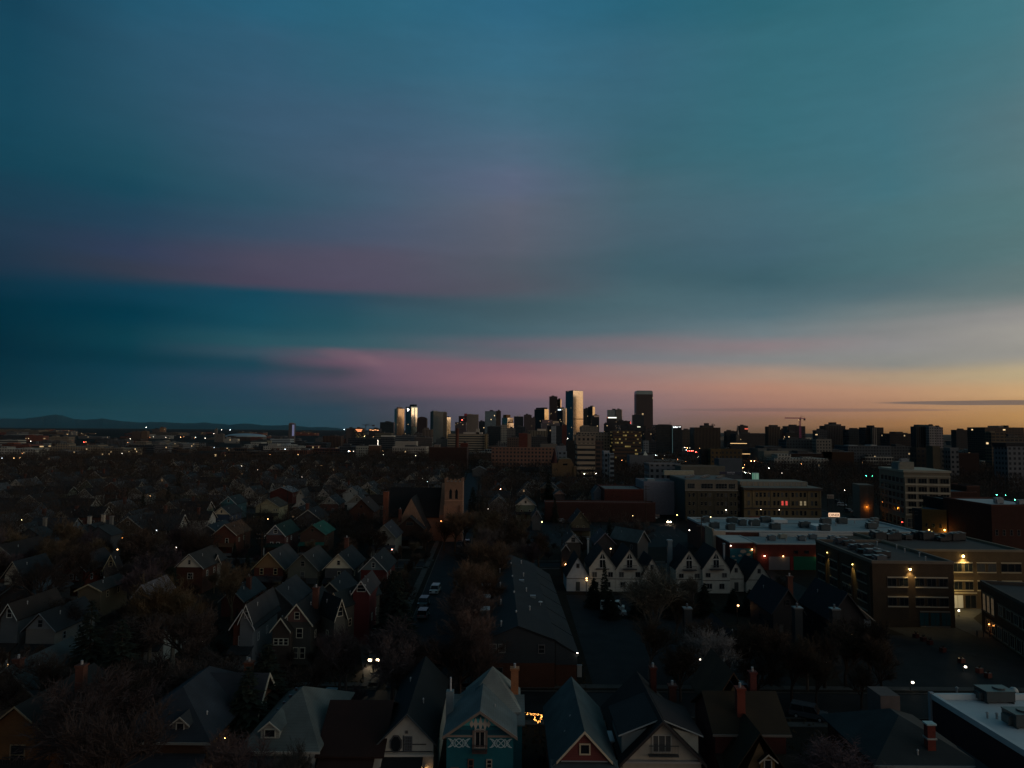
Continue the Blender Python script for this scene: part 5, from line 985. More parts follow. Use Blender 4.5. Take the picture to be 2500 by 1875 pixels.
# ================================================================== ROW OF WHITE STEEP GABLED TOWNHOUSES
WHT = (.43, .42, .36)
def aframe(label, px, py, wpx, D, rise, base_h=0, l=10, kind='big', wall=WHT):
    p = atD(px, py, D); W0 = wpx * D / F; zr = p.z; ze = zr - rise
    t = thing('townhouse', label, 'house', (p.x, D, 0), R(.8), 'white steep gabled townhouses')
    MB().prism([(-W0 / 2, 0), (W0 / 2, 0), (W0 / 2, ze), (0, zr - .02), (-W0 / 2, ze)], 0, l).build('wall', STUCCO, t, wall)
    gable_roof(W0 / 2 + .22, l, ze - .3, zr, -.25, l + .2, .14).build('roof', SHING, t, (.012, .013, .015))
    barge(W0 / 2 + .22, ze - .3, zr, -.252, .2, .05, .15).build('gable_trim', TRIM, t, (.03, .03, .03))
    if kind == 'big':
        tri = MB().poly([(-.75, -.02, zr - 2.3), (.75, -.02, zr - 2.3), (0, -.02, zr - .75)]).build('gable_window', GLASS, t)
        MB().bar((-.8, zr - 2.3), (.8, zr - 2.3), (-.06, -.022), .12).bar((0, zr - 2.3), (0, zr - .8), (-.06, -.022), .1).build('gable_window_bar', TRIM, t, (.5, .5, .46))
        window(t, 0, -.005, zr - 4.4, 1.5, 2.0, 0, (.45, .45, .42), GLASS, 2, 1)
        b = MB().box(-1.6, 1.6, -1.0 if px > 1500 else -.25, -.005, zr - 4.75, zr - 4.5)
        for i in range(12 if px > 1500 else 0): b.box(-1.55 + i * .28, -1.5 + i * .28, -1.0, -.95, zr - 4.5, zr - 3.7)
        if px > 1500: b.box(-1.6, 1.6, -1.02, -.94, zr - 3.7, zr - 3.62)
        b.build('balcony', METAL, t, (.04, .045, .05))
        for x in (-.3, .3): window(t, x * W0, -.005, zr - 6.6, 1.2, 1.3 if px % 2 else 1.1, 0, (.2, .2, .19), CURTAIN if (x > 0) == (px > 1600) else GLASS, 2, 1)
        MB().box(-W0 / 2, W0 / 2, -.05, -.003, 2.9, 3.05).build('string_course', TRIM, t, (.05, .05, .05))
        for x in (-.25, .2): window(t, x * W0, -.005, 1.0, 1.3, 1.3, 0, (.2, .2, .19), GLASS, 2, 1)
    else:
        window(t, 0, -.005, zr - 2.6, .8, 1.1, 0, (.15, .15, .15), GLASS, 2, 1); MB().box(-W0 / 2, W0 / 2, -.05, -.003, 2.9, 3.05).build('string_course', TRIM, t, (.05, .05, .05)); MB().box(-.5, .5, -.05, -.003, .1, 2.2).build('door', TRIM, t, (.04, .05, .05))
    return t
aframe('small blue white gabled house at the left end of the townhouse row', 1411, 1360, 54, 172, 4.6, kind='small', wall=(.36, .4, .42), l=9)
aframe('white steep gabled townhouse with fir in front, left of the first pair', 1471, 1341, 64, 172, 4.2)
aframe('white steep gabled townhouse with a brown balcony, right of the first pair', 1537, 1341, 66, 172, 4.6)
aframe('narrow white gable joined right of the first townhouse pair', 1592, 1363, 46, 171, 3.8, kind='small', wall=(.4, .39, .34))
aframe('white steep gabled townhouse, left of the second pair beside the blue chimney', 1682, 1343, 64, 172, 4.4)
aframe('white steep gabled townhouse with a curved blue balcony, right of the second pair', 1748, 1341, 66, 171, 4.5)
aframe('small white gable with one square window right of the second pair', 1797, 1371, 37, 173, 3.4, kind='small')
aframe('last white gable at the right end of the townhouse row, without windows', 1853, 1373, 62, 172, 4.4, kind='small')
for (px, py, D, lb) in ((1636, 1322, 178, 'tall blue boxed chimney between the two townhouse pairs'), (1436, 1318, 184, 'thin pale flue pipe with a cap behind the left townhouse'), (1768, 1330, 180, 'white flue pipe behind the second townhouse pair')):
    p = atD(px, py, D); t = thing('chimney_stack', lb, 'chimney', (p.x, D, 0)); s = .55 if px == 1636 else .22
    MB().box(-s, s, 0, 2 * s, 0, p.z).build('shaft', METAL, t, (.10, .16, .19) if px == 1636 else (.3, .32, .33)); MB().box(-s - .1, s + .1, -.1, 2 * s + .1, p.z, p.z + .35).build('cap', METAL, t, (.15, .2, .22))
# utility poles
def upole(label, px, pyt, D, arms=2):
    p = atD(px, pyt, D); t = thing('utility_pole', label, 'utility pole', (p.x, D, 0)); MB().tube((0, 0, 0), (0, 0, p.z), .17, .12, 8).build('pole', BARK, t, (.05, .035, .025))
    for i in range(arms): MB().box(-1.4, 1.4, -.2, -.1, p.z - .6 - i * 1.1, p.z - .45 - i * 1.1).build('crossarm', BARK, t, (.05, .035, .025))
    m = MB()
    for i in range(arms):
        for x in (-1.3, -.7, .7, 1.3): m.tube((x, -.15, p.z - .45 - i * 1.1), (x, -.15, p.z - .25 - i * 1.1), .05)
    m.build('insulators', METAL, t, (.2, .2, .2))
upole('wooden utility pole with three crossarms left of the warehouse', 1712, 1262, 215, 3); upole('wooden utility pole before the left houses, near the orange gable', 704, 1226, 240); upole('tall utility pole rising from the left neighbourhood trees', 640, 1300, 190); upole('utility pole beside the dark red workshop', 1577, 1185, 290)
upole('utility pole in front of the cream office', 2230, 1246, 255)

# ================================================================== CHURCHES
t = thing('church', 'pink stone church with a square crenellated tower and a big black roof', 'church', (0, 0, 0))
PK = (.22, .13, .085)
x0 = atD(950, 1200, 252).x; x1 = atD(1085, 1200, 252).x
nave = MB().prism([(248, 0), (264, 0), (264, 8.5), (256, 17.2), (248, 8.5)], x0, x1, 'x').build('nave_wall', STUCCO, t, PK)
rf = MB().prism([(247.2, 7.9), (256, 17.25), (264.8, 7.9), (264.8, 8.15), (256, 17.55), (247.2, 8.15)], x0 - .1, x1 - 1.2, 'x').build('roof', SHING, t, (.018, .016, .016))
# facade gable at the east end, stands proud of the roof
MB().prism([(246.6, 0), (265.4, 0), (265.4, 9), (256, 19.2), (246.6, 9)], x1 - 1.19, x1 + .5, 'x').build('gable_end', STUCCO, t, PK)
MB().prism([(252, 2), (255, 2), (255, 8), (253.5, 10), (252, 8)], x1 + .505, x1 + .53, 'x').build('window', GLASS, t)
p = atD(1108, 1168, 246); TX = p.x; tz = p.z; tw_ = 3.1
tm = MB().box(TX - tw_, TX + tw_, 246, 246 + 2 * tw_, 0, tz - 1.2).build('tower', STUCCO, t, PK); cr = MB()
for q in range(5):
    for yy in (246 - .1, 246 + 2 * tw_ - .5): cr.box(TX - tw_ + q * 1.4 - .05, TX - tw_ + q * 1.4 + .65, yy, yy + .6, tz - 1.19, tz if q in (0, 4) else tz - .55)
cr.build('battlement', STUCCO, tm, PK)
for x in (-1.0, 1.0): MB().prism([(TX + x - .45, tz - 7), (TX + x + .45, tz - 7), (TX + x + .45, tz - 4.3), (TX + x, tz - 3.5), (TX + x - .45, tz - 4.3)], 245.96, 245.99).build('belfry_opening', GLASS, tm)
MB().box(TX - tw_ - .06, TX + tw_ + .06, 245.9, 245.995, tz - 7.7, tz - 7.4).build('string_course', STUCCO, tm, (.34, .2, .13))
for x in (-tw_ + .3, tw_ - .3): MB().box(TX + x - .45, TX + x + .45, 245.2, 245.9, 0, tz - 9).build('buttress', STUCCO, tm, PK)
a = atD(963, 1290, 238).x; b = atD(1042, 1290, 238).x; c = (a + b) / 2; zr = atD(1004, 1218, 238).z
MB().prism([(a, 0), (b, 0), (b, 5), (c, zr), (a, 5)], 238, 247.9).build('transept_wall', STUCCO, t, PK); gable_roof((b - a) / 2 + .4, 9, 4.4, zr + .1, 0, 14).build('transept_roof', SHING, t, (.02, .018, .018), (c, 238.4, 0))
MB().prism([(c + 1.5, 2), (c + 4, 2), (c + 4, 4.5), (c + 2.75, 6.2), (c + 1.5, 4.5)], 237.95, 237.985).build('window', GLASS, t)
cx0 = atD(943, 1200, 247).x; MB().box(cx0 - .8, cx0 + .9, 246, 247.8, 0, atD(943, 1200, 247).z).build('brick_chimney', BRICK, t, (.28, .09, .05))
rebase(t, (TX, 246, 0))
t2 = house('brown brick gabled chapel house left of the church', 882, 1220, 64, 10, 5, 14, wall=(.16, .07, .045), wallmat=BRICK, roof=(.05, .03, .025), porch=False, gwin=(0, 1, 1), wins=((-.1, .5, .7, 1.4), (.1, .5, .7, 1.4)), trim=(.12, .06, .05), trimr=False)
t = thing('church', 'small tan stone church with a stepped front gable and dark red spire', 'church', (atD(1380, 1150, 480).x, 480, 0)); k_ = 480 / F
zr = atD(1380, 1120, 480).z; MB().prism([(-25 * k_, 0), (25 * k_, 0), (25 * k_, zr - 7), (4, zr - .3), (0, zr), (-4, zr - .3), (-25 * k_, zr - 7)], 0, 22).build('wall', STUCCO, t, (.13, .085, .045)); gable_roof(24 * k_, 20, zr - 7.6, zr - .6, 1, 21).build('roof', SHING, t, (.04, .02, .02), (0, .5, .3))
MB().box(-32 * k_, -20 * k_, -1, 4, 0, zr - 3).build('side_tower', STUCCO, t, (.13, .085, .045)); MB().tube((-26 * k_, 1.5, zr - 3), (-26 * k_, 1.5, zr + 7), 2.6, .05, 8).build('spire', SHING, t, (.07, .025, .025)); MB().box(20 * k_, 27 * k_, -1, 3, 0, zr - 5).build('side_turret', STUCCO, t, (.13, .085, .045))
MB().prism([(-1.6, 3), (1.6, 3), (1.6, 6), (0, 8), (-1.6, 6)], -.04, -.005).build('window', GLASS, t); MB().box(-1.5, 1.5, -.04, -.005, zr - 4.4, zr - 3.2).build('window', GLASS, t)
# ================================================================== HERO HOUSES (left neighbourhood)
H = house
SLT = (.03, .036, .042); BRN = (.06, .035, .025); TEA = (.03, .055, .065); RED_ = (.15, .035, .025); OCH = (.16, .085, .03)
H('grey craftsman house with cream trimmed gable and a brick chimney at its right', 724, 1477, 82, 9, 3.4, 13, wall=(.085, .085, .075), gab=(.11, .06, .05), roof=(.02, .024, .028), trim=(.5, .47, .36), porch=False, chim=(.7, .35, 1.6), wins=((.1, .5, 1.1, 1.6), (-.02, .02, .9, 1.8), (.22, .02, .9, 1.8)), tw=.3, rz=R(-2))
H('small cream railed sleeping porch gable in front of the grey craftsman house', 685, 1511, 50, 7, 2.2, 3.5, wall=(.10, .075, .06), roof=(.04, .04, .035), trim=(.5, .47, .36), porch=False, gwin=None, wins=((-.28, .45, .8, 1.1), (0, .45, .8, 1.1), (.28, .45, .8, 1.1)), over=.3, side=False)
H('white trimmed side gable with paired tall windows right of the grey craftsman house', 829, 1465, 34, 9, 3.4, 6, wall=(.12, .12, .1), roof=(.02, .024, .028), trim=(.5, .48, .38), porch=False, gwin=(0, 1.0, 1.6), wins=(), over=.3, rz=R(38), D=118)
H('red brick house with white trimmed double gables and a light porch roof, left of the craftsman', 592, 1490, 62, 8.5, 3.2, 12, wall=(.16, .05, .03), roof=SLT, trim=(.5, .5, .48), wallmat=BRICK, wins=((-.05, .4, 1.1, 1.5),), gwin=None, tw=.26)
H('grey blue house with a steep gable peak behind the red brick porch house', 600, 1479, 36, 9.3, 3, 12, wall=(.2, .22, .23), roof=(.06, .06, .065), trim=(.5, .5, .46), porch=False, wins=(), gwin=(0, .7, 1.1), side=False)
H('house with brown clapboard gable, two white windows and a hipped red brick front', 655, 1350, 80, 8.5, 4.0, 13, wall=(.12, .035, .02), gab=(.17, .10, .045), roof=(.07, .065, .065), trim=(.42, .33, .17), wins=((-.24, .56, .9, 1.5), (.24, .56, .9, 1.5)), gwin=None, tw=.2)
H('grey green shingled house with a balcony under its gable window', 738, 1354, 82, 8.5, 4.0, 13, wall=(.13, .135, .105), roof=(.065, .06, .055), trim=(.16, .16, .13), wins=((0, .42, 1.1, 1.9),), gwin=(0, 1.0, 1.2), tw=.16)
H('dark house with a bright cream gable and tall beige chimney', 826, 1354, 76, 8.5, 3.7, 13, wall=(.09, .09, .09), gab=(.55, .49, .34), roof=(.02, .025, .03), trim=(.42, .38, .28), wins=((.02, .45, .7, 1.7),), gwin=(0, .8, 1.1), chim=(-.15, .75, 2.2), tw=.2)
H('dark red house with a white arched dormer window and grey gable skirt', 911, 1361, 70, 8.5, 3.4, 13, wall=(.14, .025, .02), gab=(.10, .13, .13), roof=(.02, .025, .03), trim=(.42, .42, .38), wins=((0, .42, .8, 1.5),), gwin=(0, .8, 1.2), tw=.22)
H('small maroon gable with a white double window above the street', 881, 1420, 46, 8, 2.4, 9, wall=(.14, .03, .03), roof=(.07, .065, .07), trim=(.45, .45, .42), wins=(), gwin=(0, 1.6, 1.3), porch=False, D=128)
H('brown trimmed gable house with teal skylights on its dark roof', 817, 1450, 44, 7.5, 2.6, 12, wall=(.1, .09, .07), roof=(.02, .035, .04), trim=(.36, .27, .18), porch=False, wins=(), rz=R(-22), D=125, gwin=None)
H('red house with a white trimmed gable and a row of three teal windows', 173, 1361, 76, 8.5, 3.3, 12, wall=(.12, .025, .015), roof=(.035, .03, .03), trim=(.3, .34, .34), wins=((-.25, .5, 1.0, 1.4), (0, .5, 1.0, 1.4), (.25, .5, 1.0, 1.4)), gwin=None, tw=.14)
H('cream edged side gable right of the red house with teal windows', 268, 1356, 34, 8.5, 3.6, 6, wall=(.12, .1, .08), roof=(.035, .03, .03), trim=(.42, .36, .2), wins=(), gwin=(0, .8, 1.3), porch=False, rz=R(20), D=166, over=.3)
H('brown house with a white peaked gable and a dark attic window', 461, 1354, 74, 8.5, 3.4, 13, wall=(.10, .04, .025), gab=(.48, .45, .36), roof=(.055, .05, .045), trim=(.42, .4, .34), wins=((0, .42, .8, 1.4), (.1, .42, .6, 1.4)), gwin=(0, .7, 1.1), tw=.2, porch=False)
H('small white side gable right of the brown house with the white peak', 528, 1357, 20, 8.2, 2.4, 5, wall=(.3, .29, .24), roof=(.055, .05, .045), trim=(.5, .48, .4), wins=(), gwin=None, porch=False, D=174, over=.2, rz=R(30), side=False)
H('dark slate house with a blue grey gable and lit corner porch, far left', 95, 1500, 84, 7.6, 2.9, 11, wall=(.17, .17, .155), gab=(.11, .13, .14), roof=(.02, .026, .032), trim=(.13, .15, .16), wins=((.36, .1, 1.6, 1.1),), gwin=(0, .9, 1.3), tw=.16)
H('tall gabled house with white bay windows cut by the left edge', 19, 1477, 48, 9, 2.6, 11, wall=(.1, .12, .13), roof=(.04, .03, .025), trim=(.38, .42, .4), wins=((-.1, .1, 1.0, 1.9),), gwin=(0, .9, 1.5), tw=.16)
H('cream white house front with a dark upper door at the left edge', 30, 1373, 52, 8, 3.6, 10, wall=(.5, .45, .34), roof=(.03, .04, .05), trim=(.3, .27, .2), wins=((.05, .5, .9, 1.9),), gwin=None, tw=.12)
H('blue house with a cream gable and lattice porch, below the teal peaked gable', 540, 1239, 46, 8.2, 3.0, 12, wall=(.05, .08, .13), gab=(.5, .42, .28), roof=(.03, .035, .04), trim=(.46, .42, .33), gwin=(0, .8, 1.1), wins=((-.15, .3, .8, 1.2), (.1, .3, .8, 1.2)), tw=.22)
H('teal peaked double gable with bright white edges', 557, 1213, 42, 9.4, 3.2, 12, wall=(.06, .15, .17), gab=(.05, .16, .18), roof=(.03, .05, .055), trim=(.45, .52, .5), gwin=(0, .9, 1.2), wins=(), porch=False, tw=.26)
H('brown roofed house with broad cream side gables', 652, 1220, 62, 8.6, 3.2, 12, wall=(.5, .44, .26), roof=(.07, .055, .035), trim=(.48, .42, .28), gwin=None, wins=((.3, .55, .7, 1.1), (.4, .55, .7, 1.1)), tw=.16)
H('timber framed gable house with an ochre roof and white posts', 548, 1282, 62, 8.5, 3.3, 12, wall=(.14, .05, .03), roof=(.16, .075, .035), trim=(.46, .42, .32), gwin=None, wins=((.1, .42, 1.0, 1.6),), tw=.2)
H('white edged gable house with a dark green roof and paired attic windows', 672, 1283, 52, 8.5, 3.4, 14, wall=(.11, .05, .045), gab=(.10, .12, .14), roof=(.012, .045, .035), trim=(.5, .5, .46), gwin=(0, 1.2, 1.2), wins=((-.2, .3, .9, 1.3), (.15, .3, 1, 1.3)), tw=.3)
H('house under a bright teal green roof right of the white edged gable', 762, 1283, 66, 8.2, 3.0, 12, wall=(.09, .05, .035), roof=(.02, .14, .10), trim=(.1, .08, .05), gwin=(0, .9, .9), wins=((0, .4, .9, 1.2),), tw=.14)
H('bright white gabled house with two blue grey attic windows left of the church', 858, 1190, 48, 8.5, 3.6, 13, wall=(.62, .6, .52), roof=(.10, .11, .12), trim=(.5, .5, .46), gwin=(-.6, .9, 1.1), wins=((.15, .6, .9, 1.2),), porch=False, tw=.14)
H('cream gable house between the bright white gable and the church', 902, 1194, 46, 8.5, 3.2, 12, wall=(.34, .32, .2), roof=(.05, .055, .05), trim=(.46, .42, .3), gwin=(0, .9, 1), wins=(), porch=False, tw=.2)
H('small white pointed gable with a dark square window', 733, 1195, 24, 8.5, 3.8, 10, wall=(.5, .46, .38), roof=(.05, .05, .05), trim=(.4, .38, .3), gwin=(0, .8, 1), wins=(), porch=False, tw=.1)
H('house with a pale grey roof sloping over a red brick front', 686, 1190, 58, 8.2, 2.6, 12, wall=(.16, .04, .03), roof=(.26, .28, .3), trim=(.3, .28, .24), gwin=None, wins=(), porch=False)
H('tiny white gabled house with twin attic windows below the brick mill', 1117, 1122, 20, 9, 3.6, 12, wall=(.55, .54, .48), roof=(.05, .05, .055), trim=(.5, .5, .46), gwin=(0, 1.4, 1.4), wins=(), porch=False)
H('house with a wide pale hip roof below the brick mill', 1170, 1139, 36, 8, 3, 12, wall=(.16, .15, .14), roof=(.22, .22, .22), trim=(.3, .3, .28), gwin=None, wins=(), porch=False)
H('dim grey shingle house with a pointed white dormer at left of the church square', 937, 1283, 62, 9, 4, 13, wall=(.26, .26, .22), roof=(.05, .055, .07), trim=(.25, .25, .2), gwin=(0, 1.3, 1.3), wins=((-.2, .3, .8, 1.5), (.2, .3, .8, 1.5)), tw=.16)
H('dark brick gabled house beside the orange street lamp', 1000, 1262, 74, 9.5, 4.2, 13, wall=(.09, .05, .035), wallmat=BRICK, roof=(.02, .025, .03), trim=(.12, .1, .07), gwin=(0, 2.4, 1.1), wins=(), chim=(-.8, .2, 2), tw=.14)
H('pale blue gabled house with three dark attic panes, right of centre', 1346, 1178, 32, 8.6, 3.2, 12, wall=(.3, .36, .4), roof=(.06, .07, .08), trim=(.46, .5, .5), gwin=(0, 1.6, 1.1), wins=((-.15, .3, 1.2, 1.2),), tw=.2, chim=(-.3, .2, 1.4))
H('low porch gable with one pink lit peak right of the pale blue house', 1366, 1197, 30, 7, 2.4, 9, wall=(.12, .08, .07), gab=(.4, .22, .16), roof=(.05, .05, .05), trim=(.3, .26, .24), gwin=None, wins=(), porch=False)
H('small grey blue gabled house in front of the dark red workshop', 1460, 1188, 26, 8.6, 3.2, 10, wall=(.18, .2, .23), roof=(.06, .075, .085), trim=(.34, .38, .4), gwin=(0, .7, 1), wins=((0, .3, .8, 1.3),), tw=.16, D=330)
H('olive gabled house with two pale framed windows by the car park', 1418, 1250, 50, 8.8, 4.6, 12, wall=(.13, .115, .07), roof=(.05, .03, .03), trim=(.3, .26, .16), gwin=(0, .5, .5), wins=((-.17, .4, .8, 1.4), (.17, .4, .8, 1.4)), tw=.12)
H('dim grey house with a round topped attic window left of the yellow lamp', 1310, 1247, 26, 8.4, 3, 11, wall=(.16, .15, .14), roof=(.05, .045, .045), trim=(.22, .2, .2), gwin=(0, .8, .9), wins=(), porch=False, D=275)
H('dark house with a broad white gable and a lit entrance porch', 1400, 1307, 44, 8.8, 2.5, 11, wall=(.07, .06, .05), gab=(.42, .41, .38), roof=(.03, .03, .035), trim=(.3, .3, .28), gwin=(0, 1.2, 1.3), wins=(), porch=False, tw=.16)
t = H('small peaked entrance porch with a glowing orange lamp', 1381, 1331, 22, 6.2, 1.6, 3, wall=(.06, .05, .045), roof=(.10, .09, .08), trim=(.35, .32, .28), gwin=None, wins=(), porch=False, D=187, side=False)
wall_lamp(t, 0, -.6, 3.6, (1, .42, .14), 40, 12, r=.15)
H('house with a teal slate roof and white dormer behind the left townhouses', 1570, 1297, 44, 8.6, 3.4, 11, wall=(.07, .075, .075), roof=(.16, .2, .2), trim=(.22, .25, .25), gwin=None, wins=(), porch=False, D=210, rz=R(35))
H('house with a mauve grey roof glimpsed between townhouse roofs', 1478, 1302, 54, 8.2, 3.4, 11, wall=(.08, .07, .07), roof=(.10, .08, .10), trim=(.2, .18, .2), gwin=None, wins=(), porch=False, D=215)
H('house with a pale shingle roof low among bare branches at left', 345, 1430, 52, 6.8, 2.6, 9, wall=(.10, .09, .09), roof=(.22, .2, .22), trim=(.25, .24, .24), gwin=None, wins=(), porch=False)
H('low house with a weathered cream fence like side, left of the pale shingle roof', 215, 1428, 66, 6, 1.4, 10, wall=(.15, .12, .075), roof=(.06, .05, .04), trim=(.3, .25, .15), gwin=None, wins=(), porch=False)
H('house under a broad slate blue roof at the left edge', 40, 1424, 90, 8, 3, 12, wall=(.08, .08, .08), roof=(.09, .12, .14), trim=(.12, .14, .14), gwin=None, wins=(), porch=False, D=146)
H('teal slate house with a cream dormer strip, centre left', 565, 1440, 64, 7.6, 2.6, 12, wall=(.12, .04, .03), roof=(.035, .055, .065), trim=(.2, .2, .17), gwin=None, wins=(), porch=False, D=146, chim=(.5, .5, 1.2))
H('large slate roofed house between the craftsman and brown clapboard houses', 672, 1437, 90, 8, 3.4, 12, wall=(.07, .07, .07), roof=(.05, .052, .058), trim=(.1, .1, .1), gwin=None, wins=(), porch=False, D=138)
H('low dark roofed house tucked below the bright cream gable', 805, 1424, 70, 6.4, 2.8, 12, wall=(.06, .06, .06), roof=(.02, .028, .035), trim=(.3, .27, .2), gwin=None, wins=(), porch=False, D=144)
H('dark blue house with a pitched chimney among trees in the lower right', 1925, 1440, 84, 8.6, 4.4, 12, wall=(.014, .019, .025), roof=(.008, .013, .024), trim=(.02, .024, .028), gwin=(0, .9, 1), D=126, chim=(.25, .05, 2.0), porch=False)
H('dark blue house with a tall boxed chimney, right of the similar blue house', 2070, 1450, 96, 8.8, 4.6, 12, wall=(.014, .019, .025), roof=(.008, .013, .024), trim=(.02, .024, .028), gwin=None, D=124, porch=False, litwin=(.3, 3.2))
H('dark teal shingled house half hidden by bare trees, lower right', 1790, 1545, 90, 6.8, 3.4, 12, wall=(.014, .019, .022), roof=(.01, .014, .02), trim=(.02, .024, .028), gwin=None, D=124, porch=False)
for (px, py, D, lb) in ((1950, 1487, 121, 'left of two tall slate boxed chimneys on the dark blue houses'), (2042, 1490, 119, 'right of two tall slate boxed chimneys on the dark blue houses'), (1680, 1488, 123, 'tall boxed chimney on the house behind the bare white branched tree')):
    p = atD(px, py, D); t = thing('chimney_stack', lb, 'chimney', (p.x, D, 0)); MB().box(-.65, .65, 0, 1.3, 0, p.z).build('shaft', PAINT, t, (.02, .028, .033)); MB().box(-.75, .75, -.1, 1.4, p.z, p.z + .2).build('cap', METAL, t, (.12, .14, .15))
    MB().tube((0, .8, p.z + .2), (0, .8, p.z + .8), .18).build('flue', METAL, t, (.1, .11, .12))
# extra white chimney masses glimpsed at left
for (px, py, D, lb, c) in ((217, 1262, 208, 'white chimney standing left of the blue roof in the left neighbourhood', (.28, .27, .23)), (251, 1257, 212, 'short cream chimney right of the blue roof in the left neighbourhood', (.4, .34, .26)), (108, 1266, 206, 'grey chimney above the dark roofs at the far left', (.14, .13, .11)), (271, 1262, 207, 'dim speckled chimney between the white and cream chimneys', (.13, .13, .12))):
    p = atD(px, py, D); t = thing('chimney_stack', lb, 'chimney', (p.x, D, 0)); SIGHTX = 1; MB().box(-.4, .4, 0, .8, 0, p.z).build('shaft', STUCCO, t, c); MB().box(-.5, .5, -.1, .9, p.z, p.z + .2).build('cap', CONC, t, (.15, .14, .13)); MB().prism([(-3.5, 0), (3.5, 0), (3.5, p.z - 4.4), (0, p.z - 2.2), (-3.5, p.z - 4.4)], -6, -.12).build('stack_house', PAINT, t, (.05, .055, .06)); gable_roof(3.9, 8, p.z - 4.6, p.z - 2.1, -6.3, .3).build('roof', SHING, t, (.04, .05, .055))

# ================================================================== FOREGROUND ROW
def rel(px, py, D, o): p = atD(px, py, D); return p.x - o[0], p.y - o[1], p.z
# hip roofed grey house
HERO = [] ; o = (-36.4, 75); t = thing('house', 'big grey hip roofed house with a tiny gabled dormer and lit side lamps', 'house', (*o, 0))
MB().box(-4.4, 5.2, .5, 17, 0, 5.9).build('wall', BRICK, t, (.10, .055, .035)); rf = hip_mb(-5.1, 5.9, -.2, 17.7, 5.9, 9.6).build('roof', SHING, t, (.045, .055, .07))
MB().box(-5.15, 5.95, -.3, -.21, 5.75, 6.0).build('gutter', TRIM, t, (.22, .22, .2)); dormer(rf, 2.2, 1.0, 6.3, 1.7, 1.0, 2.6, (.12, .12, .11), (.05, .055, .06), (.34, .33, .28))
MB().prism([(-3.0, 2.8), (-3.0, 2.95), (.45, 4.6), (.45, 4.45)], -4.6, 5.2, 'x').build('porch_roof', SHING, t, (.05, .06, .075)); MB().box(-4.4, 5.0, -2.8, .49, 0, .4).build('porch_floor', CONC, t, (.1, .1, .1))
for x in (-4.3, 0, 4.9): MB().box(x - .12, x + .12, -2.7, -2.45, .4, 2.8).build('porch_post', TRIM, t, (.18, .16, .13))
g_ = MB().prism([(8, 0), (14, 0), (14, 6.0), (11, 9.0), (8, 6.0)], 5.21, 7.5, 'x').build('side_wing', BRICK, t, (.12, .06, .035)); MB().prism([(7.5, 5.5), (11, 9.05), (14.5, 5.5), (14.5, 5.7), (11, 9.25), (7.5, 5.7)], 1, 8.0, 'x').build('wing_roof', SHING, t, (.045, .055, .07)); MB().prism([(7.5, 5.35), (11, 8.85), (14.5, 5.35), (14.5, 5.75), (11, 9.27), (7.5, 5.75)], 8.01, 8.1, 'x').build('wing_trim', TRIM, t, (.33, .32, .26))
for y in (3, 6.2): window(t, 5.205, y, 2.6, .9, 1.4, pi / 2, (.2, .2, .18))
window(t, 7.505, 11, 4.2, 1.2, 1.5, pi / 2, (.2, .2, .18)); wall_lamp(t, 5.21, 4.6, 4.4, (1, .5, .12), 40, 6, pi / 2, r=.1); wall_lamp(t, 5.21, .9, 2.3, (1, .55, .15), 40, 5, pi / 2, r=.1); window(t, 5.206, .9 + 1.2, 2.6, .5, 1.3, pi / 2, (.2, .18, .14)); chimney(rf, 4.5, 14, 6, 9.4, (.13, .05, .03)); vent(rf, 3.9, 3.5, 6.9, .7, .07)
# orange brick gable, bottom left
o = (-53.3, 75.5); t = house('orange brown brick house with a double balcony window in its gable', 35, 1729, 190, 8.0, 3.4, 13, wall=(.20, .10, .04), wallmat=BRICK, roof=(.03, .028, .027), trim=(.2, .16, .1), gwin=None, wins=((.03, .36, 1.6, 2.1),), tw=.2, chim=(.62, .55, 1.8))
bx = MB().box(-.9, 1.5, -.7, -.005, 3.0, 3.12)
for i in range(9): bx.box(-.88 + i * .28, -.83 + i * .28, -.7, -.65, 3.12, 3.95)
bx.box(-.9, 1.5, -.72, -.63, 3.95, 4.03); bx.build('balcony', METAL, t, (.03, .03, .03))
H('house with a navy roof and yellow lit ridge strip behind the orange brick gable', 118, 1706, 150, 8.3, 2.6, 10, wall=(.12, .08, .05), roof=(.02, .022, .055), trim=(.2, .17, .1), gwin=None, wins=(), porch=False, D=84)
H('blue grey roofed house with a low brick chimney at the left edge', 14, 1632, 150, 9, 3.6, 12, wall=(.12, .10, .08), roof=(.07, .10, .11), trim=(.12, .12, .11), gwin=None, wins=(), porch=False, D=89, chim=(.1, .1, .5))
H('low porch with white window frames at the bottom left', 148, 1800, 120, 4.4, 1.2, 5, wall=(.1, .13, .14), roof=(.03, .04, .05), trim=(.38, .42, .42), gwin=None, wins=((-.25, -.05, 1.3, 1.6), (.05, -.05, 1.3, 1.6)), porch=False, side=False, D=78)
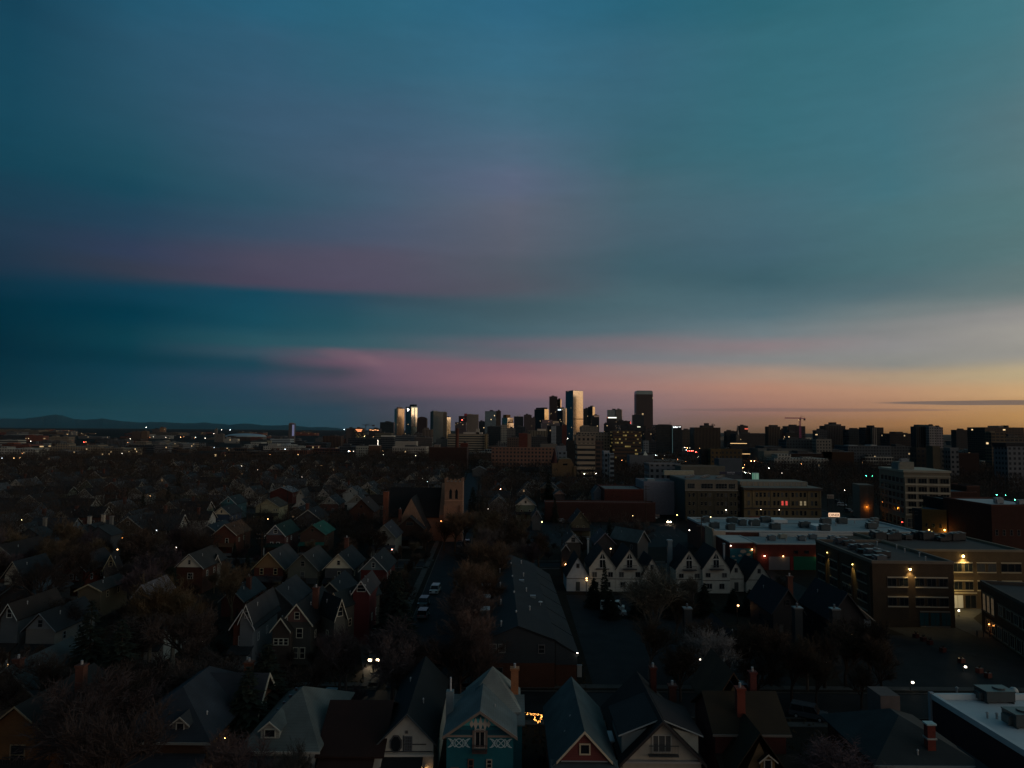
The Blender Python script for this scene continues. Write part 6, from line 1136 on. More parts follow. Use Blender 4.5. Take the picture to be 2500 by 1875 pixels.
# teal pyramid roof house
o = (-23.3, 73.8); t = thing('house', 'grey house under a pyramid teal shingle roof with a half timbered dormer', 'house', (*o, 0))
MB().box(-3.6, 3.6, .6, 15.5, 0, 5.5).build('wall', STUCCO, t, (.22, .25, .25)); rf = hip_mb(-4.2, 4.2, 0, 16.2, 5.5, 9.1, ridge=.6).build('roof', SHING, t, (.17, .195, .185)); MB().box(-4.25, 4.25, -.1, -.01, 5.4, 5.62).build('gutter', TRIM, t, (.3, .3, .27))
dormer(rf, -1.3, 1.4, 6.0, 1.9, 1.15, 3.4, (.24, .25, .22), (.11, .14, .14), (.36, .37, .32), ww=1.2, wh=.9)
for i in range(4): MB().box(-.15, .15, 0, .25, 0, .3).build('roof_vent', METAL, rf, (.03, .03, .035), (-1.9 + .42 * i, 5.6 + .75 * i, 7.3 + .48 * i))
MB().prism([(-4.3, 2.7), (-4.3, 2.85), (.55, 4.9), (.55, 4.75)], -4.0, 2.8, 'x').build('porch_roof', SHING, t, (.08, .12, .14))
for x in (-3.8, -.6, 2.6): MB().box(x - .12, x + .12, -4.1, -3.85, 0, 2.7).build('porch_post', TRIM, t, (.25, .27, .26))
window(t, -1.6, .595, 1, 1.1, 1.6, 0, (.3, .3, .28)); MB().box(.6, 1.6, .54, .595, .1, 2.3).build('door', TRIM, t, (.1, .05, .03))
# dark brown roof with white porch
o = (-16.0, 74.3); t = thing('house', 'low house with a dark brown roof and a white framed enclosed porch', 'house', (*o, 0))
MB().box(-3.3, 2.9, .4, 13, 0, 4.8).build('wall', STUCCO, t, (.3, .32, .3)); rf = MB().prism([(0, 4.75), (5.8, 8.2), (13.4, 4.9), (13.4, 5.05), (5.8, 8.38), (0, 4.93)], -3.7, 3.3, 'x').build('roof', SHING, t, (.035, .014, .01))
MB().prism([(-2.8, 2.95), (-2.8, 3.1), (.38, 4.65), (.38, 4.5)], -3.4, 2.3, 'x').build('porch_roof', SHING, t, (.04, .018, .014)); MB().box(-3.2, 2.0, -2.6, .39, 0, 1.2).build('porch_base', TRIM, t, (.45, .44, .36))
for x in (-3.1, -1.5, 1.0, 1.9): MB().box(x - .17, x + .17, -2.62, -2.4, 1.2, 2.95).build('porch_post', TRIM, t, (.5, .49, .4))
MB().box(-2.9, 1.9, -2.3, -2.28, 1.25, 2.9).build('porch_glass', GLASS, t)
# tudor white gable
t = house('white half timbered gable with an octagon window and dark steep roof', 993, 1747, 142, 7.6, 3.1, 18, wall=(.5, .5, .44), wallmat=STUCCO, roof=(.009, .012, .014), trim=(.05, .06, .065), gwin=None, wins=(), porch=False, tw=.22, rz=R(1), over=.35)
ww = 2.7
m = MB().box(-ww, ww, -.05, -.003, 4.6, 4.72); m.box(-.3, ww - .7, -.05, -.003, 5.35, 5.45); m.box(-.42, -.3, -.055, -.004, 4.73, 6.3); m.build('timber', TRIM, t, (.04, .045, .05))
octo = [(-1.15 + .52 * cos(R(22.5 + 45 * i)), 5.45 + .78 * sin(R(22.5 + 45 * i))) for i in range(8)]; fr = [(-1.15 + .68 * cos(R(22.5 + 45 * i)), 5.45 + .95 * sin(R(22.5 + 45 * i))) for i in range(8)]
w_ = MB().prism(fr, -.07, -.003).build('window', TRIM, t, (.06, .065, .07)); MB().prism(octo, -.09, -.071).build('pane', GLASS, w_)
window(t, .15, -.005, 4.72, .75, 1.5, 0, (.1, .11, .12), CURTAIN, 3, 5, .09); w_ = window(t, -.05, -.005, 6.5, .35, .35, 0, (.1, .1, .1), CURTAIN, 1, 1, .06)
MB().box(-ww - .1, ww + .1, -.3, -.06, 4.25, 4.5).build('eave_board', TRIM, t, (.42, .42, .38)); MB().prism([(-3.4, 2.7), (-3.4, 2.85), (-.07, 4.24), (-.07, 4.1)], -2.6, 1.7, 'x').build('porch_roof', SHING, t, (.014, .02, .026))
wall_lamp(t, 1.75, -.01, 2.9, (1, .5, .2), 60, 8, r=.1, dy=.3)
# blue painted house
BL = (.008, .095, .12)
p = atD(1172, 1740, 73); bx0, by0, bz = p.x, 73, p.z
t = thing('house', 'teal blue painted house with interlaced white bands and a zigzag sign in its gable', 'house', (bx0, by0 + .5, 0))
zE = bz - 2.4; MB().prism([(-3.35, 0), (3.35, 0), (3.35, zE + .1), (0, bz - .05), (-3.35, zE + .1)], 0, 9).build('wall', STUCCO, t, BL)
RT = (.2, .25, .255); rf = gable_roof(3.75, 9, zE - .15, bz, -.5, 9.2).build('roof', SHING, t, RT); barge(3.77, zE - .15, bz, -.504, .3, .08, .2).build('gable_trim', TRIM, t, (.2, .16, .13))
MB().box(-3.35, -.75, -.12, -.004, zE - .15, zE + .02).box(.75, 3.35, -.12, -.004, zE - .15, zE + .02).build('timber', TRIM, t, (.24, .19, .16))
gp = MB().prism([(-2.0, zE + .95), (2.0, zE + .95), (1.15, zE + 1.62), (-1.15, zE + 1.62)], -.03, -.003).build('light_teal_band', FLAT, t, (.05, .30, .32)); MB().prism([(-3.0, zE + .1), (3.0, zE + .1), (2.3, zE + .55), (-2.3, zE + .55)], -.03, -.003).build('dark_band', FLAT, t, (.006, .05, .075))
em = MB()                                                   # the pointed emblem in the gable
for (x, hh) in ((-.85, .38), (-.45, .62), (.05, .72), (.5, .62), (.85, .36)): em.prism([(x - .22, zE + 1.12), (x, zE + 1.12 - hh), (x + .22, zE + 1.12), (x, zE + 1.12 + hh)], -.06, -.035)
em.box(-.95, .95, -.055, -.034, zE + 1.05, zE + 1.2); em.build('emblem', TRIM, t, (.42, .38, .32))
kn = MB()                                                   # interlaced ribbons left and right of the balcony
for cx_ in (-2.1, 2.1):
    for (cc, r_) in ((cx_, .42),):
        q = [(cc + r_ * cos(R(a)), zE - .75 + r_ * sin(R(a))) for a in range(0, 361, 30)]
        for a, b in zip(q[:-1], q[1:]): kn.bar(a, b, (-.05, -.02), .075)
    for sx in (-1, 1):
        kn.bar((cx_, zE - .75), (cx_ + sx * .42, zE - .35), (-.052, -.02), .07); kn.bar((cx_, zE - .75), (cx_ + sx * .42, zE - 1.15), (-.052, -.02), .07)
        q = [(cx_ + sx * (1.12 - .55 * sin(R(a))), zE - .75 - .42 * cos(R(a))) for a in range(0, 181, 30)]
        for a, b in zip(q[:-1], q[1:]): kn.bar(a, b, (-.048, -.018), .075)
        kn.bar((cx_ + sx * .42, zE - .35), (cx_ + sx * .95, zE - 1.1), (-.046, -.016), .07); kn.bar((cx_ + sx * .42, zE - 1.15), (cx_ + sx * .95, zE - .4), (-.046, -.016), .07)
kn.build('interlaced_band', TRIM, t, (.38, .5, .52))
window(t, 0, -.006, zE - 1.25, 1.15, 1.85, 0, (.3, .27, .24), GLASS, 2, 1, .13); b_ = MB().box(-.75, .75, -.75, -.1, zE - 1.5, zE - 1.35)
for i in range(10): b_.box(-.73 + i * .16, -.7 + i * .16, -.75, -.72, zE - 1.35, zE - .75)
b_.box(-.75, .75, -.77, -.7, zE - .75, zE - .68); b_.build('balcony', METAL, t, (.05, .035, .035))
MB().box(-.75, -.6, -.14, -.005, zE - 1.3, zE + .35).box(.6, .75, -.14, -.005, zE - 1.3, zE + .35).box(-.75, .75, -.16, -.005, zE + .36, zE + .48).build('balcony_frame', TRIM, t, (.16, .12, .1))
window(t, .95, -.005, zE - 3.2, .6, .9, 0, (.3, .27, .22)); window(t, -.9, -.005, zE - 3.6, .6, 1.3, 0, (.12, .06, .05)); window(t, -2.5, -.005, zE - 4.0, .8, .9, 0, (.16, .12, .1))
# cross wing and rear peaks
MB().prism([(4.5, 0), (11.5, 0), (11.5, 6.9), (8, 8.3), (4.5, 6.9)], -3.5, 4.3, 'x').build('cross_wing', STUCCO, t, BL); MB().prism([(4.1, 6.7), (8, 8.4), (11.9, 6.7), (11.9, 6.85), (8, 8.6), (4.1, 6.85)], -3.8, 4.6, 'x').build('cross_roof', SHING, t, RT)
rr = hip_mb(-2.2, 4.2, 5.2, 12.4, 7.6, 11.4, ridge=.05).build('peaked_roof', SHING, t, (.33, .36, .33)); hip_mb(-2.9, 2.2, 4.6, 9.4, 7.3, 9.9, ridge=.05).build('lower_peak', SHING, t, (.09, .15, .18))  # lit slopes put into the pale peak's colour, shaded ones into the dark peak
chimney(rf, 3.5, 8.4, 7.5, 11.2, (.36, .15, .07), .42); MB().box(-3.9, -3.1, 5, 5.8, 5, 9.9).build('white_chimney', STUCCO, t, (.16, .2, .21)); MB().tube((-3.45, 5.4, 9.9), (-3.45, 5.4, 11.3), .1).build('flue', METAL, t, (.5, .5, .5))
MB().box(0, .9, 0, .5, 0, .35).build('skylight', METAL, rf, (.4, .45, .45), (-1.3, 3.5, 8.1)); vent(rf, 1.4, 3.2, 8.3, .9, .05)
# red gable with slate teal roof
p = atD(1428, 1793, 71.4); zr = p.z; t = thing('house', 'steep teal slate roof over a dark red gable with one square cream window', 'house', (p.x, 71.9, 0))
MB().prism([(-2.3, zr - 2.7), (2.3, zr - 2.7), (0, zr - .1)], -.01, .5).build('gable_siding', PAINT, t, (.13, .035, .03)); MB().prism([(-3.0, 0), (3.0, 0), (3.0, zr - 3.4), (0, zr - .1), (-3.0, zr - 3.4)], .51, 15).build('wall', BRICK, t, (.13, .05, .035))
k_ = 2.75 / 2.6; rf = MB().prism([(-3.4, zr - 3.4 * k_), (0, zr), (3.4, zr - 3.4 * k_), (3.4, zr - 3.4 * k_ + .2), (0, zr + .2), (-3.4, zr - 3.4 * k_ + .2)], -.25, 15.4).build('roof', SHING, t, (.10, .145, .155)); barge(2.75, zr - 2.75 * k_, zr, -.26, .26, .08, .22).build('gable_trim', TRIM, t, (.5, .42, .3))
window(t, .05, -.015, zr - 2.15, 1.05, 1.05, 0, (.46, .38, .26), GLASS, 1, 1, .14); MB().box(-2.3, 2.3, -.12, -.012, zr - 2.78, zr - 2.7).build('sill_board', TRIM, t, (.25, .28, .28))
MB().prism([(-3.2, zr - 4.6), (-3.2, zr - 4.45), (.5, zr - 2.82), (.5, zr - 3.0)], -3.3, 3.3, 'x').build('porch_roof', SHING, t, (.09, .125, .135))
MB().box(2.9, 3.8, 6, 8.5, 0, 5).build('side_bay', PAINT, t, (.2, .2, .2)); MB().box(2.8, 3.9, 5.9, 8.6, 5, 5.15).build('bay_roof', METAL, t, (.22, .24, .25)); vent(rf, -1.6, 4, zr - 2, .4, .08); vent(rf, -.9, 6, zr - 1.2, .4, .08)
# stucco gable with shed dormers
p = atD(1618, 1765, 73.2); zr = p.z; t = thing('house', 'cream stucco gable with a railed triple window between two shed dormers', 'house', (p.x, 73.7, 0))
k_ = .98; MB().prism([(-3.95, 0), (3.95, 0), (3.95, zr - 3.9), (0, zr - .05), (-3.95, zr - 3.9)], 0, 14).build('wall', STUCCO, t, (.36, .33, .27)); rf = gable_roof(4.35, 14, zr - 4.3 * k_, zr, -.6, 14.4, .2).build('roof', SHING, t, (.022, .018, .018)); barge(4.37, zr - 4.3 * k_, zr, -.604, .34, .08, .22).build('gable_trim', TRIM, t, (.035, .03, .03))
for s_ in (-1, 1):
    MB().prism([(s_ * .8, zr - .95), (s_ * 3.9, zr - 3.6), (s_ * 3.9, zr - 1.75)][::s_], .9, 7.5).build('shed_dormer', STUCCO, t, (.34, .35, .3) if s_ > 0 else (.17, .2, .2)); MB().prism([(s_ * .3, zr - .2), (s_ * 4.3, zr - 1.75), (s_ * 4.3, zr - 1.6), (s_ * .3, zr - .03)][::s_], .5, 8).build('dormer_roof', SHING, t, (.05, .035, .035) if s_ > 0 else (.02, .025, .03)); MB().bar((s_ * .3, zr - .15), (s_ * 4.3, zr - 1.7), (.42, .49), .12).build('dormer_trim', TRIM, t, (.3, .33, .33))
window(t, .0, -.006, zr - 3.1, 2.0, 1.75, 0, (.38, .38, .34), CURTAIN, 3, 1, .13); b_ = MB().box(-1.4, 1.6, -.6, -.02, zr - 3.3, zr - 3.2)
for i in range(21): b_.box(-1.4 + i * .147, -1.375 + i * .147, -.6, -.57, zr - 3.2, zr - 2.25)
b_.box(-1.4, 1.6, -.62, -.56, zr - 2.25, zr - 2.18); b_.build('balcony', METAL, t, (.03, .04, .045)); MB().box(-3.9, 3.9, -.5, -.005, zr - 3.98, zr - 3.78).build('eave_board', TRIM, t, (.3, .27, .25)); chimney(rf, 3.2, 9.5, 3, zr + .1, (.11, .04, .03), .4); chimney(rf, 1.6, 12.5, 4, zr + 1.1, (.12, .03, .02), .35)
MB().tube((-4.3, -.5, zr - 4.2), (-4.1, -.05, zr - 4.6), .06).tube((-4.1, -.05, zr - 4.6), (-4.1, -.05, 0), .06).build('downpipe', METAL, t, (.3, .28, .26))
# brown side gabled house with red chimney
p = atD(1740, 1795, 74.5); q = atD(1933, 1797, 74.5); w_ = q.x - p.x; ze = p.z; t = thing('house', 'brown shingled side gabled house with two red brick chimneys', 'house', (p.x, 74.5, 0)); BS = (.055, .038, .02)
MB().prism([(.5, 0), (8.5, 0), (8.5, ze), (4.2, ze + 2.7), (.5, ze)], .4, w_ - .4, 'x').build('wall', BRICK, t, (.10, .03, .025)); rf = MB().prism([(0, ze - .1), (4.2, ze + 2.75), (9, ze - .1), (9, ze + .08), (4.2, ze + 2.95), (0, ze + .1)], 0, w_, 'x').build('roof', SHING, t, BS); MB().box(0, w_, -.1, -.005, ze - .12, ze + .1).build('gutter', TRIM, t, (.15, .13, .11))
fg = MB().prism([(2.0, ze - 3), (5.4, ze - 3), (3.7, ze + .6)], -3, .3).build('front_gable', PAINT, t, (.09, .06, .03)); gable_roof(2.9, 4, ze - 2.6, ze + 1.5, -3.4, 1.5).build('front_roof', SHING, t, BS, (3.7, 0, 0)); MB().prism([(-4.2, ze - 3.6), (-4.2, ze - 3.45), (.45, ze - 2.0), (.45, ze - 2.2)], .3, w_ + .6, 'x').build('porch_roof', SHING, t, (.05, .033, .02))
dormer(fg, 4.4, -3.3, ze - 2.2, 1.4, 1.2, 1.5, (.16, .10, .04), BS, (.34, .32, .26), ww=.8, wh=1.0)
chimney(rf, w_ * .43, 2.0, ze, ze + 3.9, (.2, .045, .028), .42); chimney(rf, w_ * .74, 5.5, ze, ze + 4.4, (.13, .035, .03), .35); MB().prism([(1.6, ze), (3.5, ze + 3.5), (5.4, ze)], 4.2, 12).build('rear_gable', PAINT, t, BS); gable_roof(2.6, 6, ze + .6, ze + 4.7, 4.2, 13, .2).build('rear_roof', SHING, t, (.11, .06, .03), (3.5, 0, 0))
# dark roofed house bottom right
o = (38.0, 72.5); t = thing('house', 'dark teal roofed brick house with a banded red chimney, bottom right', 'house', (*o, 0)); DT = (.035, .05, .055)
MB().box(-1.2, 8.5, .5, 12, 0, 5.2).build('wall', BRICK, t, (.10, .035, .02)); rf = hip_mb(-1.9, 9, -.1, 12.6, 5.2, 8.1).build('roof', SHING, t, DT); MB().prism([(-3, 2.8), (-3, 2.95), (.45, 4.3), (.45, 4.1)], -1.5, 6, 'x').build('porch_roof', SHING, t, DT); MB().box(-1.95, 9.05, -.2, -.11, 5.1, 5.35).build('gutter', TRIM, t, (.18, .2, .2))
c = MB().box(4.3, 5.1, 1.4, 2.1, 5, 8.6).build('chimney', BRICK, rf, (.17, .035, .025)); MB().box(4.2, 5.2, 1.3, 2.2, 7.2, 7.35).build('chimney_band', CONC, c, (.3, .3, .28)); MB().box(4.2, 5.2, 1.3, 2.2, 8.6, 8.75).build('chimney_cap', METAL, c, (.3, .4, .4)); MB().box(4.0, 6.2, 10, 13, 5, 8.4).build('stair_house', STUCCO, t, (.10, .085, .08)); gable_roof(2.2, 5, 3.6, 5.2, -1.0, 5).build('side_roof', SHING, t, DT, (8.6, -1.5, .4))
MB().prism([(6.6, 0), (10.4, 0), (10.4, 3.8), (8.6, 5.2), (6.6, 3.8)], -1.5, .49).build('side_wing', PAINT, t, (.13, .16, .16)); vent(rf, 3, 1, 5.8, .5, .07)
# string lights between the blue house and the teal roof
p = at(1300, 1752, 2.0); t = thing('string_lights', 'tangle of orange fairy lights glowing in the dark garden beside the blue house', 'string lights', (p.x, p.y, 0), 0)
rnd = random.Random(12); b_ = MB(); lx = [(1270, 1739), (1290, 1743), (1305, 1744), (1322, 1746), (1322, 1755), (1313, 1763), (1306, 1758), (1304, 1748)]
for a, b in zip(lx[:-1], lx[1:]):
    for i in range(13):
        f = rnd.random(); q = at(a[0] + (b[0] - a[0]) * f + rnd.uniform(-2.5, 2.5), a[1] + (b[1] - a[1]) * f + rnd.uniform(-2.5, 2.5), 2.0 + rnd.uniform(-.3, .3)); b_.ball((q.x - p.x, q.y - p.y, q.z), rnd.uniform(.015, .05), 5, 3)
b_.build('bulbs', emit((1, .40, .08), 5), t); MB().tube((-1.2, 0, 0), (-1.2, 0, 2.1), .05).tube((.9, -.5, 0), (.9, -.5, 2.2), .05).build('post', DARKM, t)
for k_, (px, py) in enumerate(((2236, 1552), (2254, 1560), (2270, 1568), (2302, 1586), (2347, 1612), (2391, 1636), (2412, 1648))):
    q = at(px, py, .4); t = thing('planter', ['first', 'second', 'third', 'fourth', 'fifth', 'sixth', 'last'][k_] + ' red planter from the top of the row on the dark forecourt', 'planter', (q.x, q.y, 0), R(20), 'red planters on the forecourt'); MB().box(-.45, .45, -.35, .35, 0, .75).build('pot', METAL, t, (.07, .018, .015)); m = MB(); rr_ = random.Random(k_)
    for i in range(40): a_ = rr_.uniform(0, 6.3); m.poly([(-.03, 0, .7), (.03, 0, .7), (.4 * cos(a_), .4 * sin(a_), rr_.uniform(.9, 1.5))])
    m.build('twigs', BARK, t, (.05, .04, .03))
# garland fence at the left edge
p = at(0, 1632, .5); t = thing('picket_fence', 'white picket fence with a dark draped garland at the left edge', 'fence', (p.x - 3, p.y, 0)); m = MB()
for i in range(44): m.box(i * .22, i * .22 + .1, 0, .04, .05, 1.0)
m.box(0, 9.7, .05, .1, .25, .35).box(0, 9.7, .05, .1, .75, .85); m.build('pickets', TRIM, t, (.35, .28, .17)); m = MB()
for i in range(5):
    for j in range(8): a = i * 1.9 + j * .2375; m.tube((a, -.05, .9 - .35 * sin(pi * j / 8)), (a + .2375, -.05, .9 - .35 * sin(pi * (j + 1) / 8)), .07, n=5)
m.build('garland', BARK, t, (.02, .03, .02))
ln_ = bpy.data.lights.new('lamp_light', 'POINT'); ln_.energy = 10; ln_.color = (1, .6, .25); lo = bpy.data.objects.new('lamp_light', ln_); COL.objects.link(lo); lo.parent = t; lo.location = (5, -1.2, 1.6)
MB().box(4.95, 5.05, -1.25, -1.15, 0, 1.5).ball((5, -1.2, 1.55), .07, 6, 4).build('garden_lamp', emit((1, .6, .25), 2), t)
# ================================================================== CARS
car('suv', 'white estate car parked on the avenue left of the apartment row', at(1058, 1452), R(-4), (.42, .48, .5), auto=False); car('suv', 'dark grey blue car parked behind the white estate car on the avenue', at(1029, 1485), R(-4), (.08, .12, .13), auto=False)
car('suv', 'dark car half hidden under the branches further up the avenue', at(1120, 1338), R(-4), (.05, .05, .06), auto=False); car('sedan', 'car driving towards the camera with both headlights blazing', at(912, 1622), R(6), (.05, .05, .055), lights=14, auto=False)
for s_ in (-1, 1):
    ld = bpy.data.lights.new('headlight_beam', 'SPOT'); ld.energy = 400; ld.color = (1, .75, .45); ld.spot_size = R(50); ld.spot_blend = .6; lo = bpy.data.objects.new('headlight_beam', ld); COL.objects.link(lo); lo.parent = bpy.data.objects[[o.name for o in COL.objects if o.get('label') == 'car driving towards the camera with both headlights blazing'][0]]; lo.location = (s_ * .6, -.2, .7); lo.rotation_euler = (R(78), 0, R(180))
car('van', 'white van with dark side windows in the lot right of the apartment row', at(1526, 1492), R(80), (.42, .5, .5), auto=False); car('suv', 'silver car parked in front of the white van in the lot', at(1531, 1503), R(84), (.3, .36, .38), auto=False)
car('suv', 'pale car under the street trees left of the apartment row', at(968, 1558), R(85), (.2, .22, .22), auto=False)
car('suv', 'blue estate car parked beyond the brown shingled house', at(1848, 1698), R(88), (.03, .08, .14), auto=False); car('suv', 'silver car glinting yellow at the kerb in the lower right', at(2022, 1762), R(60), (.06, .07, .08), auto=False)
car('sedan', 'pale blue car behind the teal pyramid roof', at(848, 1712), R(80), (.25, .34, .38), auto=False); car('sedan', 'white car standing on the street between the stucco gable and its neighbour', at(1600, 1700), R(86), (.5, .52, .52), auto=False)
car('sedan', 'car with bright white headlights in the street by the car park', at(1634, 1278), R(-8), (.06, .06, .06), lights=60, auto=False)
rnd = random.Random(21); CC = [(.5, .55, .56), (.1, .11, .12), (.02, .025, .03), (.05, .06, .08), (.3, .33, .35), (.16, .03, .03)]; CN = ['white', 'grey', 'black', 'blue grey', 'silver', 'dark red']
for (px, py) in ((1345, 1250), (1352, 1256), (1360, 1251), (1372, 1257), (1380, 1262), (1366, 1268), (1385, 1272), (1396, 1275), (1480, 1266), (1492, 1270), (1510, 1268), (1584, 1262), (1592, 1270), (1604, 1264), (1470, 1258), (1530, 1262)):
    i = rnd.choice((0, 0, 4, 4, 1, 3, 2)); car(rnd.choice(('sedan', 'suv')), f'{CN[i]} car in the car park', at(px, py + 3), R(rnd.choice((88, 92, -90))), CC[i], 'cars in the car park')
for (px, py) in ((2050, 1228), (2068, 1236), (2055, 1188), (2070, 1182), (2045, 1176), (2035, 1190), (2080, 1252), (2175, 1300), (2140, 1310), (2240, 1310), (1990, 1172), (2010, 1185)):
    i = rnd.choice((0, 4, 1, 3, 2)); car(rnd.choice(('sedan', 'suv')), f'{CN[i]} car on the boulevard side', at(px, py), R(rnd.uniform(-20, 80)), CC[i], 'cars along the boulevard')
for k_, (x, y) in enumerate(((-17.6, 150), (-14.6, 236), (-24.5, 268))):
    i = rnd.choice((1, 2, 3)); car(rnd.choice(('sedan', 'suv')), f'{CN[i]} car parked along the avenue', (x, y, 0), R(-2 if x > -15 else 178), CC[i], 'cars parked along the avenue')

# ================================================================== RANDOM HOUSES OF THE OLD NEIGHBOURHOOD
rnd = random.Random(77)
foot = [(o.location.x, o.location.y + 6) for o in COL.objects if o.get('category') == 'house' and not o.parent]
WC = [('white', (.36, .35, .31)), ('cream', (.26, .23, .16)), ('pale grey', (.17, .17, .165)), ('blue grey', (.13, .17, .2)), ('red brick', (.15, .05, .035)), ('brown brick', (.12, .065, .04)), ('sage green', (.12, .14, .10)), ('tan', (.15, .11, .07)), ('dark grey', (.05, .053, .056))]
RC = [('charcoal', (.02, .023, .026)), ('dark brown', (.035, .023, .018)), ('slate grey', (.04, .047, .054)), ('pale grey', (.12, .125, .13)), ('black', (.017, .018, .02)), ('blue grey', (.04, .055, .065))]
SIGHT = [(o['hp'][0], o['hp'][1], o['hp'][2], o['hp'][3]) for o in COL.objects if o.get('hp')]
SIGHT += [(912, 1612, 30, 118), (1058, 1440, 26, 160), (1030, 1475, 24, 148), (1108, 1168, 46, 246), (1005, 1215, 80, 240), (1440, 1350, 90, 172), (1560, 1345, 110, 172), (1700, 1345, 130, 172), (1810, 1370, 150, 172), (1530, 1490, 50, 140), (1323, 1262, 24, 280)]
def blocks(x, y, h, r):
    q = pix((x, y, h))
    if q is None: return False
    rp = r * F / y
    for (sx, sy, sw, sd) in SIGHT:
        if y < sd - 3 and sd - y < 90 and abs(q[0] - sx) < sw * .5 + rp * .8 and q[1] < sy + sw * .5: return True
    return False
protos = []
LITP_ = MB().poly([(-.4, -.03, .05), (.4, -.03, .05), (.4, -.03, 1.35), (-.4, -.03, 1.35)]).mesh('pane', emit((1, .6, .28), .5, True))
specs = [dict(rise=3.2, gab=1, chim=(.5, .5, 1.1)), dict(rise=3.6, gab=1), dict(rise=3.0, chim=(-.4, .4, 1.4), gwin=None), dict(rise=4.0, gab=1, zr=8.8), dict(rise=2.8, zr=7.2, gwin=None), dict(rise=3.4, gab=1, l=14, zr=9.2)]
for i, sp_ in enumerate(specs):
    s2 = dict(sp_); zr_ = s2.pop('zr', 8.4); rs = s2.pop('rise'); hg = s2.pop('gab', None)
    pr = house('x', 0, 0, 0, zr_, rs, s2.pop('l', 12), loc=(0, -300 - 20 * i), w=8.4, gab=(.4, .38, .3) if hg else None, name='house', group='houses in the old neighbourhood', **s2)
    protos.append((pr, zr_))
HS = []
def clash(x, y, r=7.6):
    for (a, b) in foot:
        if abs(a - x) < r and abs(b - y) < r * 1.35: return True
    return False
ry = [132, 152, 176, 226, 252, 282, 306, 352, 384, 420, 460, 505, 555, 610, 680]
for y in ry:
    xl = -.78 * y; x = xl
    while x < (.12 * y if y > 260 else -30):
        xx = x + rnd.uniform(-1.5, 1.5); yy = y + rnd.uniform(-2.5, 2.5); x += rnd.uniform(10.5, 14) * (1 if y < 400 else 1.25)
        ax = -13.4 - (yy - 107) * .035 - (.0 if yy < 300 else (yy - 300) * .006)
        if abs(xx - ax) < 12 or clash(xx, yy + 6): continue
        if -48 < xx < -16 and 228 < yy < 270: continue
        if xx > 0 and yy < 300: continue
        if rnd.random() < (.07 if y < 200 else .24 if y < 340 else .1): continue
        pp = pix((xx, yy, 6))
        if pp is None or pp[0] < -60: continue
        if 8 < xx and 280 < yy < 350: continue
        if blocks(xx, yy, 8.3, 3.2): continue
        foot.append((xx, yy + 6)); HS.append((xx, yy))
for (x, y) in ((60, 128), (100, 205), (-60, 118), (30, 430), (60, 400), (44, 372), (70, 440), (90, 380), (20, 395), (48, 470), (84, 500)): HS.append((x, y)); foot.append((x, y + 6))
HS = [q for q in HS if not (q[1] > 370 and q[0] > 80)]
HS.sort(key=lambda q: hypot(*q))
for i, (x, y) in enumerate(HS[:240]):
    pr, zr_ = rnd.choice(protos); wn, wc = rnd.choice(WC); rn, rc = rnd.choice(RC); tc_ = rnd.choice(((.5, .48, .42), (.35, .33, .27), (.2, .19, .16))); gc = rnd.choice(((.5, .47, .4), (.4, .37, .3), wc, (.22, .2, .16))) if y > 230 else rnd.choice(((.4, .37, .3), wc, wc, (.22, .2, .16)))
    side = rnd.random() < .28; sc = rnd.uniform(.88, 1.12)
    wn2 = wn if pr.children[1].name.startswith('roof') or gc == wc else wn + ', light gabled'
    lb = f"{wn} {'side on ' if side else ''}house with {rn} roof"
    d = dup(pr, (x, y + (8 if side else 0), 0), R(90 + rnd.uniform(-2, 2)) if side else R(rnd.uniform(-2.5, 3)), lb, 'houses in the old neighbourhood', {'wall': wc, 'roof': rc, 'gable_trim': tc_, 'gable_siding': gc, 'porch_roof': rc, 'window': tc_, 'porch_post': tc_, 'chimney': (.13, .05, .035)}, (sc, sc, sc * rnd.uniform(.92, 1.05)), top=5)
hl_ = [o for o in COL.objects if o.name.startswith('house') and o.parent is None][-240:]
for o in hl_[::17]:
    ws_ = [c for c in o.children if c.name.startswith('window')]
    if ws_ and ws_[0].children: ws_[0].children[0].data = LITP_
for pr, _ in protos:
    for ch in list(pr.children_recursive): bpy.data.objects.remove(ch)
    bpy.data.objects.remove(pr)

# ================================================================== TREES
BK = (.062, .047, .038)
tp = []
for i, (sd, Hh, spr, vs, lm) in enumerate(((1, 13, 1.0, .5, 6), (2, 14, .8, .7, 6), (3, 12, 1.2, .35, 7), (4, 15, .9, .6, 6), (5, 10, 1.1, .5, 5), (6, 11, 1.0, .3, 7))):
    a, b = bare_tree(sd, Hh, spr, vs, lm, 1.0); tp.append((a.mesh('trunk', BARK), b.mesh('crown', BARK), Hh))
fp = []
for i, (sd, Hh, r_) in enumerate(((11, 12, 2.6), (12, 14, 3.4), (13, 9, 2.2))): a, b = fir_tree(sd, Hh, r_); fp.append((a.mesh('trunk', BARK), b.mesh('crown', BARK), Hh))
def tree(kind, label, x, y, h, rz, col, tcol, grp='bare trees of the neighbourhood', auto=True, mesh=None, wide=1.0):
    me = mesh or (random_tree.choice(tp) if kind == 'bare_tree' else random_tree.choice(fp)); s = h / me[2]
    t = thing(kind, label, 'tree', (x, y, 0), rz, grp, auto, h * .7); t.scale = (s * wide, s * wide, s)
    place('trunk', me[0], t, tcol); place('crown', me[1], t, col); return t
random_tree = random.Random(8); rnd = random.Random(31)
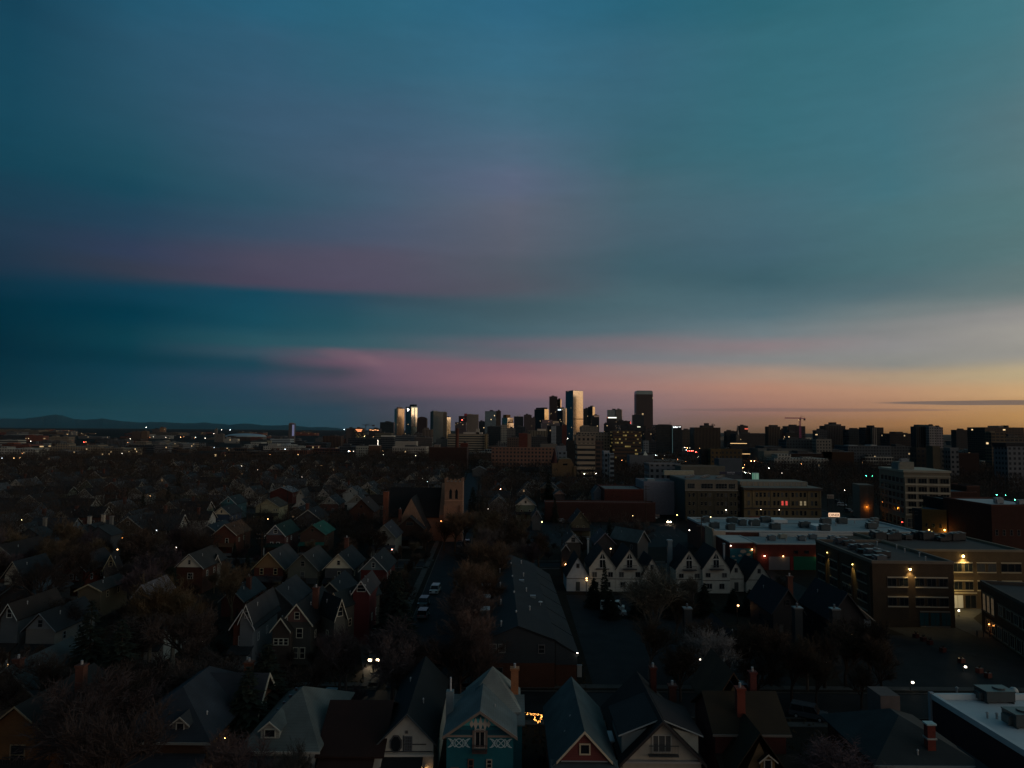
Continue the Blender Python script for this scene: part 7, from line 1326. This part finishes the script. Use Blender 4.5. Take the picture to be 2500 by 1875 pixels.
def PT(label, px, py, h, wpx=None, i=0, col=BK, tcol=None, kind='bare_tree', D=None):    # tree whose top stands at a given place
    if D is None: D = (CAMH - h) * F / (py - 1052 - (px - CX) * .0079)
    p = atD(px, py, D); tree(kind, label, p.x, D, p.z, i * 1.3, col, tcol or col, 'bare trees of the neighbourhood' if kind == 'bare_tree' else 'dark evergreens', False, (tp if kind == 'bare_tree' else fp)[i % (6 if kind == 'bare_tree' else 3)], wpx or 1)
    TREEPOS.append((p.x, D))
TREEPOS = []
PAL = (.12, .085, .055)
PT('large pale limbed cottonwood spreading over the left roofs', 430, 1375, 16, 1.15, 3, (.095, .07, .042), (.22, .2, .16)); PT('second tan crown merged with the large pale cottonwood', 372, 1420, 13, 1.1, 0, (.085, .062, .04), (.2, .17, .13))
PT('broad purple brown vase shaped tree above the hip roofed house', 262, 1605, 13, 1.25, 2, (.045, .034, .033), (.045, .036, .03)); PT('bare tree rising in front of the hip roofed house at left', 246, 1700, 9, 1.1, 0, (.045, .035, .033), (.04, .033, .03), D=68)
PT('tall pale twigged tree before the first townhouse pair', 1598, 1368, 16, 1.2, 1, (.12, .105, .08), (.14, .12, .1), D=126); PT('third pale crown merged behind the tall pale twigged tree', 1650, 1410, 14, 1.1, 3, (.10, .085, .065), (.12, .1, .09), D=131); PT('second pale twigged tree leaning over the white van lot', 1585, 1470, 13, 1.2, 3, (.11, .09, .07), (.12, .1, .09), D=112); PT('white branched bare tree with a lamp glowing through it, lower right of centre', 1745, 1512, 12, 1.25, 2, (.14, .14, .14), (.2, .2, .2), D=108)
PT('russet tree hiding the foot of the church tower', 1085, 1258, 13, 1.2, 3, (.09, .05, .03), D=228); PT('tall russet tree nearest the church tower', 1112, 1238, 14, 1.1, 0, (.08, .05, .032), D=226); PT('brown tree right of the russet tree at the church', 1040, 1285, 11, 1.1, 1, (.08, .05, .035), D=222); PT('dim tree at the right foot of the church tower', 1135, 1240, 13, 1.1, 0, (.06, .045, .04), D=236)
PT('lacy pale tree before the second townhouse pair', 1692, 1392, 11, 1.0, 4, (.11, .095, .075), (.12, .1, .09), D=154); PT('lacy tan tree right of the last white gable', 1905, 1400, 10, 1.2, 1, (.06, .045, .035), D=158)
PT('brown tree beside the pale white branched tree', 1782, 1540, 10, .9, 1, (.07, .055, .04), D=112); PT('small bare tree in front of the dark blue houses', 1968, 1530, 9, 1.1, 4, (.09, .065, .045), (.12, .1, .08), D=108); PT('low bare shrub like tree at the bottom right street corner', 2050, 1780, 5, 1.4, 5, (.10, .07, .075), D=72)
PT('thin bare street tree beside the blue house back wall', 1098, 1625, 8, .7, 1, (.09, .08, .075), D=98); PT('bare tree right of the hip roofed house in the left foreground', 585, 1760, 8, 1.0, 5, (.075, .055, .055), D=70); PT('slim bare tree in front of the teal pyramid roof', 740, 1770, 7.5, .7, 4, (.07, .07, .065), D=69)
for k_, (px, py, h) in enumerate(((1178, 1305, 15), (1205, 1322, 14), (1168, 1345, 14), (1200, 1372, 13), (1160, 1398, 13), (1185, 1420, 12), (1140, 1440, 12), (1165, 1475, 12), (1125, 1500, 12), (1150, 1530, 11))):
    PT(f"brown street tree, {['first', 'second', 'third', 'fourth', 'fifth', 'sixth', 'seventh', 'eighth', 'ninth', 'last'][k_]} from the back of the row beside the apartment row", px, py, h, 1.0, k_, (.095, .062, .042) if k_ < 4 else (.085, .058, .05), (.07, .05, .04))
for k_, (px, py, h) in enumerate(((962, 1490, 12), (990, 1520, 11), (1022, 1530, 10), (848, 1500, 11), (985, 1570, 9), (832, 1540, 9), (1060, 1560, 8))): PT(f"{['tall', 'broad', 'grey', 'leaning', 'twiggy', 'low', 'thin'][k_]} bare tree over the street west of the avenue near the headlights", px, py, h, 1.05, k_ + 1, (.075, .06, .06), (.1, .085, .08))
for (px, py, h, lb, i, w_) in ((225, 1468, 14, 'tall black evergreen beside the dark slate house at left', 1, 1.3), (300, 1515, 12, 'broad black evergreen right of the tallest left evergreen', 1, 1.7), (655, 1575, 11, 'wide black evergreen below the red brick porch house', 0, 1.9), (608, 1630, 10, 'low black evergreen left of the wide black evergreen', 1, 1.8), (1476, 1372, 9.5, 'slim dark fir in front of the first white townhouse', 0, .8), (1450, 1412, 5.5, 'bushy dark evergreen at the foot of the first townhouse', 2, 1.6), (350, 1205, 12, 'dark evergreen in the left middle distance', 0, 1), (438, 1160, 13, 'dark pointed evergreen among distant left trees', 1, 1), (412, 1188, 11, 'leaning dark evergreen left of the pointed evergreen', 2, 1), (912, 1125, 15, 'tall dark fir in front of the columned building', 1, 1), (1155, 1190, 14, 'dark evergreen right of the church tower', 0, 1.3), (1175, 1212, 12, 'second dark evergreen right of the church tower', 1, 1.3), (1340, 1150, 16, 'dark spruce left of the small tan church', 1, 1), (960, 1395, 12, 'black evergreen behind the dark red house', 0, 1.5), (975, 1400, 13, 'broad black conifer at the avenue kerb', 1, 1.4), (1720, 1425, 6, 'round dark conifer before the second townhouse pair', 2, 1.8), (1640, 1440, 5, 'low dark conifer between the townhouse pairs', 2, 1.8), (1560, 1440, 5, 'low dark bush before the second white townhouse', 2, 2.0), (1490, 1440, 5, 'low dark bush right of the slim dark fir', 2, 1.8), (1830, 1440, 4.5, 'dark clipped bush before the last white gable', 2, 2), (1790, 1438, 4, 'dark clipped bush before the small white gable', 2, 2), (900, 1190, 12, 'dark conifer before the cream gable house', 0, 1), (1355, 1215, 10, 'dark conifer near the pink lit porch gable', 0, 1)): PT(lb, px, py, h, w_, i, (.018, .024, .018), (.03, .025, .02), 'evergreen_tree')
for k_, (px, py, h) in enumerate(((1700, 1500, 9), (1820, 1520, 9), (1880, 1500, 10), (1930, 1545, 9), (2010, 1520, 9), (2060, 1500, 10), (2120, 1500, 10), (2150, 1540, 9), (1850, 1580, 7), (1990, 1590, 7), (2100, 1590, 7), (1660, 1560, 8))):
    PT(f"{['slim', 'twiggy', 'dark', 'leaning', 'low', 'broad', 'ragged', 'sparse', 'small', 'forked', 'bushy', 'thin'][k_]} brown bare tree screening the dark blue houses at lower right", px, py, h, 1.1, k_, (.045, .034, .026), (.04, .03, .025))
for k_, (px, py, h) in enumerate(((60, 1570, 10), (150, 1560, 11), (400, 1560, 11), (480, 1590, 10), (540, 1600, 9), (330, 1600, 11), (700, 1600, 8), (760, 1590, 7), (120, 1690, 8), (330, 1480, 11), (470, 1470, 12), (160, 1440, 10))):
    PT(f"{['slim', 'twiggy', 'dark', 'leaning', 'low', 'broad', 'ragged', 'sparse', 'small', 'forked', 'bushy', 'thin'][k_]} grey brown bare tree in the gardens of the lower left", px, py, h, 1.2, k_ + 2, (.05, .04, .036), (.045, .036, .03))
cand = []
for _ in range(26000):
    y = 92 + 1500 * rnd.random() ** 1.25; x = rnd.uniform(-.76, .76) * y; pp = pix((x, y, 5))
    if pp is None: continue
    px, py = pp
    if px < -60 or px > 2560 or py > 1900: continue
    cand.append((x, y, px, py))
acc = list(TREEPOS); grid = {}
def near(x, y, r):
    gx, gy = int(x // 20), int(y // 20)
    for i in (-1, 0, 1):
        for j in (-1, 0, 1):
            for (a, b) in grid.get((gx + i, gy + j), ()):
                if (a - x) ** 2 + (b - y) ** 2 < r * r: return True
    return False
for (x, y) in acc: grid.setdefault((int(x // 20), int(y // 20)), []).append((x, y))
fg_ = {}
for (a, b) in foot: fg_.setdefault((int(a // 20), int(b // 20)), []).append((a, b))
def inhouse(x, y):
    for i in (-1, 0, 1):
        for j in (-1, 0, 1):
            for (a, b) in fg_.get((int(x // 20) + i, int(y // 20) + j), ()):
                if abs(a - x) < 4.7 and -6.6 < y - b < 7.0: return True
    return False
TR = []
for (x, y, px, py) in cand:
    ax = -13.4 - (y - 107) * .035
    if y < 640 and abs(x - ax) < 7: continue
    if abs(y - 102) < 6 or abs(y - 205) < 4.5 or (abs(y - 330) < 5 and x < 66): continue
    if px > 1640 and py > 1235: continue                     # commercial side: yards placed by hand
    if px > 1640 and y < 330: continue
    if -5 < x < 45 and y < 185: continue
    if 0 < x < 68 and 236 < y < 318: continue
    if 1560 < px < 2010 and y < 365: continue
    if 1560 < px < 1670 and y < 450: continue
    if 138 < x < 200 and 250 < y < 700 and abs(x - (139 + (y - 160) * .03)) < 14: continue
    if 2140 < px < 2320 and y < 330: continue
    if -48 < x < -18 and 236 < y < 268: continue
    if y > (820 if px < 900 else 750 if px > 1650 else 950) and rnd.random() < (.93 if y < 1100 else .97): continue
    if y < 112 and rnd.random() < .6: continue
    if inhouse(x, y): continue
    small = blocks(x, y, 13.0, 3.2)
    if small and (y > 330 or blocks(x, y, 5.0, 1.6)): continue
    r_ = 3.6 if small else 5.0 if y < 235 else 5.6 if y < 330 else 6.9 if y < 520 else 8.0
    if near(x, y, r_): continue
    grid.setdefault((int(x // 20), int(y // 20)), []).append((x, y)); TR.append((x, y, px, py, small))
TR.sort(key=lambda q: q[1] ** 2 + q[0] ** 2)
TC = [('brown', (.075, .052, .038)), ('grey brown', (.062, .052, .048)), ('purplish brown', (.068, .05, .054)), ('tan', (.095, .07, .045)), ('dark brown', (.045, .034, .028))]
n_ind = 238
for (x, y, px, py, small) in TR[:n_ind]:
    h = rnd.uniform(8.5, 14.5) if y > 120 else rnd.uniform(6, 9)
    if small: h = rnd.uniform(3.5, 5.5)
    if 1180 < px < 1420 and y > 240 and not small: h = rnd.uniform(12, 17)
    if rnd.random() < .05: tree('evergreen_tree', 'dark evergreen tree', x, y, h * .85, rnd.uniform(0, 6), (.018, .024, .018), (.03, .025, .02), 'dark evergreens')
    else:
        n_, c_ = rnd.choice(TC); tree('bare_tree', f'{n_} leafless tree', x, y, h, rnd.uniform(0, 6), c_, tuple(q * 1.1 for q in c_))
print('houses', len(HS)); print('individual trees', n_ind, 'rest', len(TR) - n_ind)
# the wood of crowns further off: one mass
wm = [MB(), MB(), MB()]
for (x, y, px, py, small) in TR[n_ind:]:
    far = y > 450; h = rnd.uniform(3.5, 5.5) if small else rnd.uniform(9, 14); r_ = h * rnd.uniform(.34, .48); mb = rnd.choice(wm); mb.tube((x, y, 0), (x, y, h * .5), .25, .15, 3)
    n_ = int((420 if y < 300 else 260 if y < 450 else 120 if y < 800 else 60)); wd = .05 if y < 300 else .08 if y < 450 else .16 if y < 800 else .3; ll = 1.6 if y < 450 else 2.4 if y < 800 else 3.2
    for i in range(n_):
        a = rnd.uniform(0, 2 * pi); u = rnd.uniform(-1, 1); q = rnd.random() ** .45; rr2 = sqrt(1 - u * u) * q
        c = Vector((x + r_ * rr2 * cos(a), y + r_ * rr2 * sin(a), h * .62 + h * .38 * u * q)); d = Vector((cos(a) * .8 * rr2 + rnd.uniform(-.5, .5), sin(a) * .8 * rr2 + rnd.uniform(-.5, .5), .5 + .5 * u + rnd.uniform(-.3, .3))).normalized()
        w = d.orthogonal().normalized() * wd; w.rotate(Matrix.Rotation(rnd.uniform(0, pi), 3, d)); mb.poly([c - w, c + w, c + d * ll * rnd.uniform(.5, 1)])
for mb, c in zip(wm, ((.06, .046, .036), (.052, .045, .042), (.05, .036, .028))):
    o = mb.build('wood', BARK, None, c); tag(o, 'dim brown wood of leafless crowns covering the far neighbourhood', 'trees'); o['kind'] = 'stuff'
# shrubs and grass tufts on the near ground
gm = MB()
for _ in range(9000):
    y = rnd.uniform(62, 135); x = rnd.uniform(-.75, .75) * y
    if abs(y - 102) < 5 or abs(x + 13.4) < 6 or (x > 12 and y > 107): continue
    h = rnd.uniform(.15, .5); w = rnd.uniform(.04, .12)
    for i in range(3): gm.poly([(x - w + i * .1, y, 0), (x + w + i * .1, y + .05, 0), (x + rnd.uniform(-.2, .2), y + rnd.uniform(-.2, .2), h)])
o = gm.build('dry_grass', BARK, None, (.06, .05, .03)); tag(o, 'dry winter grass tufts in the gardens', 'grass'); o['kind'] = 'stuff'

# ================================================================== FAR CITY: low blocks to the horizon
rnd = random.Random(5); FB = []
for i in range(230):
    y = 700 * (8.0 ** rnd.random()); px = rnd.uniform(-30, 2530) if i < 150 else rnd.uniform(-30, 900)
    if 940 < px < 1680 and y > 1300 and rnd.random() < .55: continue
    if px < 900 and y < 900: y += 350
    FB.append((px, y))
wcol = [('white', (.3, .29, .25)), ('beige', (.18, .15, .11)), ('brown', (.08, .055, .04)), ('grey', (.11, .11, .11)), ('dark', (.05, .055, .06)), ('red brick', (.17, .06, .04))]
fk = ['grid', 'ribbon', 'ribs', 'dark', 'grid_lit', 'balcony']; fmesh = {}
for (px, y) in sorted(FB, key=lambda q: q[1]):
    nm, c = rnd.choice(wcol); k_ = rnd.choice(fk); h = rnd.choice((5, 6, 8, 10, 12, 16 if y > 1200 else 8)); w = rnd.uniform(16, 60) * (1 + y / 6000); p = atD(px, 1052, y)
    if y > 2500: w *= 1.6; h *= 1.4
    key = (k_, int(w / 12), h)
    if key not in fmesh:
        w2 = key[1] * 12 + 8; m = MB().box(0, w2, 0, w2 * .6, 0, h); m.box(w2 * .1, w2 * .35, w2 * .1, w2 * .4, h + .01, h + rnd.choice((1.5, 2.5, 4))); m.box(w2 * .6, w2 * .8, w2 * .2, w2 * .3, h + .01, h + 1.2); fmesh[key] = m.mesh('city_block', FA[k_])
    o = place('city_block', fmesh[key], None, c, (p.x, y, 0), R(rnd.uniform(-8, 8)))
    tag(o, f"{'low ' if h < 9 else ''}{nm} {'striped' if k_ in ('ribbon', 'ribs') else 'flat roofed'} block", 'building', 'blocks of the far city', True, (p.x, y, 0), h)

# ================================================================== LAMPS
for (px, py, h, c, s, pw, lb) in (
 (430, 1335, 7, WHITE, 40, 30, 'white street lamp left of the brown house with the white peak'), (287, 1340, 5, WARM, 30, 8, 'orange lamp with a short string of lights, left neighbourhood'), (53, 1268, 7, (1, .9, .45), 30, 8, 'yellow white lamp over the dark roofs at the far left'), (466, 1233, 7, WHITE, 40, 15, 'white lamp left of the teal peaked double gable'), (382, 1294, 6, COOL, 20, 0, 'small cold lamp among houses left of the ochre roof'),
 (46, 1522, 4, WARM, 40, 14, 'amber porch lamp beside the dark slate house'), (219, 1584, 3, WARM, 40, 10, 'amber lamp shining under the black evergreens'), (497, 1561, 3, WHITE, 20, 5, 'small white lamp under the large cottonwood'), (1077, 1271, 8, (1, .3, .08), 50, 120, 'orange street lamp glowing in the tree by the church'), (1323, 1273, 8, (1, .72, .3), 50, 90, 'bright yellow street lamp right of the church square'), (957, 1340, 3, (1, .4, .3), 20, 0, 'small reddish lamp behind the white dormer house'),
 (1491, 1338, 5, (1, .6, .3), 40, 20, 'warm lamp between the townhouse roofs'), (1432, 1410, 4, WARM, 30, 8, 'upper of three stacked lamps beside the first townhouse'), (1432, 1415, 3, WARM, 40, 8, 'middle of three stacked lamps beside the first townhouse'), (1434, 1420, 2, WARM, 30, 5, 'lowest of three stacked lamps beside the first townhouse'), (1575, 1470, 3, WARM, 20, 3, 'tiny lamp between the pale twigged trees'), (1802, 1476, 4, (1, .5, .2), 40, 14, 'orange lamp in the yard before the last white gable'), (1911, 1444, 4, (1, .3, .3), 20, 0, 'small red lamp on the drive below the green door'),
 (1719, 1567, 3, (1, .7, .5), 40, 10, 'lamp glowing behind the white branched bare tree'), (1741, 1602, 3, WHITE, 20, 3, 'upper small lamp in the white branched bare tree'), (1708, 1607, 2, WHITE, 14, 0, 'lower small lamp in the white branched bare tree'), (2016, 1612, 2.5, WHITE, 40, 8, 'white lamp before the dark blue houses'), (2228, 1663, 1.6, WHITE, 8, 0, 'pale lamp post by the lower right lot'), (2357, 1625, 1.2, WHITE, 12, 0, 'white lamp among red planters near the right lot'),
 (1683, 1293, 7, WHITE, 30, 10, 'white lamp on a pole left of the warehouse'), (1735, 1261, 8, (1, .8, .4), 10, 0, 'yellow lamp on top of the tan warehouse corner'), (1565, 1190, 8, WHITE, 40, 20, 'white lamp beside the white painted hall'), (1602, 1170, 8, WHITE, 30, 0, 'left one of two white lamps on the white painted hall'), (1640, 1170, 8, WHITE, 30, 0, 'right one of two white lamps on the white painted hall'), (1427, 1156, 8, WHITE, 40, 0, 'cluster lamp at the foot of the banded condo tower'), (1455, 1155, 8, WHITE, 30, 0, 'small white lamp right of the condo tower foot'),
 (1219, 1185, 8, WHITE, 50, 0, 'bright lamp right of the church tower near flat roofs'), (1222, 1193, 8, (1, .5, .25), 40, 0, 'orange lamp below the bright lamp right of the church'), (1545, 1258, 6, (1, .75, .3), 20, 15, 'yellow lamp shining through twigs by the car park'), (1653, 1256, 7, (1, .7, .25), 14, 12, 'thin yellow street lamp before the sign building side wall'),
 (2303, 1166, 9, (1, .55, .25), 50, 0, 'orange lamp at the right edge of the cream office'), (2062, 1196, 8, WHITE, 40, 0, 'white lamp above the cars on the boulevard'), (2274, 1303, 7, (1, .9, .8), 60, 40, 'blazing white lamp in the patio below the tan shops'), (2268, 1292, 8, (1, .5, .15), 60, 60, 'blazing orange lamp on the tan shop wall'), (2300, 1311, 6, WHITE, 30, 0, 'small lamp right of the blazing patio lamp')):
    lamp(px, py, h, c, s, None, lb, None, pw)
for (px, py) in ((2114, 1161), (2129, 1161), (2433, 1207), (2455, 1208), (2478, 1219)): lamp(px, py, 7, GRN, 40, kind='traffic_light', cat='traffic light', group='green traffic lights')
for (px, py) in ((1834, 1125), (1842, 1125)): lamp(px, py, 7, (1, .35, .15), 40)
far = [(54, 1106), (5, 1118), (34, 1117), (49, 1117), (67, 1093), (75, 1072), (75, 1077), (110, 1061), (165, 1060), (88, 1074), (210, 1079), (250, 1083), (298, 1106), (312, 1080), (318, 1071), (357, 1043), (366, 1067), (375, 1066), (405, 1067), (441, 1067), (449, 1066), (475, 1069), (478, 1067), (501, 1069), (523, 1092), (529, 1074), (541, 1049), (562, 1049), (587, 1100), (590, 1137), (522, 1058), (660, 1109), (728, 1109), (694, 1088), (696, 1096), (851, 1101), (863, 1101), (881, 1101), (854, 1101), (914, 1098), (935, 1100), (936, 1109), (939, 1069), (890, 1065), (912, 1066), (940, 1065), (840, 1048), (1015, 1112), (1031, 1094), (1044, 1175), (1032, 1167), (1120, 1083), (1174, 1061), (1197, 1083), (1214, 1087), (1220, 1092), (1220, 1100), (1236, 1109), (1180, 1109), (1148, 1109), (1340, 1029), (1379, 1087), (1384, 1110), (1386, 1070), (1386, 1093), (1476, 1053), (1489, 1077), (1488, 1091), (1502, 1113), (1510, 1113), (1518, 1123), (1599, 1110), (1605, 1111), (1606, 1122), (1608, 1123), (1622, 1112), (1631, 1109), (1640, 1110), (1654, 1121), (1601, 1111), (1618, 1119), (1678, 1051), (1672, 1092), (1678, 1093), (1684, 1093), (1708, 1094), (1675, 1098), (1706, 1114), (1674, 1126), (1789, 1066), (1790, 1081), (1795, 1093), (1827, 1094), (1814, 1111), (1818, 1134), (1814, 1141), (1798, 1147), (1813, 1151), (1817, 1152), (1820, 1153), (1826, 1154), (1831, 1155), (1835, 1155), (1877, 1142), (1909, 1154), (1918, 1155), (1934, 1124), (1956, 1132), (1870, 1104), (1876, 1105), (1981, 1077), (2023, 1094), (2106, 1128), (2107, 1074), (2114, 1075), (2244, 1093), (2249, 1092), (2285, 1111), (2348, 1125), (2443, 1098), (2414, 1064), (2439, 1065), (2448, 1065), (2402, 1062), (2286, 1064), (2189, 1078), (2461, 1101), (2320, 1165), (1995, 1098), (1950, 1025)]
for i, (px, py) in enumerate(far):
    c = (WARM, WHITE, WHITE, COOL, (1, .4, .15))[(px * 7 + py) % 5]
    lamp(px, py, 8 if py > 1075 else None, c, (4, 8, 16, 26)[i % 4], D=None if py > 1075 else 1500 + (px % 7) * 150)
for (px, py) in ((1679, 1100), (1683, 1100), (1688, 1100), (1692, 1100), (1699, 1103), (1703, 1104), (205, 1079)): lamp(px, py, 4, RED, 60, kind='traffic_light', cat='traffic light', group='red lights of the far street', r=.5)

rl = random.Random(44)
for i in range(34):  # added porch lamps, strewn at random without known sources
    y = 210 * (4.0 ** rl.random()); px = rl.uniform(10, 1240); p = atD(px, 1052, y)
    if p.x > -30 and y < 300: continue
    lamp(px, pix((p.x, y, 4.5))[1], 4.5, rl.choice((WARM, WARM, WHITE, AMB)), rl.choice((5, 9, 14)), D=y, group='porch lamps of the neighbourhood', kind='porch_lamp', cat='porch lamp')
# ================================================================== LABELS OF THE REPEATED THINGS
LM = [(60, 1100, 'white western apartments'), (222, 1100, 'cream western office'), (540, 1060, 'thin pale tower'), (712, 1065, 'violet lit tower'), (890, 1050, 'orange lit blocks'), (990, 1030, 'bright twin towers'), (990, 1090, 'white arched block'), (1070, 1030, 'green condo tower'), (1140, 1085, 'hospital slab'), (1205, 1040, 'teal glass tower'), (1404, 1010, 'tallest tower'), (1440, 1110, 'banded condo tower'), (1530, 1080, 'yellow lit office'), (1632, 1070, 'black glass office'), (1725, 1060, 'stepped apartment slab'), (1807, 1090, 'yellow light strips'), (1953, 1050, 'purple crane'), (1895, 1115, 'cream warehouse'), (2040, 1055, 'symmetrical stepped tower'), (2270, 1060, 'white ended tower'), (2450, 1065, 'long tan slab'), (2250, 1200, 'seven storey office'), (2340, 1225, 'teal roofed hall'), (1735, 1220, 'JOHNSON sign building'), (1907, 1225, 'tan hotel'), (1960, 1285, 'pale roofed warehouse'), (1623, 1155, 'grey balcony apartments'), (1380, 1135, 'small tan church'), (1108, 1210, 'church tower'), (1020, 1240, 'church gable'), (859, 1205, 'bright white gable'), (762, 1300, 'teal green roof'), (672, 1300, 'white edged gable'), (548, 1230, 'teal peaked gable'), (548, 1300, 'ochre roof'), (655, 1370, 'brown clapboard gable'), (738, 1370, 'grey green house'), (826, 1370, 'bright cream gable'), (911, 1380, 'white dormer house'), (461, 1375, 'white peaked house'), (173, 1380, 'teal windowed house'), (30, 1385, 'cream house front'), (95, 1520, 'dark slate house'), (430, 1470, 'large cottonwood'), (724, 1510, 'craftsman house'), (592, 1510, 'red porch house'), (235, 1270, 'white chimney'), (652, 1235, 'cream side gables'), (690, 1195, 'pale grey roof'), (1117, 1130, 'tiny white gable'), (1346, 1195, 'pale blue house'), (1418, 1270, 'olive gabled house'), (1323, 1273, 'bright yellow lamp'), (1510, 1210, 'red brick workshop'), (1500, 1390, 'first townhouse pair'), (1715, 1390, 'second townhouse pair'), (1290, 1450, 'apartment row'), (1058, 1445, 'white estate car'), (2100, 1450, 'near brick block'), (300, 1130, 'dark western wood'), (400, 1230, 'middle left roofs'), (120, 1200, 'far left roofs'), (500, 1150, 'western tree belt'), (760, 1150, 'downtown tree belt'), (1250, 1160, 'condo tower foot'), (440, 1700, 'grey hip roof'), (1170, 1770, 'teal painted house'), (2000, 1160, 'boulevard'), (2150, 1120, 'blue apartment row')]
used = {}
for o, p in THINGS:
    q = pix(p)
    if q is None: q = (0, 0)
    best = min(LM, key=lambda l: (l[0] - q[0]) ** 2 + ((l[1] - q[1]) * 1.6) ** 2); dx, dy = q[0] - best[0], q[1] - best[1]
    if abs(dx) > abs(dy) * 1.2: w = 'right of the' if dx > 0 else 'left of the'
    else: w = 'below the' if dy > 0 else 'above the'
    used.setdefault((o['label'], w + ' ' + best[2]), []).append((q[0], o))
OR = ['leftmost', 'second from left', 'third from left', 'fourth from left', 'fifth from left', 'sixth from left', 'seventh from left', 'eighth from left', 'ninth from left', 'tenth from left'] + [w + ' from left' for w in ('eleventh', 'twelfth', 'thirteenth', 'fourteenth', 'fifteenth', 'sixteenth', 'seventeenth', 'eighteenth', 'nineteenth', 'twentieth')]
NW = ['zero', 'one', 'two', 'three', 'four', 'five', 'six', 'seven', 'eight', 'nine', 'ten', 'eleven', 'twelve', 'thirteen', 'fourteen', 'fifteen', 'sixteen']
for (lb, where), lst in used.items():
    lst.sort(key=lambda z: z[0]); n_ = len(lst)
    for i, (_, o) in enumerate(lst):
        if n_ == 1: s_ = f'{lb} {where}'
        else: s_ = f"{lb} {where}, {'rightmost' if i == n_ - 1 else OR[min(i, 19)]}"
        o['label'] = s_
allr = {}
for o in COL.objects:
    if o.parent is None and o.get('label'):
        ws = o['label'].replace(',', ' ').split()
        if len(ws) > 16: o['label'] = ' '.join(o['label'].split()[:16])
        allr.setdefault(o['label'], []).append(o)
print('duplicate labels', [k_ for k_, v in allr.items() if len(v) > 1 and not v[0].get('kind')][:20])
# ================================================================== THE AIR
HAZE = 3.0e-6
hb = MB().box(-60000, 60000, -3900, 60000, -1, 1500); o = hb.build('haze', None); o['kind'] = 'stuff'; o['label'] = 'thin even air over the whole city'; o['category'] = 'haze'
hm_ = bpy.data.materials.new('haze'); hm_.use_nodes = True; t_ = hm_.node_tree; t_.nodes.clear(); ho = t_.nodes.new('ShaderNodeOutputMaterial'); pv = t_.nodes.new('ShaderNodeVolumePrincipled')
pv.inputs['Density'].default_value = HAZE; pv.inputs['Color'].default_value = (.55, .85, 1, 1); t_.links.new(pv.outputs[0], ho.inputs['Volume']); o.data.materials.append(hm_)
